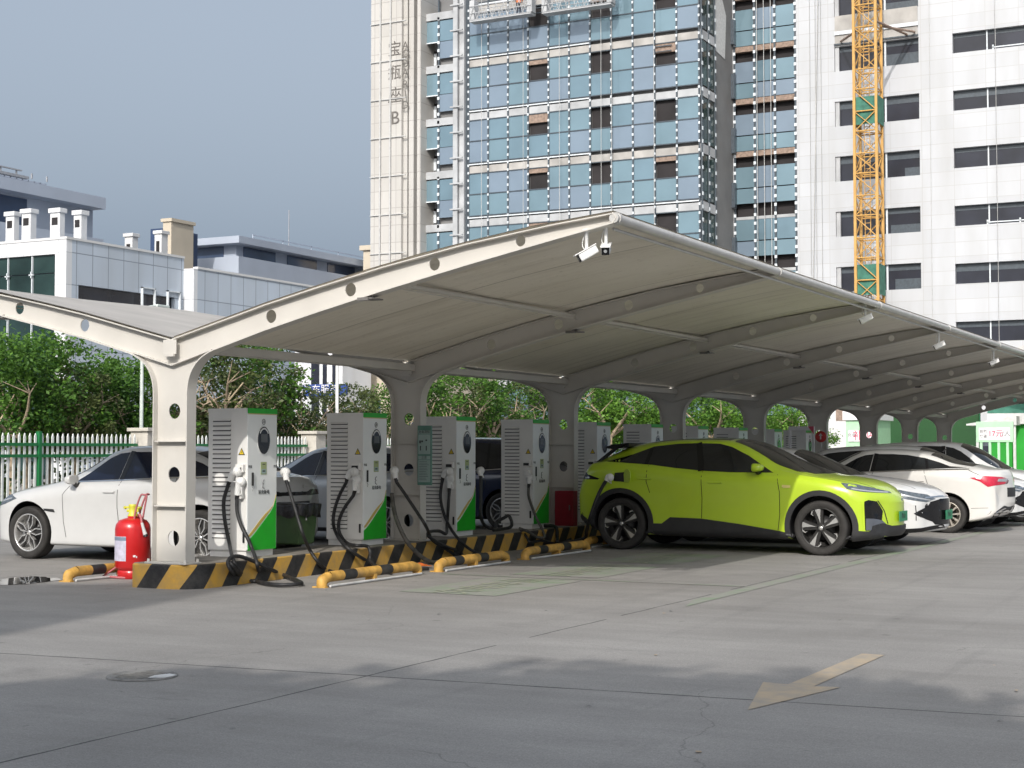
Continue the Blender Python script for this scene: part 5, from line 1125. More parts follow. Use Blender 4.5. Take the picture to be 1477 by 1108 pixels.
# wheelie bin
bp_ = Vector((-10.80, 15.28, KZ)); t = thing('waste_bin', 'dark green waste bin with black liner between the first two cabinets', 'bin', bp_); t.scale = (.80, .66, .84)
b = MB(); vs = []
for z, w_, d_ in ((.08, .21, .20), (.10, .24, .22), (.62, .29, .27)): vs += [(-d_, -w_, z), (d_, -w_, z), (d_, w_, z), (-d_, w_, z)]
b.add(vs, [(0, 3, 2, 1)] + [(4 * k + i, 4 * k + (i + 1) % 4, 4 * k + 4 + (i + 1) % 4, 4 * k + 4 + i) for k in range(2) for i in range(4)] + [(8, 9, 10, 11)]); b.build('tub', M['bin'], t)
b = MB(); vs = []; n = 40
for z, k in ((.47, 1.05), (.52, 1.075), (.62, 1.085), (.65, 1.06)):
    for i in range(n):
        a = 2 * math.pi * i / n; c_, s_ = math.cos(a), math.sin(a); sc = 1 / max(abs(c_), abs(s_)); wv = .012 * math.sin(9 * a) + .01 * math.sin(17 * a + z * 30)
        vs.append((.275 * k * c_ * sc * .985 + wv, .295 * k * s_ * sc * .985 + wv, z + (.025 * math.sin(6 * a) if z < .5 else .01 * math.sin(5 * a))))
b.add(vs, [(k * n + i, k * n + (i + 1) % n, (k + 1) * n + (i + 1) % n, (k + 1) * n + i) for k in range(3) for i in range(n)] + [list(range(3 * n, 4 * n))], 0, True); b.build('bin_liner', M['bag'], t)
b = MB(); b.box((.272, -.10, .42), (.276, -.075, .50)); b.build('bin_number', M['signwhite'], t)

# teal notice board on the second column
q0, q1 = PY(602, 614, Y0C + SP - .16), PY(622, 700, Y0C + SP - .16)
t = thing('notice_board', 'tall teal notice board with printed panels hung on the second column', 'notice board', (q0.x, q0.y, q1.z)); w_ = q1.x - q0.x; h_ = q0.z - q1.z
b = MB(); b.bbox((0, 0, 0), (w_, .03, h_), .006); b.build('frame', M['teal'], t)
for nm, a0, a1, m in (('heading_panel', .86, .92, 'paleteal'), ('picture_panel', .52, .85, 'paleteal'), ('subheading_panel', .43, .49, 'paleteal'), ('rules_panel', .05, .42, 'paleteal')):
    b = MB(); b.box((w_ * .08, -.004, h_ * a0), (w_ * .92, .0, h_ * a1)); o = b.build(nm, M[m], t)
    b = MB(); rr = random.Random(len(nm))
    if nm == 'rules_panel':
        for k in range(12): z = h_ * (.40 - k * .028); b.box((w_ * .14, -.006, z - .004), (w_ * (.6 + .25 * rr.random()), -.0045, z))
    elif nm == 'picture_panel':
        for (u, v, du, dv) in ((.15, .70, .12, .05), (.30, .72, .12, .03), (.20, .58, .07, .08), (.62, .58, .07, .08), (.60, .74, .12, .025)): b.box((w_ * u, -.006, h_ * v), (w_ * (u + du), -.0045, h_ * (v + dv)))
    if nm in ('heading_panel', 'subheading_panel'):
        vs, fs = text_mesh('充电须知' if nm[0] == 'h' else '注意', .042, frame((w_ * .5, -.0055, h_ * (a0 + .03)), (1, 0, 0), (0, 0, 1)), .0005); b.add(vs, fs)
    b.build('print', M['ink'], o, fix=False)
b = MB(); b.box((w_ * .2, .03, h_ * .8), (w_ * .5, .1, h_ * .84)); b.box((w_ * .2, .03, h_ * .1), (w_ * .5, .1, h_ * .14)); b.build('mounting_clip', M['steel_dark'], t)
# red extinguisher box by the third column
q0, q1 = PY(800, 708, Y0C + 2 * SP - .25), PY(824, 758, Y0C + 2 * SP - .25)
t = thing('extinguisher_box', 'dark red fire box on the island in front of the third column', 'fire box', (q0.x, q0.y, KZ)); w_ = q1.x - q0.x + .03; h_ = q0.z - KZ
b = MB(); b.bbox((0, 0, 0), (w_, .17, h_), .008); b.build('box', M['redbox'], t); b = MB(); b.bbox((.015, -.01, .03), (w_ - .015, 0, h_ - .03), .004); o = b.build('door', M['redbox'], t)
b = MB(); b.bbox((w_ * .8, -.025, h_ * .45), (w_ * .86, -.01, h_ * .6), .003); b.build('handle', M['steel_dark'], o)

# security cameras under the eave
def bullet_cam(label, at, yaw, pitch, drop=.32):
    drop *= 1.2; t = thing('security_camera', label, 'camera', at, 0, 'white bullet cameras under the eave')
    t.scale = (.78, .78, .78)
    b = MB(); b.lathe([(0, 0), (.05, 0), (.05, -.02), (.022, -.03), (.020, -drop)], 12); b.tube(smooth_path([(0, 0, -.02), (-.05, .02, -.10), (-.06, .02, -drop * .8), (0, 0, -drop - .02)], 5), .006, 6); b.build('bracket', M['white'], t)
    mt = Matrix.Translation((0, 0, -drop - .05)) @ Matrix.Rotation(yaw, 4, 'Z') @ Matrix.Rotation(pitch, 4, 'Y')
    b = MB(); b.bbox((-.14, -.05, -.05), (.10, .05, .05), .018, 0, mt); b.bbox((-.15, -.06, .045), (.14, .06, .058), .005, 0, mt); h = b.build('housing', M['white'], t)
    b = MB(); b.bbox((.098, -.046, -.046), (.112, .046, .046), .008, 0, mt); b.add([mt @ Vector((.113, .02 * math.cos(i * math.pi / 8), .02 * math.sin(i * math.pi / 8))) for i in range(16)], [list(range(16))], 1); b.build('lens', [M['gloss'], M['lampbright']], h)
    return t
z0 = TIP[1] - .12
p = PY(846, 331, FY + .05); bullet_cam('white security camera turned away, left of the pair at the canopy tip', (p.x, p.y, p.z), R(215), R(30), .20)
p = PY(874, 324, FY + .12); bullet_cam('white security camera with black lens, right of the pair at the canopy tip', (p.x, p.y, p.z), R(-70), R(18), .20)
for px, py, l in ((1248, 436, 'white security camera on the long eave in front of the crane tower'), (1354, 478, 'white security camera on the long eave below the white tower block'), (1433, 505, 'white security camera on the long eave nearest the right edge')):
    p = PX(px, py, XC + TIP[0] - .10); bullet_cam(l, p, R(190), R(25), .22)

# ================================================================== FENCE
FXX = -26.2
fence = thing('picket_fence', 'white picket fence with green rails running behind the parked cars, between concrete pillars', 'fence', (FXX, 20, 0))
pil_y = [PX(210, 640, FXX).y, PX(452, 640, FXX).y]; gap = pil_y[1] - pil_y[0]
pil = [pil_y[0] - 2 * gap, pil_y[0] - gap] + pil_y + [pil_y[1] + gap * k for k in (1, 2)]
for y in pil:
    b = MB(); b.bbox((-.27, y - 20 - .25, 0), (.27, y - 20 + .25, 1.90), .01); b.bbox((-.34, y - 20 - .32, 1.90), (.34, y - 20 + .32, 1.99), .012); b.build('pillar', M['pillar'], fence)
for a, c in zip(pil, pil[1:]):
    n = max(1, round((c - a) / 3.3)); y0, y1 = a + .3 - 20, c - .3 - 20
    for k in range(n):
        u0, u1 = y0 + (y1 - y0) * k / n + .05, y0 + (y1 - y0) * (k + 1) / n - .05
        b = MB(); m_ = int((u1 - u0) / .165)
        for i in range(m_ + 1):
            y = u0 + .06 + (u1 - u0 - .12) * i / m_; b.prism([(y - .03, .12), (y + .03, .12), (y + .03, 1.74), (y, 1.82), (y - .03, 1.74)], 'x', -.012, .012)
        p_ = b.build('picket_panel', M['picket'], fence)
        b = MB()
        for z in (.25, 1.30, 1.56): b.box((.012, u0, z - .035), (.05, u1, z + .035))
        b.build('rail', M['picketgreen'], p_)
        if k: b = MB(); b.bbox((-.05, u0 - .10, 0), (.06, u0 - .0, 1.86), .008); b.build('post', M['picketgreen'], fence)

# ================================================================== TREES
def leaves(mb, c, rad, n, size, rg, squash=.8):
    for _ in range(n):
        d = Vector((rg.gauss(0, 1), rg.gauss(0, 1), rg.gauss(0, 1))).normalized(); r = rg.random() ** .45
        p = c + Vector((d.x * rad * r, d.y * rad * r, d.z * rad * squash * r)); s = size * rg.uniform(.6, 1.3)
        u = Vector((rg.gauss(0, 1), rg.gauss(0, 1), rg.gauss(0, .6))).normalized(); v = u.cross(Vector((rg.gauss(0, 1), rg.gauss(0, 1), rg.gauss(0, 1)))).normalized()
        mb.add([p - u * s * .5, p + v * s * .26, p + u * s * .5, p - v * s * .26], [(0, 1, 2, 3)])
def tree_meshes(seed, h, crown_r, nclump, nleaf, lsize, bare):
    rg = random.Random(seed); wood = MB(); lf = MB(); th = h * rg.uniform(.36, .44)
    tp = [(0, 0, -.05), (rg.uniform(-.06, .06), rg.uniform(-.06, .06), th * .5), (rg.uniform(-.1, .1), rg.uniform(-.1, .1), th)]; wood.tube(smooth_path(tp, 4), [.10 - .004 * i for i in range(9)], 9)
    top = Vector(tp[-1])
    for k in range(rg.randint(4, 6)):
        a = 2 * math.pi * (k + rg.random() * .6) / 5; e = rg.uniform(.55, 1.1); L = h * rg.uniform(.24, .4)
        end = top + Vector((math.cos(a) * math.cos(e), math.sin(a) * math.cos(e), math.sin(e))) * L; mid = (top + end) / 2 + Vector((rg.uniform(-.12, .12), rg.uniform(-.12, .12), .08))
        P = smooth_path([top, mid, end], 4); wood.tube(P, [.065 - .005 * i for i in range(len(P))], 7)
        if bare and k % 2 == 0:
            for j in range(3):
                d = Vector((rg.gauss(0, .5), rg.gauss(0, .5), 1)).normalized(); wood.tube([mid, mid + d * h * rg.uniform(.12, .22)], [.03, .018], 6, 1)
        for j in range(rg.randint(2, 4)):
            d = Vector((rg.gauss(0, 1), rg.gauss(0, 1), rg.uniform(.3, 1.2))).normalized(); e2 = end + d * h * rg.uniform(.08, .2); wood.tube([end, e2], [.022, .008], 5)
    for k in range(nclump):
        a = rg.uniform(0, 2 * math.pi); z = rg.uniform(.36, 1.0); rr = crown_r * rg.uniform(.1, 1.0) * (1.12 - .55 * abs(z - .6))
        leaves(lf, Vector((rr * math.cos(a), rr * math.sin(a), h * z * .96)), crown_r * rg.uniform(.18, .42), int(nleaf * rg.uniform(.5, 1.4)), lsize, rg)
    return wood, lf
TREES = {}
for nm, seed, h, cr_, nc, nl, ls, bare, mt in (('green', 1, 4.9, 1.75, 68, 84, .150, False, 'leaf'), ('olive', 2, 4.3, 1.4, 50, 76, .130, True, 'leaf_olive'), ('fresh', 3, 5.3, 1.9, 74, 88, .155, False, 'leaf'), ('thin', 4, 4.2, 1.2, 36, 64, .120, True, 'leaf_olive'), ('bright', 5, 4.2, 1.6, 66, 80, .14, False, 'leaf_bright'), ('mixed', 8, 4.6, 1.55, 56, 80, .135, True, 'leaf')):
    w_, l_ = tree_meshes(seed, h, cr_, nc, nl, ls, bare); TREES[nm] = (w_.mesh('trunk', [M['bark'], M['twig']]), l_.mesh('crown', M[mt]))
def tree(kind, label, x, y, s=1.0, rot=0.0, group='trees behind the picket fence', name='pollarded_tree', cat='tree'):
    t = thing(name, label, cat, (x, y, 0), rot, group); t.scale = (s, s, s)
    for nm, me in zip(('trunk', 'crown'), TREES[kind]): o = bpy.data.objects.new(nm, me); COL.objects.link(o); o.parent = t
    return t
ordn = ['first', 'second', 'third', 'fourth', 'fifth', 'sixth', 'seventh', 'eighth', 'ninth', 'tenth', 'eleventh', 'twelfth', 'thirteenth', 'fourteenth', 'fifteenth', 'sixteenth', 'seventeenth', 'eighteenth', 'nineteenth', 'twentieth', 'twenty-first', 'twenty-second', 'twenty-third', 'twenty-fourth', 'twenty-fifth', 'twenty-sixth', 'twenty-seventh', 'twenty-eighth', 'twenty-ninth', 'thirtieth']
row = [(14, 'mixed', .92), (37, 'fresh', .82), (72, 'green', .80), (108, 'olive', .84), (141, 'mixed', .78), (170, 'green', .80), (198, 'fresh', .74), (228, 'thin', .88), (300, 'thin', 1.0), (325, 'olive', 1.08), (352, 'green', 1.0), (392, 'olive', 1.0), (425, 'thin', .86), (452, 'thin', .80), (478, 'thin', .82), (508, 'olive', .84), (538, 'thin', .84), (566, 'mixed', .80), (628, 'mixed', 1.0), (655, 'thin', 1.05), (684, 'olive', 1.0), (708, 'mixed', 1.05), (738, 'thin', 1.02), (766, 'mixed', 1.0)]
for i, (px, k, s) in enumerate(row):
    p = PX(px, 640, FXX - 2.0 - .5 * (i % 3))
    desc = {'mixed': 'leafy tree with cut limbs', 'fresh': 'tall dense green tree', 'green': 'dense round green tree', 'olive': 'olive green tree with sawn limbs', 'thin': 'thin tree with bare limbs'}[k]
    tree(k, '%s behind the fence, %s in its row from the left' % (desc, ordn[i]), p.x, p.y, s, rnd.uniform(0, 6))
# brighter round trees farther back beyond the fence line
for i, (px, s, d) in enumerate([(850, 1.05, 60), (878, 1.15, 58), (905, 1.0, 62), (935, 1.05, 60), (1000, .98, 64), (1030, 1.08, 62), (1062, 1.0, 66), (1118, .85, 66), (1140, .95, 68), (1160, .8, 70)]):
    r_ = ray(px, 640); t_ = d / r_[1]
    tree('bright', 'bright green round tree seen under the canopy, %s of the sunlit group from left' % ordn[i], r_[0] * t_, d, s, rnd.uniform(0, 6), 'sunlit trees under the canopy', 'leafy_tree')
# the dark thicket that fills the view behind the tree row
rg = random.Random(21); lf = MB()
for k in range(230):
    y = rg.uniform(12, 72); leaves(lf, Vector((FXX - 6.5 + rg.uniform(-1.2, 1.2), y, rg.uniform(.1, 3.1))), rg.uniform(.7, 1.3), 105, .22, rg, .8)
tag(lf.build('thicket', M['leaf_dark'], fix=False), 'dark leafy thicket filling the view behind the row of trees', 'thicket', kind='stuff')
# low shrubs at the foot of the fence
lf = MB()
for k in range(60):
    y = rg.uniform(14, 66); leaves(lf, Vector((FXX - 1.2 + rg.uniform(-.4, .4), y, rg.uniform(.15, .6))), rg.uniform(.3, .55), 34, .13, rg, .8)
tag(lf.build('ground_shrubbery', M['leaf_olive'], fix=False), 'low shrubbery growing along the foot of the picket fence', 'shrubbery', kind='stuff')
# planter hedge under the far end of the canopy
# grit and fallen leaves on the concrete
rg = random.Random(77); lf = MB()
for k in range(70):
    x, y = (rg.uniform(-9, 1), rg.uniform(6.5, 20)) if k % 3 else (rg.uniform(-10.1, -8.8), rg.uniform(13, 21)); s = rg.uniform(.007, .020); a = rg.uniform(0, 6.3)
    q = [(x + s * math.cos(a + j * 1.57) * (1.6 if j % 2 else .8), y + s * math.sin(a + j * 1.57) * (1.6 if j % 2 else .8), .004 + rg.random() * s * .5) for j in range(4)]; lf.add(q, [(0, 1, 2, 3)], k % 3 if k % 3 < 2 else 0)
tag(lf.build('leaf_litter', [M['soil'], M['bark']], fix=False), 'scattered grit and dry leaves on the concrete', 'litter', kind='stuff')
# lamp post and blue sign among the trees
p = PX(204, 600, FXX - 1.0); t = thing('lamp_post', 'slim pale lamp post rising among the trees left of the end column', 'lamp post', (p.x, p.y, 0)); b = MB(); b.tube([(0, 0, 0), (0, 0, 4.9)], [.06, .04], 10); b.build('pole', M['lanterngrey'], t); b = MB(); b.tube(smooth_path([(0, 0, 4.85), (0, .15, 5.15), (0, .6, 5.25)], 4), .03, 8); b.bbox((-.08, .5, 5.2), (.08, 1.0, 5.28), .02); b.build('lamp_head', M['lanterngrey'], t)
p = PX(486, 600, FXX - 1.5); t = thing('lamp_post', 'white lamp post in front of the blue sign', 'lamp post', (p.x, p.y, 0)); b = MB(); b.tube([(0, 0, 0), (0, 0, 4.3)], [.07, .05], 10); b.build('pole', M['white'], t); b = MB(); b.tube(smooth_path([(0, 0, 4.2), (.05, -.15, 4.5), (0.05, -.5, 4.6)], 4), .035, 8); b.build('lamp_arm', M['lanterngrey'], t)
SY = 62.0; a, c = PY(437, 555, SY), PY(484, 571, SY); t = thing('shop_sign', 'blue shop sign with white characters seen between the trees', 'sign', (a.x, SY, c.z)); b = MB(); b.bbox((0, 0, 0), (c.x - a.x + .6, .15, a.z - c.z), .02); b.build('sign_board', M['bluesign'], t)
vs, fs = text_mesh('汽车服务', .50, frame(((c.x - a.x) * .55, -.02, (a.z - c.z) * .5), (1, 0, 0), (0, 0, 1)), .005); b = MB(); b.add(vs, fs); b.build('lettering', M['signwhite'], t, fix=False)
b = MB(); b.box((.3, .05, -c.z), (.42, .14, 0)); b.box((c.x - a.x, .05, -c.z), (c.x - a.x + .12, .14, 0)); b.build('leg', M['lanterngrey'], t)

# ================================================================== LEFT OFFICE BUILDINGS
def boxpx(pl, pc, pr, yy, py=340):
    """front width and depth of a block whose front corner is seen at pc and whose flank ends at pr"""
    a = PY(pl, py, yy); c = PY(pc, py, yy); return a, c.x - a.x, PX(pr, py, c.x).y - yy
# white panel building: front (-y) glazed, flank (+x) panelled
WX = PY(95, 500, 58.0).x; WY = 58.0; ztop = PY(94, 345, WY).z
yB = PX(265, 420, WX).y
t = thing('panel_office', 'low white panelled office with a glazed front and four roof stacks', 'building', (WX, WY, 0)); ox, oy = WX, WY
b = MB(); b.box((-30, .3, 0), (-.3, yB - oy, ztop - .05)); b.build('wall', M['office'], t)
xg = PY(79, 500, WY).x - ox; zg = PY(60, 368, WY).z
b = MB(); b.box((xg, -.05, 0), (0, .35, ztop)); b.box((-30, -.05, zg), (xg, .35, ztop)); b.build('front_frame', M['panel_y'], t)
b = MB(); z1 = PX(160, 412, WX); zw0, zw1 = PX(115, 431, WX).z, PX(115, 411, WX).z; yw0, yw1 = PX(113, 420, WX).y - oy, PX(252, 420, WX).y - oy
b.box((-.3, .35, 0), (.0, yB - oy, zw0 - .4)); b.box((-.3, .35, zw1), (.0, yB - oy, ztop)); b.box((-.3, .35, zw0 - .4), (0, yw0, zw1)); b.box((-.3, yw1, zw0 - .4), (0, yB - oy, zw1)); b.build('flank_wall', M['panel_x'], t)
b = MB(); b.box((-.34, yw0, zw0 - .4), (-.22, yw1, zw1)); b.build('ribbon_window', M['darkblue'], t)
for px in (203, 240):
    y = PX(px, 430, WX).y - oy; b = MB()
    for (u0, u1, v0, v1) in ((0, 1.3, 0, .07), (0, 1.3, 1.3, 1.37), (0, .07, 0, 1.37), (1.23, 1.3, 0, 1.37)): b.box((0.0, y + u0 * .8, zw0 - .35 + v0), (.14, y + u1 * .8, zw0 - .35 + v1))
    b.build('open_casement', M['clip'], t)
b = MB(); b.box((-30, -.09, ztop), (.06, .4, ztop + .12)); b.box((-.3, .4, ztop), (.06, yB - oy, ztop + .12)); b.build('coping', M['officew'], t)
for k in range(9):
    x = xg - .02 - k * 1.62; g_ = MB()
    for r_ in range(int(zg / 2.05) + 1): zt_ = min(r_ * 2.05 + 2.0, zg - .02); g_.quad((x - 1.55, .10 + rnd.uniform(-.015, .015), r_ * 2.05), (x, .10 + rnd.uniform(-.015, .015), r_ * 2.05), (x, .10 + rnd.uniform(-.015, .015), zt_), (x - 1.55, .10 + rnd.uniform(-.015, .015), zt_))
    g_.build('glass_bay', M['glassdark'], t)
    b = MB(); b.box((x - 1.60, .0, 0), (x - 1.55, .12, zg))
    for r_ in range(1, int(zg / 2.05) + 1): b.box((x - 1.72, -.06, r_ * 2.05 - .10), (x - 1.44, .02, r_ * 2.05 - .04)); b.box((x - 1.61, -.06, r_ * 2.05 - .22), (x - 1.55, .02, r_ * 2.05 + .10))
    b.build('mullion', M['clip'], t)
for px0, pxc, px1, pt in ((8, 20, 28, 306), (31, 44, 53, 302), (72, 86, 94, 301), (106, 117, 126, 304)):
    yy = WY + 4; a, wx, dp = boxpx(px0, pxc, px1, yy, 320); zt_ = PY(px0, pt, yy).z; b = MB()
    b.bbox((a.x - ox, 4, ztop - .1), (a.x - ox + wx, 4 + dp, zt_ - .25), .03); b.bbox((a.x - ox - .08, 3.92, zt_ - .25), (a.x - ox + wx + .08, 4.08 + dp, zt_), .03); o = b.build('roof_stack', M['officew'], t)
    b = MB(); b.box((a.x - ox + wx * .2, 3.985, zt_ - .9), (a.x - ox + wx * .8, 4.05, zt_ - .5)); b.build('stack_louvre', M['dark'], o)
# second panelled block, stepped forward
X2 = PY(279, 500, yB + .0).x; zt2 = PY(266, 388, yB).z; y2 = PX(560, 430, X2).y
t = thing('panel_office', 'lower white panelled wing stepping out behind the left half of the carport roof', 'building', (X2, yB, 0))
b = MB(); b.box((-25, .3, 0), (-.3, y2 - yB, zt2 - .05)); b.build('wall', M['office'], t)
b = MB(); b.box((-1.6, -.02, 0), (0, .3, zt2)); b.build('end_pilaster', M['panel_y'], t); b = MB(); b.box((-.3, .3, 0), (0, y2 - yB, zt2)); b.build('flank_wall', M['panel_x'], t)
b = MB(); b.box((-.3, .28, zt2), (.05, y2 - yB, zt2 + .12)); b.build('coping', M['officew'], t)
for k in range(3):
    b = MB(); b.box((-.0, 20 + 14 * k, 1.0), (.03, 26 + 14 * k, 5.2)); b.build('window', M['darkblue'], t)
# far grey office with deep eaves (left)
def far_office(label, px_c, py_top, py_bot, D, slabs, win, px_l, px_r, roofbits=(), corner_dark=False):
    cpt = PY(px_c, 400, D); X_ = cpt.x; yR = PX(px_r, 400, X_).y; xl = PY(px_l, 400, D).x - X_; zt_ = PY(px_c, py_top, D).z
    t = thing('far_office', label, 'building', (X_, D, 0)); L = yR - D
    b = MB(); b.box((xl, .5, 0), (-.5, L, zt_ - .3)); b.build('wall', M['office'], t)
    for a, c, ov in slabs:
        z0_, z1_ = PY(px_c, c, D).z, PY(px_c, a, D).z; b = MB(); b.box((xl, .5 - ov, z0_), (-.5 + ov, L, z1_)); b.build('eaves_slab', M['office'], t)
    for a, c in win:
        z0_, z1_ = PY(px_c, c, D).z, PY(px_c, a, D).z; y = 1.6
        while y < L - 5:
            b = MB(); b.box((-.5, y, z0_), (-.44, y + 5.2, z1_)); b.build('window', M['bluewin'], t); y += 7.2
        x = -2.0
        while x > xl + 4:
            b = MB(); b.box((x - 4.2, .44, z0_), (x, .5, z1_)); b.build('window', M['bluewin'], t); x -= 6.2
    return t, X_, zt_, L
t, X_, z_, L = far_office('grey office with deep eaves behind the four white roof stacks', -60, 255, 315, 78, ((246, 264, 1.3), (312, 358, 1.1)), ((267, 308), (362, 385)), -200, 140)
t_far = t
b = MB(); b.box((-12, 2, z_ + .2), (-2.5, L * .55, z_ + 1.3)); b.box((-12.4, 1, z_ + 1.3), (-2.0, L * .62, z_ + 1.5)); b.box((-2.6, 3, z_ + 1.9), (-2.4, L * .6, z_ + 1.98)); [b.box((-2.55, 3 + j * L * .114, z_ + 1.5), (-2.45, 3.1 + j * L * .114, z_ + 1.9)) for j in range(6)]; b.build('roof_room', M['roofgrey'], t)
b = MB(); b.box((-12, 2, z_), (-1.5, L - 3, z_ + .2))
for k in range(14): b.box((-1.6, 2 + k * (L - 6) / 13 - .04, z_), (-1.5, 2 + k * (L - 6) / 13 + .04, z_ + 1.1))
b.box((-1.6, 2, z_ + 1.0), (-1.5, L - 4, z_ + 1.1)); b.build('roof_railing', M['office'], t)
b = MB(); b.tube([(-5, L * .3, z_), (-5, L * .3, z_ + 6)], [.10, .04], 6); b.build('antenna', M['rope'], t)
t, X_, z_, L = far_office('long grey office with a flat roof and ribbon windows, receding left of the tower', 342, 345, 420, 120, ((342, 352, 1.3), (371, 396, 1.2)), ((353, 371), (397, 405)), 248, 556)
b = MB()
for k in range(9): b.box((-3 - (k * 37 % 5), 6 + k * 6.5, z_), (-2 - (k * 37 % 5), 7.5 + k * 6.5, z_ + .7 + .3 * (k % 3)))
b.tube([(-4, 14, z_), (-4, 14, z_ + 5)], .05, 6); b.tube([(-3, 60, z_), (-3, 60, z_ + 4)], .05, 6); b.build('roof_plant', M['roofgrey'], t)
b = MB()
for k in range(12): b.box((-1.2, 4 + k * 5 - .04, z_), (-1.1, 4 + k * 5 + .04, z_ + 1.0))
b.box((-1.2, 4, z_ + .9), (-1.1, 60, z_ + 1.0)); b.build('roof_railing', M['office'], t)
# stair tower with blue panel; chimneys
D = 112; a, wx, dp = boxpx(235, 247, 279, D); zt_ = PY(240, 320, D).z
t = thing('stair_tower', 'beige roof stair block with a dark blue side panel, above the panelled office', 'building', (a.x, D, 0)); b = MB(); b.box((0, 0, 0), (wx, dp, zt_)); b.box((-.15, -.15, zt_), (wx + .15, dp + .15, zt_ + .3)); b.build('wall', M['beige'], t)
a2_ = PY(214, 340, D); b = MB(); b.box((a2_.x - a.x, .3, 0), (0, 5, zt_ - .5)); b.build('side_panel', M['bluepanel'], t)
for px0, pxc, px1, pt, yy, l in ((180, 191, 199, 337, 100, 'small white roof chimney standing alone left of the beige stair block'), (223, 233, 242, 333, 104, 'white roof chimney with a dark slot in front of the beige stair block')):
    a, wx, dp = boxpx(px0, pxc, px1, yy, 350); zt_ = PY(px0, pt, yy).z; t = thing('roof_chimney', l, 'chimney', (a.x, yy, 0))
    b = MB(); b.box((0, 0, 0), (wx, dp, zt_ - .3)); b.bbox((-.12, -.12, zt_ - .3), (wx + .12, dp + .12, zt_), .03); b.build('shaft', M['officew'], t); b = MB(); b.box((wx * .25, -.03, zt_ - 2.2), (wx * .7, .02, zt_ - .9)); b.build('slot', M['dark'], t)
D = 140; a, c = PY(524, 370, D), PY(575, 370, D); zt_ = PY(530, 361, D).z; t = thing('beige_block', 'far beige block just left of the tower', 'building', (a.x, D, 0)); b = MB(); b.box((0, 0, 0), (c.x - a.x, 8, zt_)); b.box((-.3, -.3, zt_), (c.x - a.x, 8.3, zt_ + .5)); b.build('wall', M['beige'], t)
for k in range(3): b = MB(); b.box((1.2 + k * 2.2, -.05, zt_ - 3.5), (2.4 + k * 2.2, .0, zt_ - 1.8)); b.build('window', M['bluewin'], t)
# pale building seen under the canopy behind the trees
D = 78; a, c = PY(500, 540, D), PY(600, 540, D); zt_ = 7.6; t = thing('cream_building', 'cream rendered low building seen under the canopy between the first two columns', 'building', (a.x, D, 0)); b = MB(); b.box((0, 0, 0), (c.x - a.x, 10, zt_)); b.box((-.3, -.3, zt_), (c.x - a.x + .3, 10.3, zt_ + .4)); b.build('wall', M['beige'], t)
for k in range(2): b = MB(); b.box((1.2 + 2.2 * k, -.04, 2), (2.4 + 2.2 * k, .0, 4.4)); b.build('window', M['bluewin'], t)
D = 74; a, c = PY(425, 540, D), PY(494, 540, D); t = thing('lilac_building', 'lilac panelled building with tall dark windows above the blue sign', 'building', (a.x, D, 0)); b = MB(); b.box((0, 0, 0), (c.x - a.x, 3, 7.4)); b.build('wall', M['panel_y'], t)
for u0, u1 in ((.36, .52), (.60, .68), (.80, .92)): b = MB(); b.box(((c.x - a.x) * u0, -.06, 3.2), ((c.x - a.x) * u1, .0, 7.0)); b.build('window', M['darkblue'], t)

# ================================================================== GLASS TOWER
TY = 100.0
def tx(px, y=TY, py=200): return PY(px, py, y).x
zb = [PY(676, py, TY).z for py in (312.2, 236.7, 159.9, 82.3)]; FH = (zb[3] - zb[0]) / 3
tower = thing('glass_tower', 'unfinished glass tower with a pale stone pier carrying vertical lettering', 'building', (0, TY, 0))
NF = range(-5, 4); x_l = tx(676); x_r = tx(1009)
def lev(k): return zb[0] + k * FH
H_T = lev(4.2)
nb = 11; bw = (x_r - x_l) / nb
openw = (3, 6, 9)
rg = random.Random(5)
def pane(mb, x0, x1, z0, z1, y, mi):
    t0 = rg.uniform(-.010, .010); t1 = rg.uniform(-.010, .010); mb.quad((x0, y + t0, z0), (x1, y + t1, z0), (x1, y - t0 * .5, z1), (x0, y - t1, z1), mi)
for k in NF:
    z1 = lev(k + 1); z0 = lev(k); gl = MB()
    for i in range(nb):
        x0, x1 = x_l + i * bw + .05, x_l + (i + 1) * bw - .05
        mi = rg.choice((0, 0, 0, 1, 1, 2)); m2 = rg.choice((0, 0, 1, 2))
        za = z1 - .21 * FH; zm = z1 - .60 * FH
        if i in openw:
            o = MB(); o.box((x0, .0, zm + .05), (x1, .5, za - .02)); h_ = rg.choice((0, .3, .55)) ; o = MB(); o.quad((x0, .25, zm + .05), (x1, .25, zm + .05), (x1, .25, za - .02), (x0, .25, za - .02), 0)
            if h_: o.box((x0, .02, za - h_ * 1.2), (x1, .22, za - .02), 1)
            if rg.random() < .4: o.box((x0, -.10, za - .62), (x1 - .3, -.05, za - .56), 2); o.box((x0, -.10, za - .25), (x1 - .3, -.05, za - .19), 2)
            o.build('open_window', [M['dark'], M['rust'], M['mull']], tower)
        else: pane(gl, x0, x1, zm + .05, za - .02, .02, mi)
        pane(gl, x0, x1, z0 + .03, zm - .02, .02, m2)
    gl.build('glazing_band', [M['glass1'], M['glass2'], M['glass3']], tower)
    b = MB(); b.box((x_l, .04, z1 - .21 * FH), (x_r, .3, z1 - .07 * FH)); b.build('floor_slab', M['slabgrey' if k < 2 and k != 0 else 'slab'] if k != 1 else M['slabgrey'], tower)
    b = MB(); xe = x_l + bw * (nb if k < 0 else (6 if k < 3 else 4)); b.box((x_l, -.045, z1 - .048 * FH), (xe, .06, z1 - .026 * FH)); b.build('trim_strip', M['clip'], tower)
    b = MB()
    for zz in (z1 - .60 * FH, z1 - .02, z1 - .21 * FH): b.box((x_l, -.03, zz - .035), (x_r, .05, zz + .035))
    b.build('transom', M['mull'], tower)
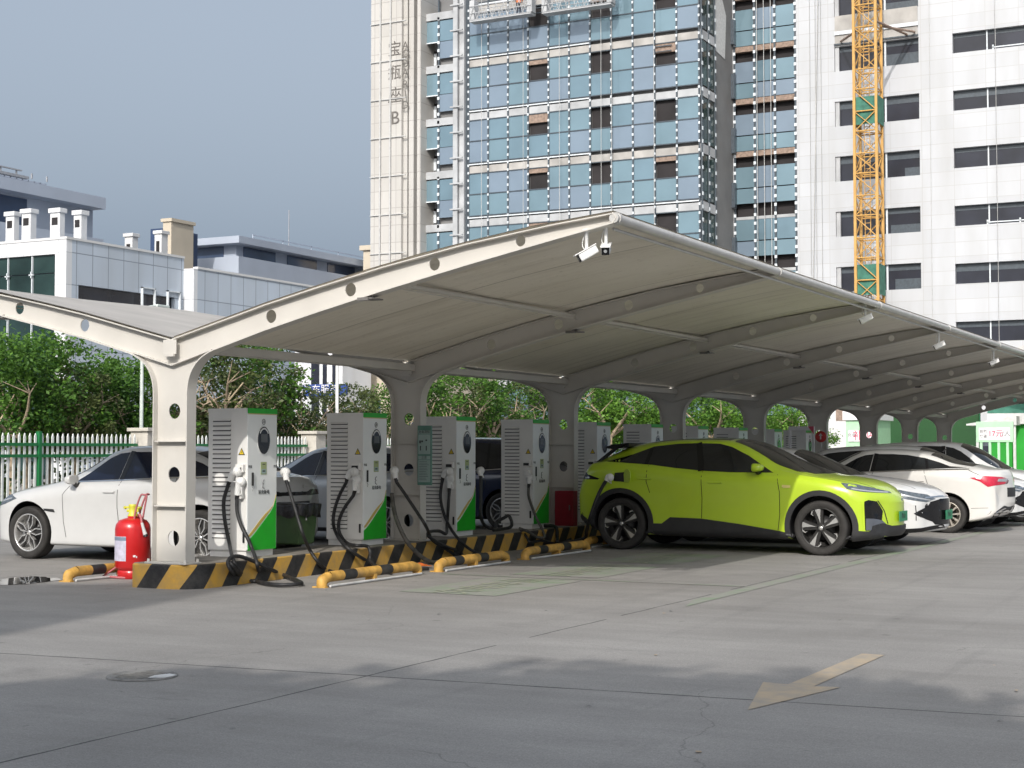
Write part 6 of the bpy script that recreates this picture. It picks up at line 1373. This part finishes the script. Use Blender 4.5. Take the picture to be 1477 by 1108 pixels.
for i in range(nb + 1):
    x = x_l + i * bw; b = MB(); b.box((x - .055, -.05, lev(-5)), (x + .055, .06, H_T), 0); z = lev(-2)
    while z < lev(3.9): b.box((x - .062, -.070, z), (x + .062, -.05, z + .17), 1); z += .62 if i % 2 else .55
    b.build('mullion', [M['mull'], M['clip']], tower)
b = MB(); b.box((x_l - 2.8, .32, 0), (x_r, 2.6, H_T)); b.build('inner_wall', M['core'], tower)
# return of the curtain wall and concrete core
b = MB(); yq = .1
for k in NF:
    z1 = lev(k + 1)
    for j in range(2):
        y0 = .12 + j * 1.32; b.quad((x_r + .12, y0, z1 - FH), (x_r + .12, y0 + 1.25, z1 - FH), (x_r + .12, y0 + 1.25, z1 - .22 * FH), (x_r + .12, y0, z1 - .22 * FH), 0)
b.build('return_glazing', M['glassdark'], tower)
b = MB()
for j in range(3):
    y0 = .06 + j * 1.32; b.box((x_r + .10, y0 - .05, 0), (x_r + .2, y0 + .05, H_T), 0); z = lev(-2)
    while z < lev(3.9): b.box((x_r + .2, y0 - .09, z), (x_r + .24, y0 + .09, z + .25), 1); z += .9
b.build('corner_mullion', [M['mull'], M['clip']], tower)
for k in NF: b = MB(); b.box((x_r + .04, .05, lev(k + 1) - .2 * FH), (x_r + .17, 2.7, lev(k + 1) - .04 * FH)); b.build('corner_slab', M['slabgrey'], tower)
b = MB(); b.box((x_r - 4, 2.72, 0), (x_r + .1, 6.7, H_T + 2)); b.build('core_wall', M['core'], tower)
b = MB(); z = lev(2.75); b.add([(x_r + .13, 2.9, z), (x_r + .13, 4.9, z - .2), (x_r + .13, 5.2, z + 3), (x_r + .13, 2.8, z + 6)], [(0, 1, 2, 3)]); b.build('render_patch', M['pale'], tower)
b = MB()
for k in NF: b.box((x_r + .1, 6.2, lev(k) + .2), (x_r + .35, 6.65, lev(k) + 2.0))
b.build('duct_door', M['mull'], tower)
# recessed wing
WYy = 6.7; xw0, xw1 = tx(1060, TY + WYy), tx(1148, TY + WYy)
zw = [PY(1100, py, TY + WYy).z for py in (315, 240, 161, 86)]; FW = (zw[3] - zw[0]) / 3
nw = 3; wb_ = (xw1 - xw0) / nw
for k in range(-5, 5):
    zt_ = zw[0] + k * FW     # bottom of the dark opening = top of the glass
    gl = MB()
    for i in range(nw):
        x0, x1 = xw0 + i * wb_ + .05, xw0 + (i + 1) * wb_ - .05
        pane(gl, x0, x1, zt_ - .40 * FW, zt_ - .04, WYy + .02, rg.choice((0, 1, 2))); pane(gl, x0, x1, zt_ - .70 * FW, zt_ - .42 * FW, WYy + .02, rg.choice((0, 0, 2)))
    gl.build('glazing_band', [M['glass1'], M['glass2'], M['glass3']], tower)
    o = MB(); o.quad((xw0, WYy + .5, zt_), (xw1, WYy + .5, zt_), (xw1, WYy + .5, zt_ + .3 * FW), (xw0, WYy + .5, zt_ + .3 * FW), 0)
    if k > 0: o.box((xw0, WYy + .02, zt_ + .19 * FW), (xw1, WYy + .45, zt_ + .29 * FW), 1)
    else: o.box((xw0, WYy + .02, zt_ - .02), (xw1, WYy + .45, zt_ + .05 * FW), 2)
    o.build('open_storey', [M['dark'], M['rust'], M['slabgrey']], tower)
for i in range(nw + 1):
    x = xw0 + i * wb_; b = MB(); b.box((x - .06, WYy - .06, 0), (x + .06, WYy + .08, H_T), 0); z = lev(-2)
    while z < lev(3.9): b.box((x - .09, WYy - .085, z), (x + .09, WYy - .06, z + .22), 1); z += .62
    b.build('mullion', [M['mull'], M['clip']], tower)
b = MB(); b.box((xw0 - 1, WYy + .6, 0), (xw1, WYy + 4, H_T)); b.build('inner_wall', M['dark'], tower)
b = MB(); b.box((xw0 - .7, WYy - .05, 0), (xw0 - .08, WYy + .5, H_T)); b.build('edge_pier', M['slabgrey'], tower)
# stone pier, its ropes and its lettering
px0, px1 = tx(547), tx(591); b = MB(); b.box((px0, -1.2, 0), (px1, 6, H_T + 6)); pier = b.build('stone_pier', M['stone'], tower)
b = MB()
for u in (.33, .66): b.box((px0 + (px1 - px0) * u - .05, -1.36, 0), (px0 + (px1 - px0) * u + .05, -1.20, H_T + 6))
for u in range(16): b.box((px0, -1.30, 4.5 + u * 2.9), (px1 + .4, -1.2, 4.56 + u * 2.9))
b.build('rail_frame', M['rope'], tower)
b = MB(); x = px1
for w_, g_ in ((.34, .12), (.42, .30), (.30, .1)): b.box((x, -.9, 0), (x + w_, 3, H_T + 6)); x += w_ + g_
b.build('pier_fin', M['stone'], tower); b = MB(); b.box((px1, -.3, 0), (tx(608), 3, H_T)); b.build('fin_backing', M['slabgrey'], tower)
b = MB()
for ch, py, px, sz in (('宝', 72, 569, 1.2), ('瓶', 106, 569, 1.2), ('座', 139, 569.5, 1.25), ('B', 171, 570, 1.4)):
    vs, fs = text_mesh(ch, sz, frame((tx(px, TY - 1.2), -1.215, PY(px, py, TY - 1.2).z), (1, 0, 0), (0, 0, 1)), .012); b.add(vs, fs)
for ch, py in zip('AQUARID', (66, 78, 92, 105, 122, 137, 152)):
    vs, fs = text_mesh(ch, .82, frame((tx(584.5, TY - 1.2), -1.215, PY(585, py, TY - 1.2).z), (1, 0, 0), (0, 0, 1)), .012); b.add(vs, fs)
b.build('lettering', M['metal_letter'], tower, fix=False)
# balcony strip
bx0, bx1 = tx(609), tx(657); bm_ = tx(633)
for k in NF:
    z1 = PY(640, 94 + 76.5 * (2 - k), TY).z; gl = MB(); b = MB(); b.box((bx0, -.1, z1 - .55), (bx1, 1.2, z1)); b.build('balcony_slab', M['slabgrey'], tower)
    zb_ = z1 - FH
    pane(gl, bm_ + .05, bx1 - .12, zb_ + .45 * FH, zb_ + .84 * FH, .0, 1); pane(gl, bm_ + .05, bx1 - .12, zb_ + .12 * FH, zb_ + .44 * FH, .0, 2); pane(gl, bx0 + .1, bm_ - .05, zb_ + .44 * FH, zb_ + .84 * FH, .0, 0); gl.build('balcony_glazing', [M['glass1'], M['glass2'], M['glass3']], tower)
    b = MB(); b.box((bx0, 1.2, zb_), (bx1, 1.3, z1 - .5), 0); b.box((bx0 + .2, 1.1, zb_ + .1), (bx0 + .75, 1.2, zb_ + 1.4), 1); b.box((bx0 + .32, 1.05, zb_ + .3), (bx0 + .62, 1.12, zb_ + 1.2), 2); b.box((bx0, -.06, zb_ + .425 * FH), (bm_, .02, zb_ + .445 * FH), 2); b.build('loggia', [M['slabgrey'], M['dark'], M['clip']], tower)
for x, m in ((bx0, 1), (bm_, 1), (bx1 - .02, 1)):
    b = MB(); b.box((x - .06, -.08, 0), (x + .06, .05, H_T), 0); z = lev(-2)
    while z < lev(3.9): b.box((x - .09, -.1, z), (x + .09, -.08, z + .22), 1); z += .6
    b.build('mullion', [M['mull'], M['clip']], tower)
cx0, cx1 = tx(658), tx(672); b = MB(); b.box((cx0, -.5, 0), (cx0 + (cx1 - cx0) * .45, .6, H_T), 0); b.box((cx0 + (cx1 - cx0) * .52, -.3, 0), (cx1, .6, H_T), 0)
for k in range(20): b.box((cx0 - .2, -.62, 2 + k * 1.9), (cx1, -.5, 2.1 + k * 1.9), 0)
b.build('column_cladding', M['slabgrey'], tower)
b = MB(); b.box((cx1, -.05, 0), (x_l - .03, .1, H_T)); b.build('shadow_gap', M['mull'], tower)

# ================================================================== WHITE TOWER BLOCK
BY = 106.7
def bx(px, py=250): return PY(px, py, BY).x
zz = [PY(1376, py, BY).z for py in (410, 326, 243, 160, 77)]; FB = (zz[4] - zz[0]) / 4
block = thing('white_tower', 'white panel clad tower block with open dark window bands, right of the glass tower', 'building', (0, BY, 0))
xL, xR = bx(1149), bx(1477) + 34; zH = zz[4] + 3 * FB
LW = (bx(1205), bx(1327)); RW = (bx(1376), xR - 2)
rowsB = [zz[0] + FB * k for k in range(-5, 7)]
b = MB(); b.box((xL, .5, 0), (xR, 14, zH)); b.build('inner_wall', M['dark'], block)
# pierced facade built from piers and bands
b = MB(); b.box((xL, 0, 0), (LW[0], .5, zH)); b.box((LW[1], 0, 0), (RW[0], .5, zH)); b.box((RW[1], 0, 0), (xR, .5, zH))
zl0 = [PY(1205, py, BY).z for py in (422, 345, 264, 183, 101)]; FL = (zl0[3] - zl0[0]) / 3
loL = [zl0[0] + FL * k for k in range(-5, 7)]
hL = [1.62 if k < 8 else 1.75 for k in range(12)]
def bands(x0, x1, bots, hs):
    z = 0.0
    for zb_, h_ in zip(bots, hs):
        if zb_ > z: b.box((x0, 0, z), (x1, .5, zb_))
        z = zb_ + h_
    b.box((x0, 0, z), (x1, .5, zH))
hl = PY(1205, 147, BY).z - PY(1205, 183, BY).z; hr = PY(1376, 131, BY).z - PY(1376, 160, BY).z
bands(LW[0], LW[1], loL, [hl] * 12); bands(RW[0], RW[1], rowsB, [hr] * 12)
b.build('clad_wall', M['wpanel'], block, fix=False)
# the stretch without panels behind the crane tie
z0_, z1_ = PY(1205, 66, BY).z, PY(1205, 24, BY).z; b = MB(); b.box((LW[0] + .05, -.06, z0_), (LW[1] - .05, .0, z1_), 0); b.box((LW[0] + .05, -.16, z0_ + .7), (LW[1], -.06, z0_ + .95), 1); b.box((LW[0], -.12, z0_), (LW[1], -.06, z0_ + .1), 2); b.build('bare_slab', [M['slab'], M['clip'], M['mull']], block)
for z in loL:
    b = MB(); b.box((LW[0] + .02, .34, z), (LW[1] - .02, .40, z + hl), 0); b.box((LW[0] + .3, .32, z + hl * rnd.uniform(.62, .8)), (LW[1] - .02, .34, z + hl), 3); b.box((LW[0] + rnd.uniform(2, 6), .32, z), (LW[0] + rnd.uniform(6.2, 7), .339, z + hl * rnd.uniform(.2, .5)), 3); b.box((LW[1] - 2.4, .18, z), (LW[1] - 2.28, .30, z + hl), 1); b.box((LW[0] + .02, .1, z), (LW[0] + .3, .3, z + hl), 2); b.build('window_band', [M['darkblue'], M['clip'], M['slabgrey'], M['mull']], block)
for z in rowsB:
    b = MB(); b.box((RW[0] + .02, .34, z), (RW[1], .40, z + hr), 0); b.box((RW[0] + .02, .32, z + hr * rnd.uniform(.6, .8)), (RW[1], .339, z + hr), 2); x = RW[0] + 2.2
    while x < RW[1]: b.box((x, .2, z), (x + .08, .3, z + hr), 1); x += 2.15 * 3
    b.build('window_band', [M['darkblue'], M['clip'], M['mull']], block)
for k, kk in ((9, 2.6), (6, 2.1)): b = MB(); z = rowsB[k]; b.box((RW[0] + kk, .05, z + .10), (RW[0] + 14, .12, z + .17)); [b.box((RW[0] + kk + j * 2.1, .05, z), (RW[0] + kk + .1 + j * 2.1, .12, z + .3)) for j in range(5)]; b.build('guard_rail', M['clip'], block)
b = MB()
for px in (1172, 1180, 1188, 1345, 1440): b.tube([(bx(px), -.5, 0), (bx(px), -.5, zH)], .018, 5)
b.tube([(bx(1172), -.5, 8), (bx(1188), -.5, zH)], .03, 5); b.build('hanging_rope', M['rope'], block)
b = MB()
for px in (700, 760, 812, 872, 887, 948): b.tube([(tx(px), -.6, 0), (tx(px), -.6, H_T)], .02, 5)
for px in (1096, 1106, 1116): b.tube([(tx(px, TY + WYy), WYy - .6, 0), (tx(px, TY + WYy), WYy - .6, H_T)], .025, 5)
b.build('hanging_rope', M['rope'], tower)

# ================================================================== TOWER CRANE MAST
CYm = 101.0; a, c = PY(1233, 250, CYm), PY(1273, 250, CYm); mw_ = (c.x - a.x) * .80
crane = thing('crane_mast', 'yellow lattice tower crane mast with green netting climbing in front of the white block', 'crane', (a.x, CYm, 0))
SEC = FL * .72; zc = 0; k = 0
while zc < 46:
    b = MB(); z1 = zc + SEC; C4 = [(0, 0), (mw_, 0), (mw_, mw_), (0, mw_)]
    for x, y in C4: b.box((x - .085, y - .085, zc), (x + .085, y + .085, z1))
    for i in range(4):
        (x0, y0), (x1, y1) = C4[i], C4[(i + 1) % 4]
        for z in (zc + .08, zc + SEC * .5): b.tube([(x0, y0, z), (x1, y1, z)], .05, 6)
        b.tube([(x0, y0, zc + .08), (x1, y1, zc + SEC * .5)], .04, 6); b.tube([(x1, y1, zc + SEC * .5), (x0, y0, z1)], .04, 6); b.tube([(x1, y1, zc + .08), (x0, y0, zc + SEC * .5)], .03, 6)
    b.tube([(0, 0, zc + .08), (mw_, mw_, zc + .08)], .04, 6)
    b.box((mw_ * .35, mw_ * .3, zc), (mw_ * .38, mw_ * .34, z1)); b.box((mw_ * .6, mw_ * .3, zc), (mw_ * .63, mw_ * .34, z1))
    for j in range(7): b.box((mw_ * .35, mw_ * .31, zc + j * SEC / 7), (mw_ * .63, mw_ * .33, zc + j * SEC / 7 + .04))
    b.build('mast_section', M['crane'], crane); zc = z1; k += 1
for p0, p1 in ((425, 381), (178, 138)):
    z0_, z1_ = PY(1253, p0, CYm).z, PY(1253, p1, CYm).z; b = MB()
    b.box((-.11, .12, z0_), (-.10, mw_, z1_)); b.box((mw_ + .10, -.1, z0_), (mw_ + .11, mw_ + .1, z1_)); b.box((0, .10, z0_), (mw_, .11, z1_)); b.build('safety_net', M['net'], crane)
zt_ = PY(1253, 40, CYm).z
for (x0, y0), pxe, pye in (((0, mw_), 1213, 60), ((mw_, mw_), 1319, 46), ((mw_, 0), 1308, 50)):
    e_ = PY(pxe, pye, BY - .2); b = MB(); b.tube([(x0, y0, zt_ + .4), (e_.x - a.x, BY - .2 - CYm, e_.z)], .085, 8); b.build('wall_tie', M['rust'], crane)

# ================================================================== SUSPENDED PLATFORMS AND A WORKER
def gondola(label, pxa, pxb, pyl):
    yy = TY - 1.5; a, c = PY(pxa, pyl, yy), PY(pxb, pyl, yy); W_ = c.x - a.x; t = thing('work_platform', label, 'work platform', (a.x, yy, a.z), 0, 'suspended work platforms on the glass tower')
    b = MB(); b.box((0, -.4, 0), (W_, .4, .12)); b.build('deck', M['slabgrey'], t)
    b = MB()
    for y in (-.4, .4):
        for z in (.12, .62, 1.12): b.tube([(0, y, z), (W_, y, z)], .03, 6)
        n = 8
        for i in range(n): x0, x1 = W_ * i / n, W_ * (i + 1) / n; b.tube([(x0, y, .12), ((x0 + x1) / 2, y, 1.12)], .024, 5); b.tube([((x0 + x1) / 2, y, 1.12), (x1, y, .12)], .024, 5)
    b.build('railing', M['slabgrey'], t)
    for x in (.15, W_ - .15):
        b = MB(); b.bbox((x - .2, -.35, .15), (x + .2, .35, 1.6), .03); b.tube([(x, 0, 1.6), (x, 0, 14)], .02, 5); b.build('hoist', M['slabgrey'], t)
    return t, a, c
_, ga, gc = gondola('long suspended work platform carrying the worker in an orange vest', 681, 769, 34)
gondola('suspended work platform right of the one that holds the worker', 785, 884, 22)
def person(label, at, vest, rotz=0):
    """one skin-grown figure: feet at `at`, 1.7 m, leaning slightly to its work"""
    J = dict(pel=(0, 0, .92), chest=(0, .05, 1.28), neck=(0, .08, 1.47), head=(0, .10, 1.60), top=(0, .10, 1.68))
    V = []; E_ = []; RD = []
    def add(p, r, par=None): V.append(p); RD.append(r); (E_.append((par, len(V) - 1)) if par is not None else None); return len(V) - 1
    p = add(J['pel'], .15); ch = add(J['chest'], .17, p); nk = add(J['neck'], .06, ch); hd = add(J['head'], .105, nk); add(J['top'], .085, hd)
    for s in (1, -1):
        hp = add((s * .10, 0, .86), .10, p); kn = add((s * .11, .03, .47), .07, hp); an = add((s * .11, -.02, .08), .048, kn); add((s * .12, .15, .04), .04, an)
        sh = add((s * .19, .05, 1.38), .07, ch); el = add((s * .26, .14, 1.12), .05, sh); wr = add((s * .20, .36, 1.08), .035, el); ha = add((s * .19, .42, 1.07), .035, wr)
    me = bpy.data.meshes.new('person'); me.from_pydata(V, E_, []); o = bpy.data.objects.new('person', me); COL.objects.link(o)
    md = o.modifiers.new('skin', 'SKIN'); sv = me.skin_vertices[0].data
    for i, r in enumerate(RD): sv[i].radius = (r, r)
    sv[0].use_root = True; ss = o.modifiers.new('sub', 'SUBSURF'); ss.levels = 2; ss.render_levels = 2
    dg = bpy.context.evaluated_depsgraph_get(); dg.update(); m2 = bpy.data.meshes.new_from_object(o.evaluated_get(dg)); o.modifiers.clear(); o.data = m2
    m2.materials.clear()
    for m in (M['skin'], vest, M['jeans']): m2.materials.append(m)
    for f in m2.polygons:
        z = f.center.z; f.use_smooth = True; f.material_index = 2 if z < .90 else (0 if z > 1.46 or f.center.y > .33 else 1)
    b = MB(); b.lathe([(.125, 1.64), (.12, 1.70), (.08, 1.755), (0, 1.77)], 16, 'z', (0, .10, 0)); b.lathe([(.12, 1.645), (.16, 1.64), (.12, 1.65)], 16, 'z', (0, .12, 0)); b.build('hard_hat', M['yellow'], o)
    o.location = at; o.rotation_euler.z = rotz; tag(o, label, 'person'); return o
p = PY(748, 30, TY - 1.5); person('worker in an orange vest standing on the suspended platform', (p.x, TY - 1.5, ga.z + .125), M['hivis'], R(20))

# ================================================================== RIGHT END: HOARDING, CANTEEN SIGN, GATE
HY = 66.0
def hp(px, py, y=HY): return PY(px, py, y)
a = hp(1262, 640); t = thing('green_hoarding', 'deep green hoarding with a dark red banner along its foot', 'hoarding', (a.x, HY, 0)); Wd = hp(1412, 640).x - a.x
b = MB(); b.box((0, 0, 1.05), (Wd, .12, 3.1)); b.build('panel', M['hoarddark'], t); b = MB(); b.box((0, -.03, 3.1), (Wd, .14, 3.75)); b.build('upper_band', M['hoardlight'], t); b = MB(); b.box((0, -.05, .2), (Wd, .0, 1.05)); b.build('banner', M['banner'], t)
b = MB()
for k in range(8): b.box((k * Wd / 7.1, .12, 0), (k * Wd / 7.1 + .1, .22, 3.1))
b.build('post', M['dgreen'], t)
a = PY(1396, 640, 63); t = thing('green_cabin', 'bright green flat walled cabin with a pale roof fascia at the right edge', 'cabin', (a.x, 63, 0))
zf = PY(1450, 612, 63).z; zt_ = PY(1450, 588, 63).z
b = MB(); b.box((0.9, 0, 0), (14, 6, zf)); b.build('wall', M['hoard'], t); b = MB(); b.box((.8, -.25, zf), (14.2, 6.2, zf + .42), 0); b.box((.8, -.2, zf + .42), (14.2, 6.2, zt_ + 1.2), 1); b.build('fascia', [M['pale'], M['net']], t)
b = MB(); b.box((2.4, -.04, .3), (3.4, 0, 2.2)); b.build('door', M['hoarddark'], t)
SYn = 60.0; a, c = PY(1410, 616, SYn), PY(1459, 636, SYn)
t = thing('price_sign', 'white framed price sign in red and grey lettering on four short posts', 'sign', (a.x, SYn, c.z)); W_ = c.x - a.x; H_ = a.z - c.z
b = MB(); b.bbox((-.06, .0, -.05), (W_ + .06, .12, H_ + .2), .02); b.build('frame', M['hoardlight'], t); b = MB(); b.box((.05, -.012, .04), (W_ - .05, .0, H_ - .03)); f_ = b.build('face', M['signwhite'], t)
for tx_, sz, u, v, mi in (('自助', .16 * W_ / 1.4, .17, .68, 0), ('快餐', .16 * W_ / 1.4, .17, .32, 0), ('17元', .31 * W_ / 1.4, .535, .5, 1), ('/人', .27 * W_ / 1.4, .85, .5, 0)):
    vs, fs = text_mesh(tx_, sz, frame((W_ * u, -.018, H_ * v), (1, 0, 0), (0, 0, 1)), .002, bold=.02); b = MB(); b.add(vs, fs); b.build('lettering', M['redtext' if mi else 'grey_ink'], f_, fix=False)
for k in range(4): b = MB(); b.box((W_ * (.06 + .26 * k), .02, -c.z), (W_ * (.06 + .26 * k) + .09, .1, -.05)); b.build('leg', M['hoardlight'], t)
a, c = PY(1405, 612, 62), PY(1466, 598, 62); t = thing('canteen_awning', 'low white gabled awning above the price sign', 'awning', (a.x, 62, 0)); zA, zB = PY(1410, 613, 62).z, PY(1460, 600, 62).z
b = MB(); b.prism([(-.3, zA - .02), (c.x - a.x, zB - .35), (c.x - a.x, zB), (-.3, zA + .04)], 'y', 0, 3.5); b.build('roof_sheet', M['pale'], t)
for x in (.1, c.x - a.x - .1): b = MB(); b.box((x - .05, .1, 0), (x + .05, .2, zA)); b.build('post', M['pale'], t)
# white gate frame, red disc, second sign
a, c = PY(1137, 618, 34.3), PY(1165, 660, 34.3); t = thing('portal_frame', 'white portal frame with a pink corner standing among the far chargers', 'frame', (a.x, 34.3, 0)); W_ = (PY(1174, 618, 34.3).x - a.x); zA = PY(1140, 621, 34.3).z
b = MB(); b.bbox((0, 0, KZ), (.055, .06, zA), .006); b.build('post', M['signwhite'], t); b = MB(); b.bbox((0, -.005, zA), (W_, .07, zA + .09), .006); b.build('lintel', M['signwhite'], t); b = MB(); b.bbox((W_ - .055, 0, KZ), (W_, .06, zA), .006); b.build('post', M['signwhite'], t)
b = MB(); b.add([(W_ - .14, -.012, zA + .09), (W_, -.012, zA + .09), (W_, -.012, zA - .09)], [(0, 1, 2)]); b.build('pink_corner', M['redtext'], t)
p = PY(1184, 630, 35.6); t = thing('round_sign', 'round red disc sign on a thin post beyond the chargers', 'sign', (p.x, 35.6, 0)); b = MB(); b.lathe([(0, -.02), (.13, -.02), (.13, .02), (0, .02)], 28, 'y', (0, 0, p.z)); b.build('disc', M['ballred'], t); b = MB(); b.tube([(0, .04, KZ), (0, .04, p.z)], .018, 8); b.build('post', M['pale'], t)
b = MB(); b.box((-.015, -.028, p.z - .06), (.015, -.02, p.z + .03)); b.prism([(-.045, p.z + .02), (.045, p.z + .02), (0, p.z + .08)], 'y', -.028, -.02); b.build('arrow_mark', M['signwhite'], t)
a, c = PY(1220, 613, 60), PY(1262, 650, 60); t = thing('kiosk', 'pale green and white kiosk front with a red lettered board behind the far columns', 'kiosk', (a.x, 60, 0)); W_ = c.x - a.x; zA = PY(1230, 606, 60).z
b = MB(); b.box((0, 0, 0), (W_, 2.5, zA)); b.build('wall', M['hoardlight'], t); b = MB(); b.box((-.1, -.1, zA), (W_ + .1, 2.6, zA + .35)); b.build('roof', M['signwhite'], t)
z0_, z1_ = PY(1230, 637, 60).z, PY(1230, 625, 60).z; b = MB(); b.box((.1, -.05, z0_), (W_, 0, z1_ + .1)); f_ = b.build('board', M['signwhite'], t)
b = MB(); vs, fs = text_mesh('补贴', .42, frame((W_ * .62, -.06, (z0_ + z1_) / 2 + .05), (1, 0, 0), (0, 0, 1)), .003); b.add(vs, fs); b.build('lettering', M['redtext'], f_, fix=False); b = MB(); vs, fs = text_mesh('充电', .17, frame((W_ * .22, -.06, z0_ * .4 + z1_ * .6 + .05), (1, 0, 0), (0, 0, 1)), .003); b.add(vs, fs); b.build('lettering', M['grey_ink'], f_, fix=False)
a, c = PY(1196, 590, 76), PY(1262, 600, 76); t = thing('cream_building', 'small cream building with a brown window above the kiosk', 'building', (a.x, 76, 0)); W_ = c.x - a.x; b = MB(); b.box((0, 0, 0), (W_, 5, 6.5)); b.box((-.15, -.15, 6.5), (W_ + .15, 5.2, 6.8)); b.build('wall', M['officew'], t); b = MB(); b.box((W_ * .15, -.03, 2.9), (W_ * .4, .0, 5.2)); b.build('window', M['rust'], t); b = MB(); b.box((W_ * .7, -.03, 4.2), (W_ * .95, .0, 5.2)); b.build('window', M['darkblue'], t)
# roof corner that shows above the long eave at the right edge
a = PY(1450, 500, 60); t = thing('white_canopy', 'white canopy roof corner that shows above the long eave at the right edge', 'canopy', (a.x, 60, 0)); zA = PY(1450, 506, 60).z; zB = PY(1455, 494, 60).z
b = MB(); b.prism([(0, zA - .1), (.9, zB), (9, zB - 1.6), (9, zA - 1.8)], 'y', 0, 8); b.build('roof', M['galv'], t); b = MB(); b.box((1, 1, 0), (1.2, 1.2, zA - .1)); b.box((1, 6, 0), (1.2, 6.2, zA - .1)); b.box((8, 1, 0), (8.2, 1.2, zA - 1.7)); b.build('leg', M['galv'], t)

# ================================================================== BEHIND THE CAMERA: what throws the shade on the ground
tipp, farp = G(383, 840), G(0, 843); near = G(0, 916)
def back(p, z): k = z / SUN.z; return Vector((p.x + SUN.x * k, p.y + SUN.y * k, z))
HB = 16.0
A_, B_ = back(tipp, HB), back(farp, HB); dd = (B_ - A_).normalized(); nn = (near - tipp).normalized()
t = thing('service_building', 'plain building across the lane behind the viewer that shades the left of the ground', 'building', (A_.x, A_.y, 0))
b = MB(); P_ = [Vector((0, 0, 0)), dd * 26, dd * 26 + nn * 12, nn * 12]; b.prism([(q.x, q.y) for q in P_], 'z', 0, HB); b.build('wall', M['officew'], t)
def crown_tree(label, shadow_px, h, rad, seed):
    """stand a tree so that the edge of its crown throws its shadow to the measured point"""
    s = G(*shadow_px); c = back(s, h); rg = random.Random(seed); t = thing('shade_tree', label, 'tree', (c.x, c.y, 0), 0, 'trees behind the viewer')
    w_ = MB(); w_.tube([(0, 0, 0), (.1, 0, h * .35), (0, .1, h * .8)], [.22, .17, .08], 9)
    for k in range(7): a = k * .9; w_.tube([(.1, 0, h * .4), (math.cos(a) * rad * .6, math.sin(a) * rad * .6, h * .4 + rad * .9)], [.09, .03], 6)
    w_.build('trunk', M['bark'], t); lf = MB()
    for k in range(46):
        d = Vector((rg.gauss(0, 1), rg.gauss(0, 1), rg.gauss(0, .7))).normalized() * rad * rg.random() ** .4; leaves(lf, Vector((d.x, d.y, h - rad * .6 + d.z * .8)), rad * .42, 90, .34, rg)
    lf.build('crown', M['leaf'], t, fix=False); return t
for i, (px, py, h, rad) in enumerate([(-120, 1110, 8.5, 2.0), (110, 1055, 8.5, 1.9), (330, 1035, 9, 1.9), (590, 1005, 9, 2.1), (800, 1020, 9.5, 1.9), (1000, 1020, 9, 1.9), (1180, 1050, 9, 1.8), (450, 1130, 8.0, 2.0), (820, 1130, 8, 2.2), (1130, 1160, 8, 2.0), (1400, 1120, 8, 1.7), (1600, 1150, 8, 1.7), (150, 1200, 7, 2.0)]):
    crown_tree('shade tree across the lane behind the viewer, %s in its row' % ordn[i], (px, py), h, rad, 40 + i)
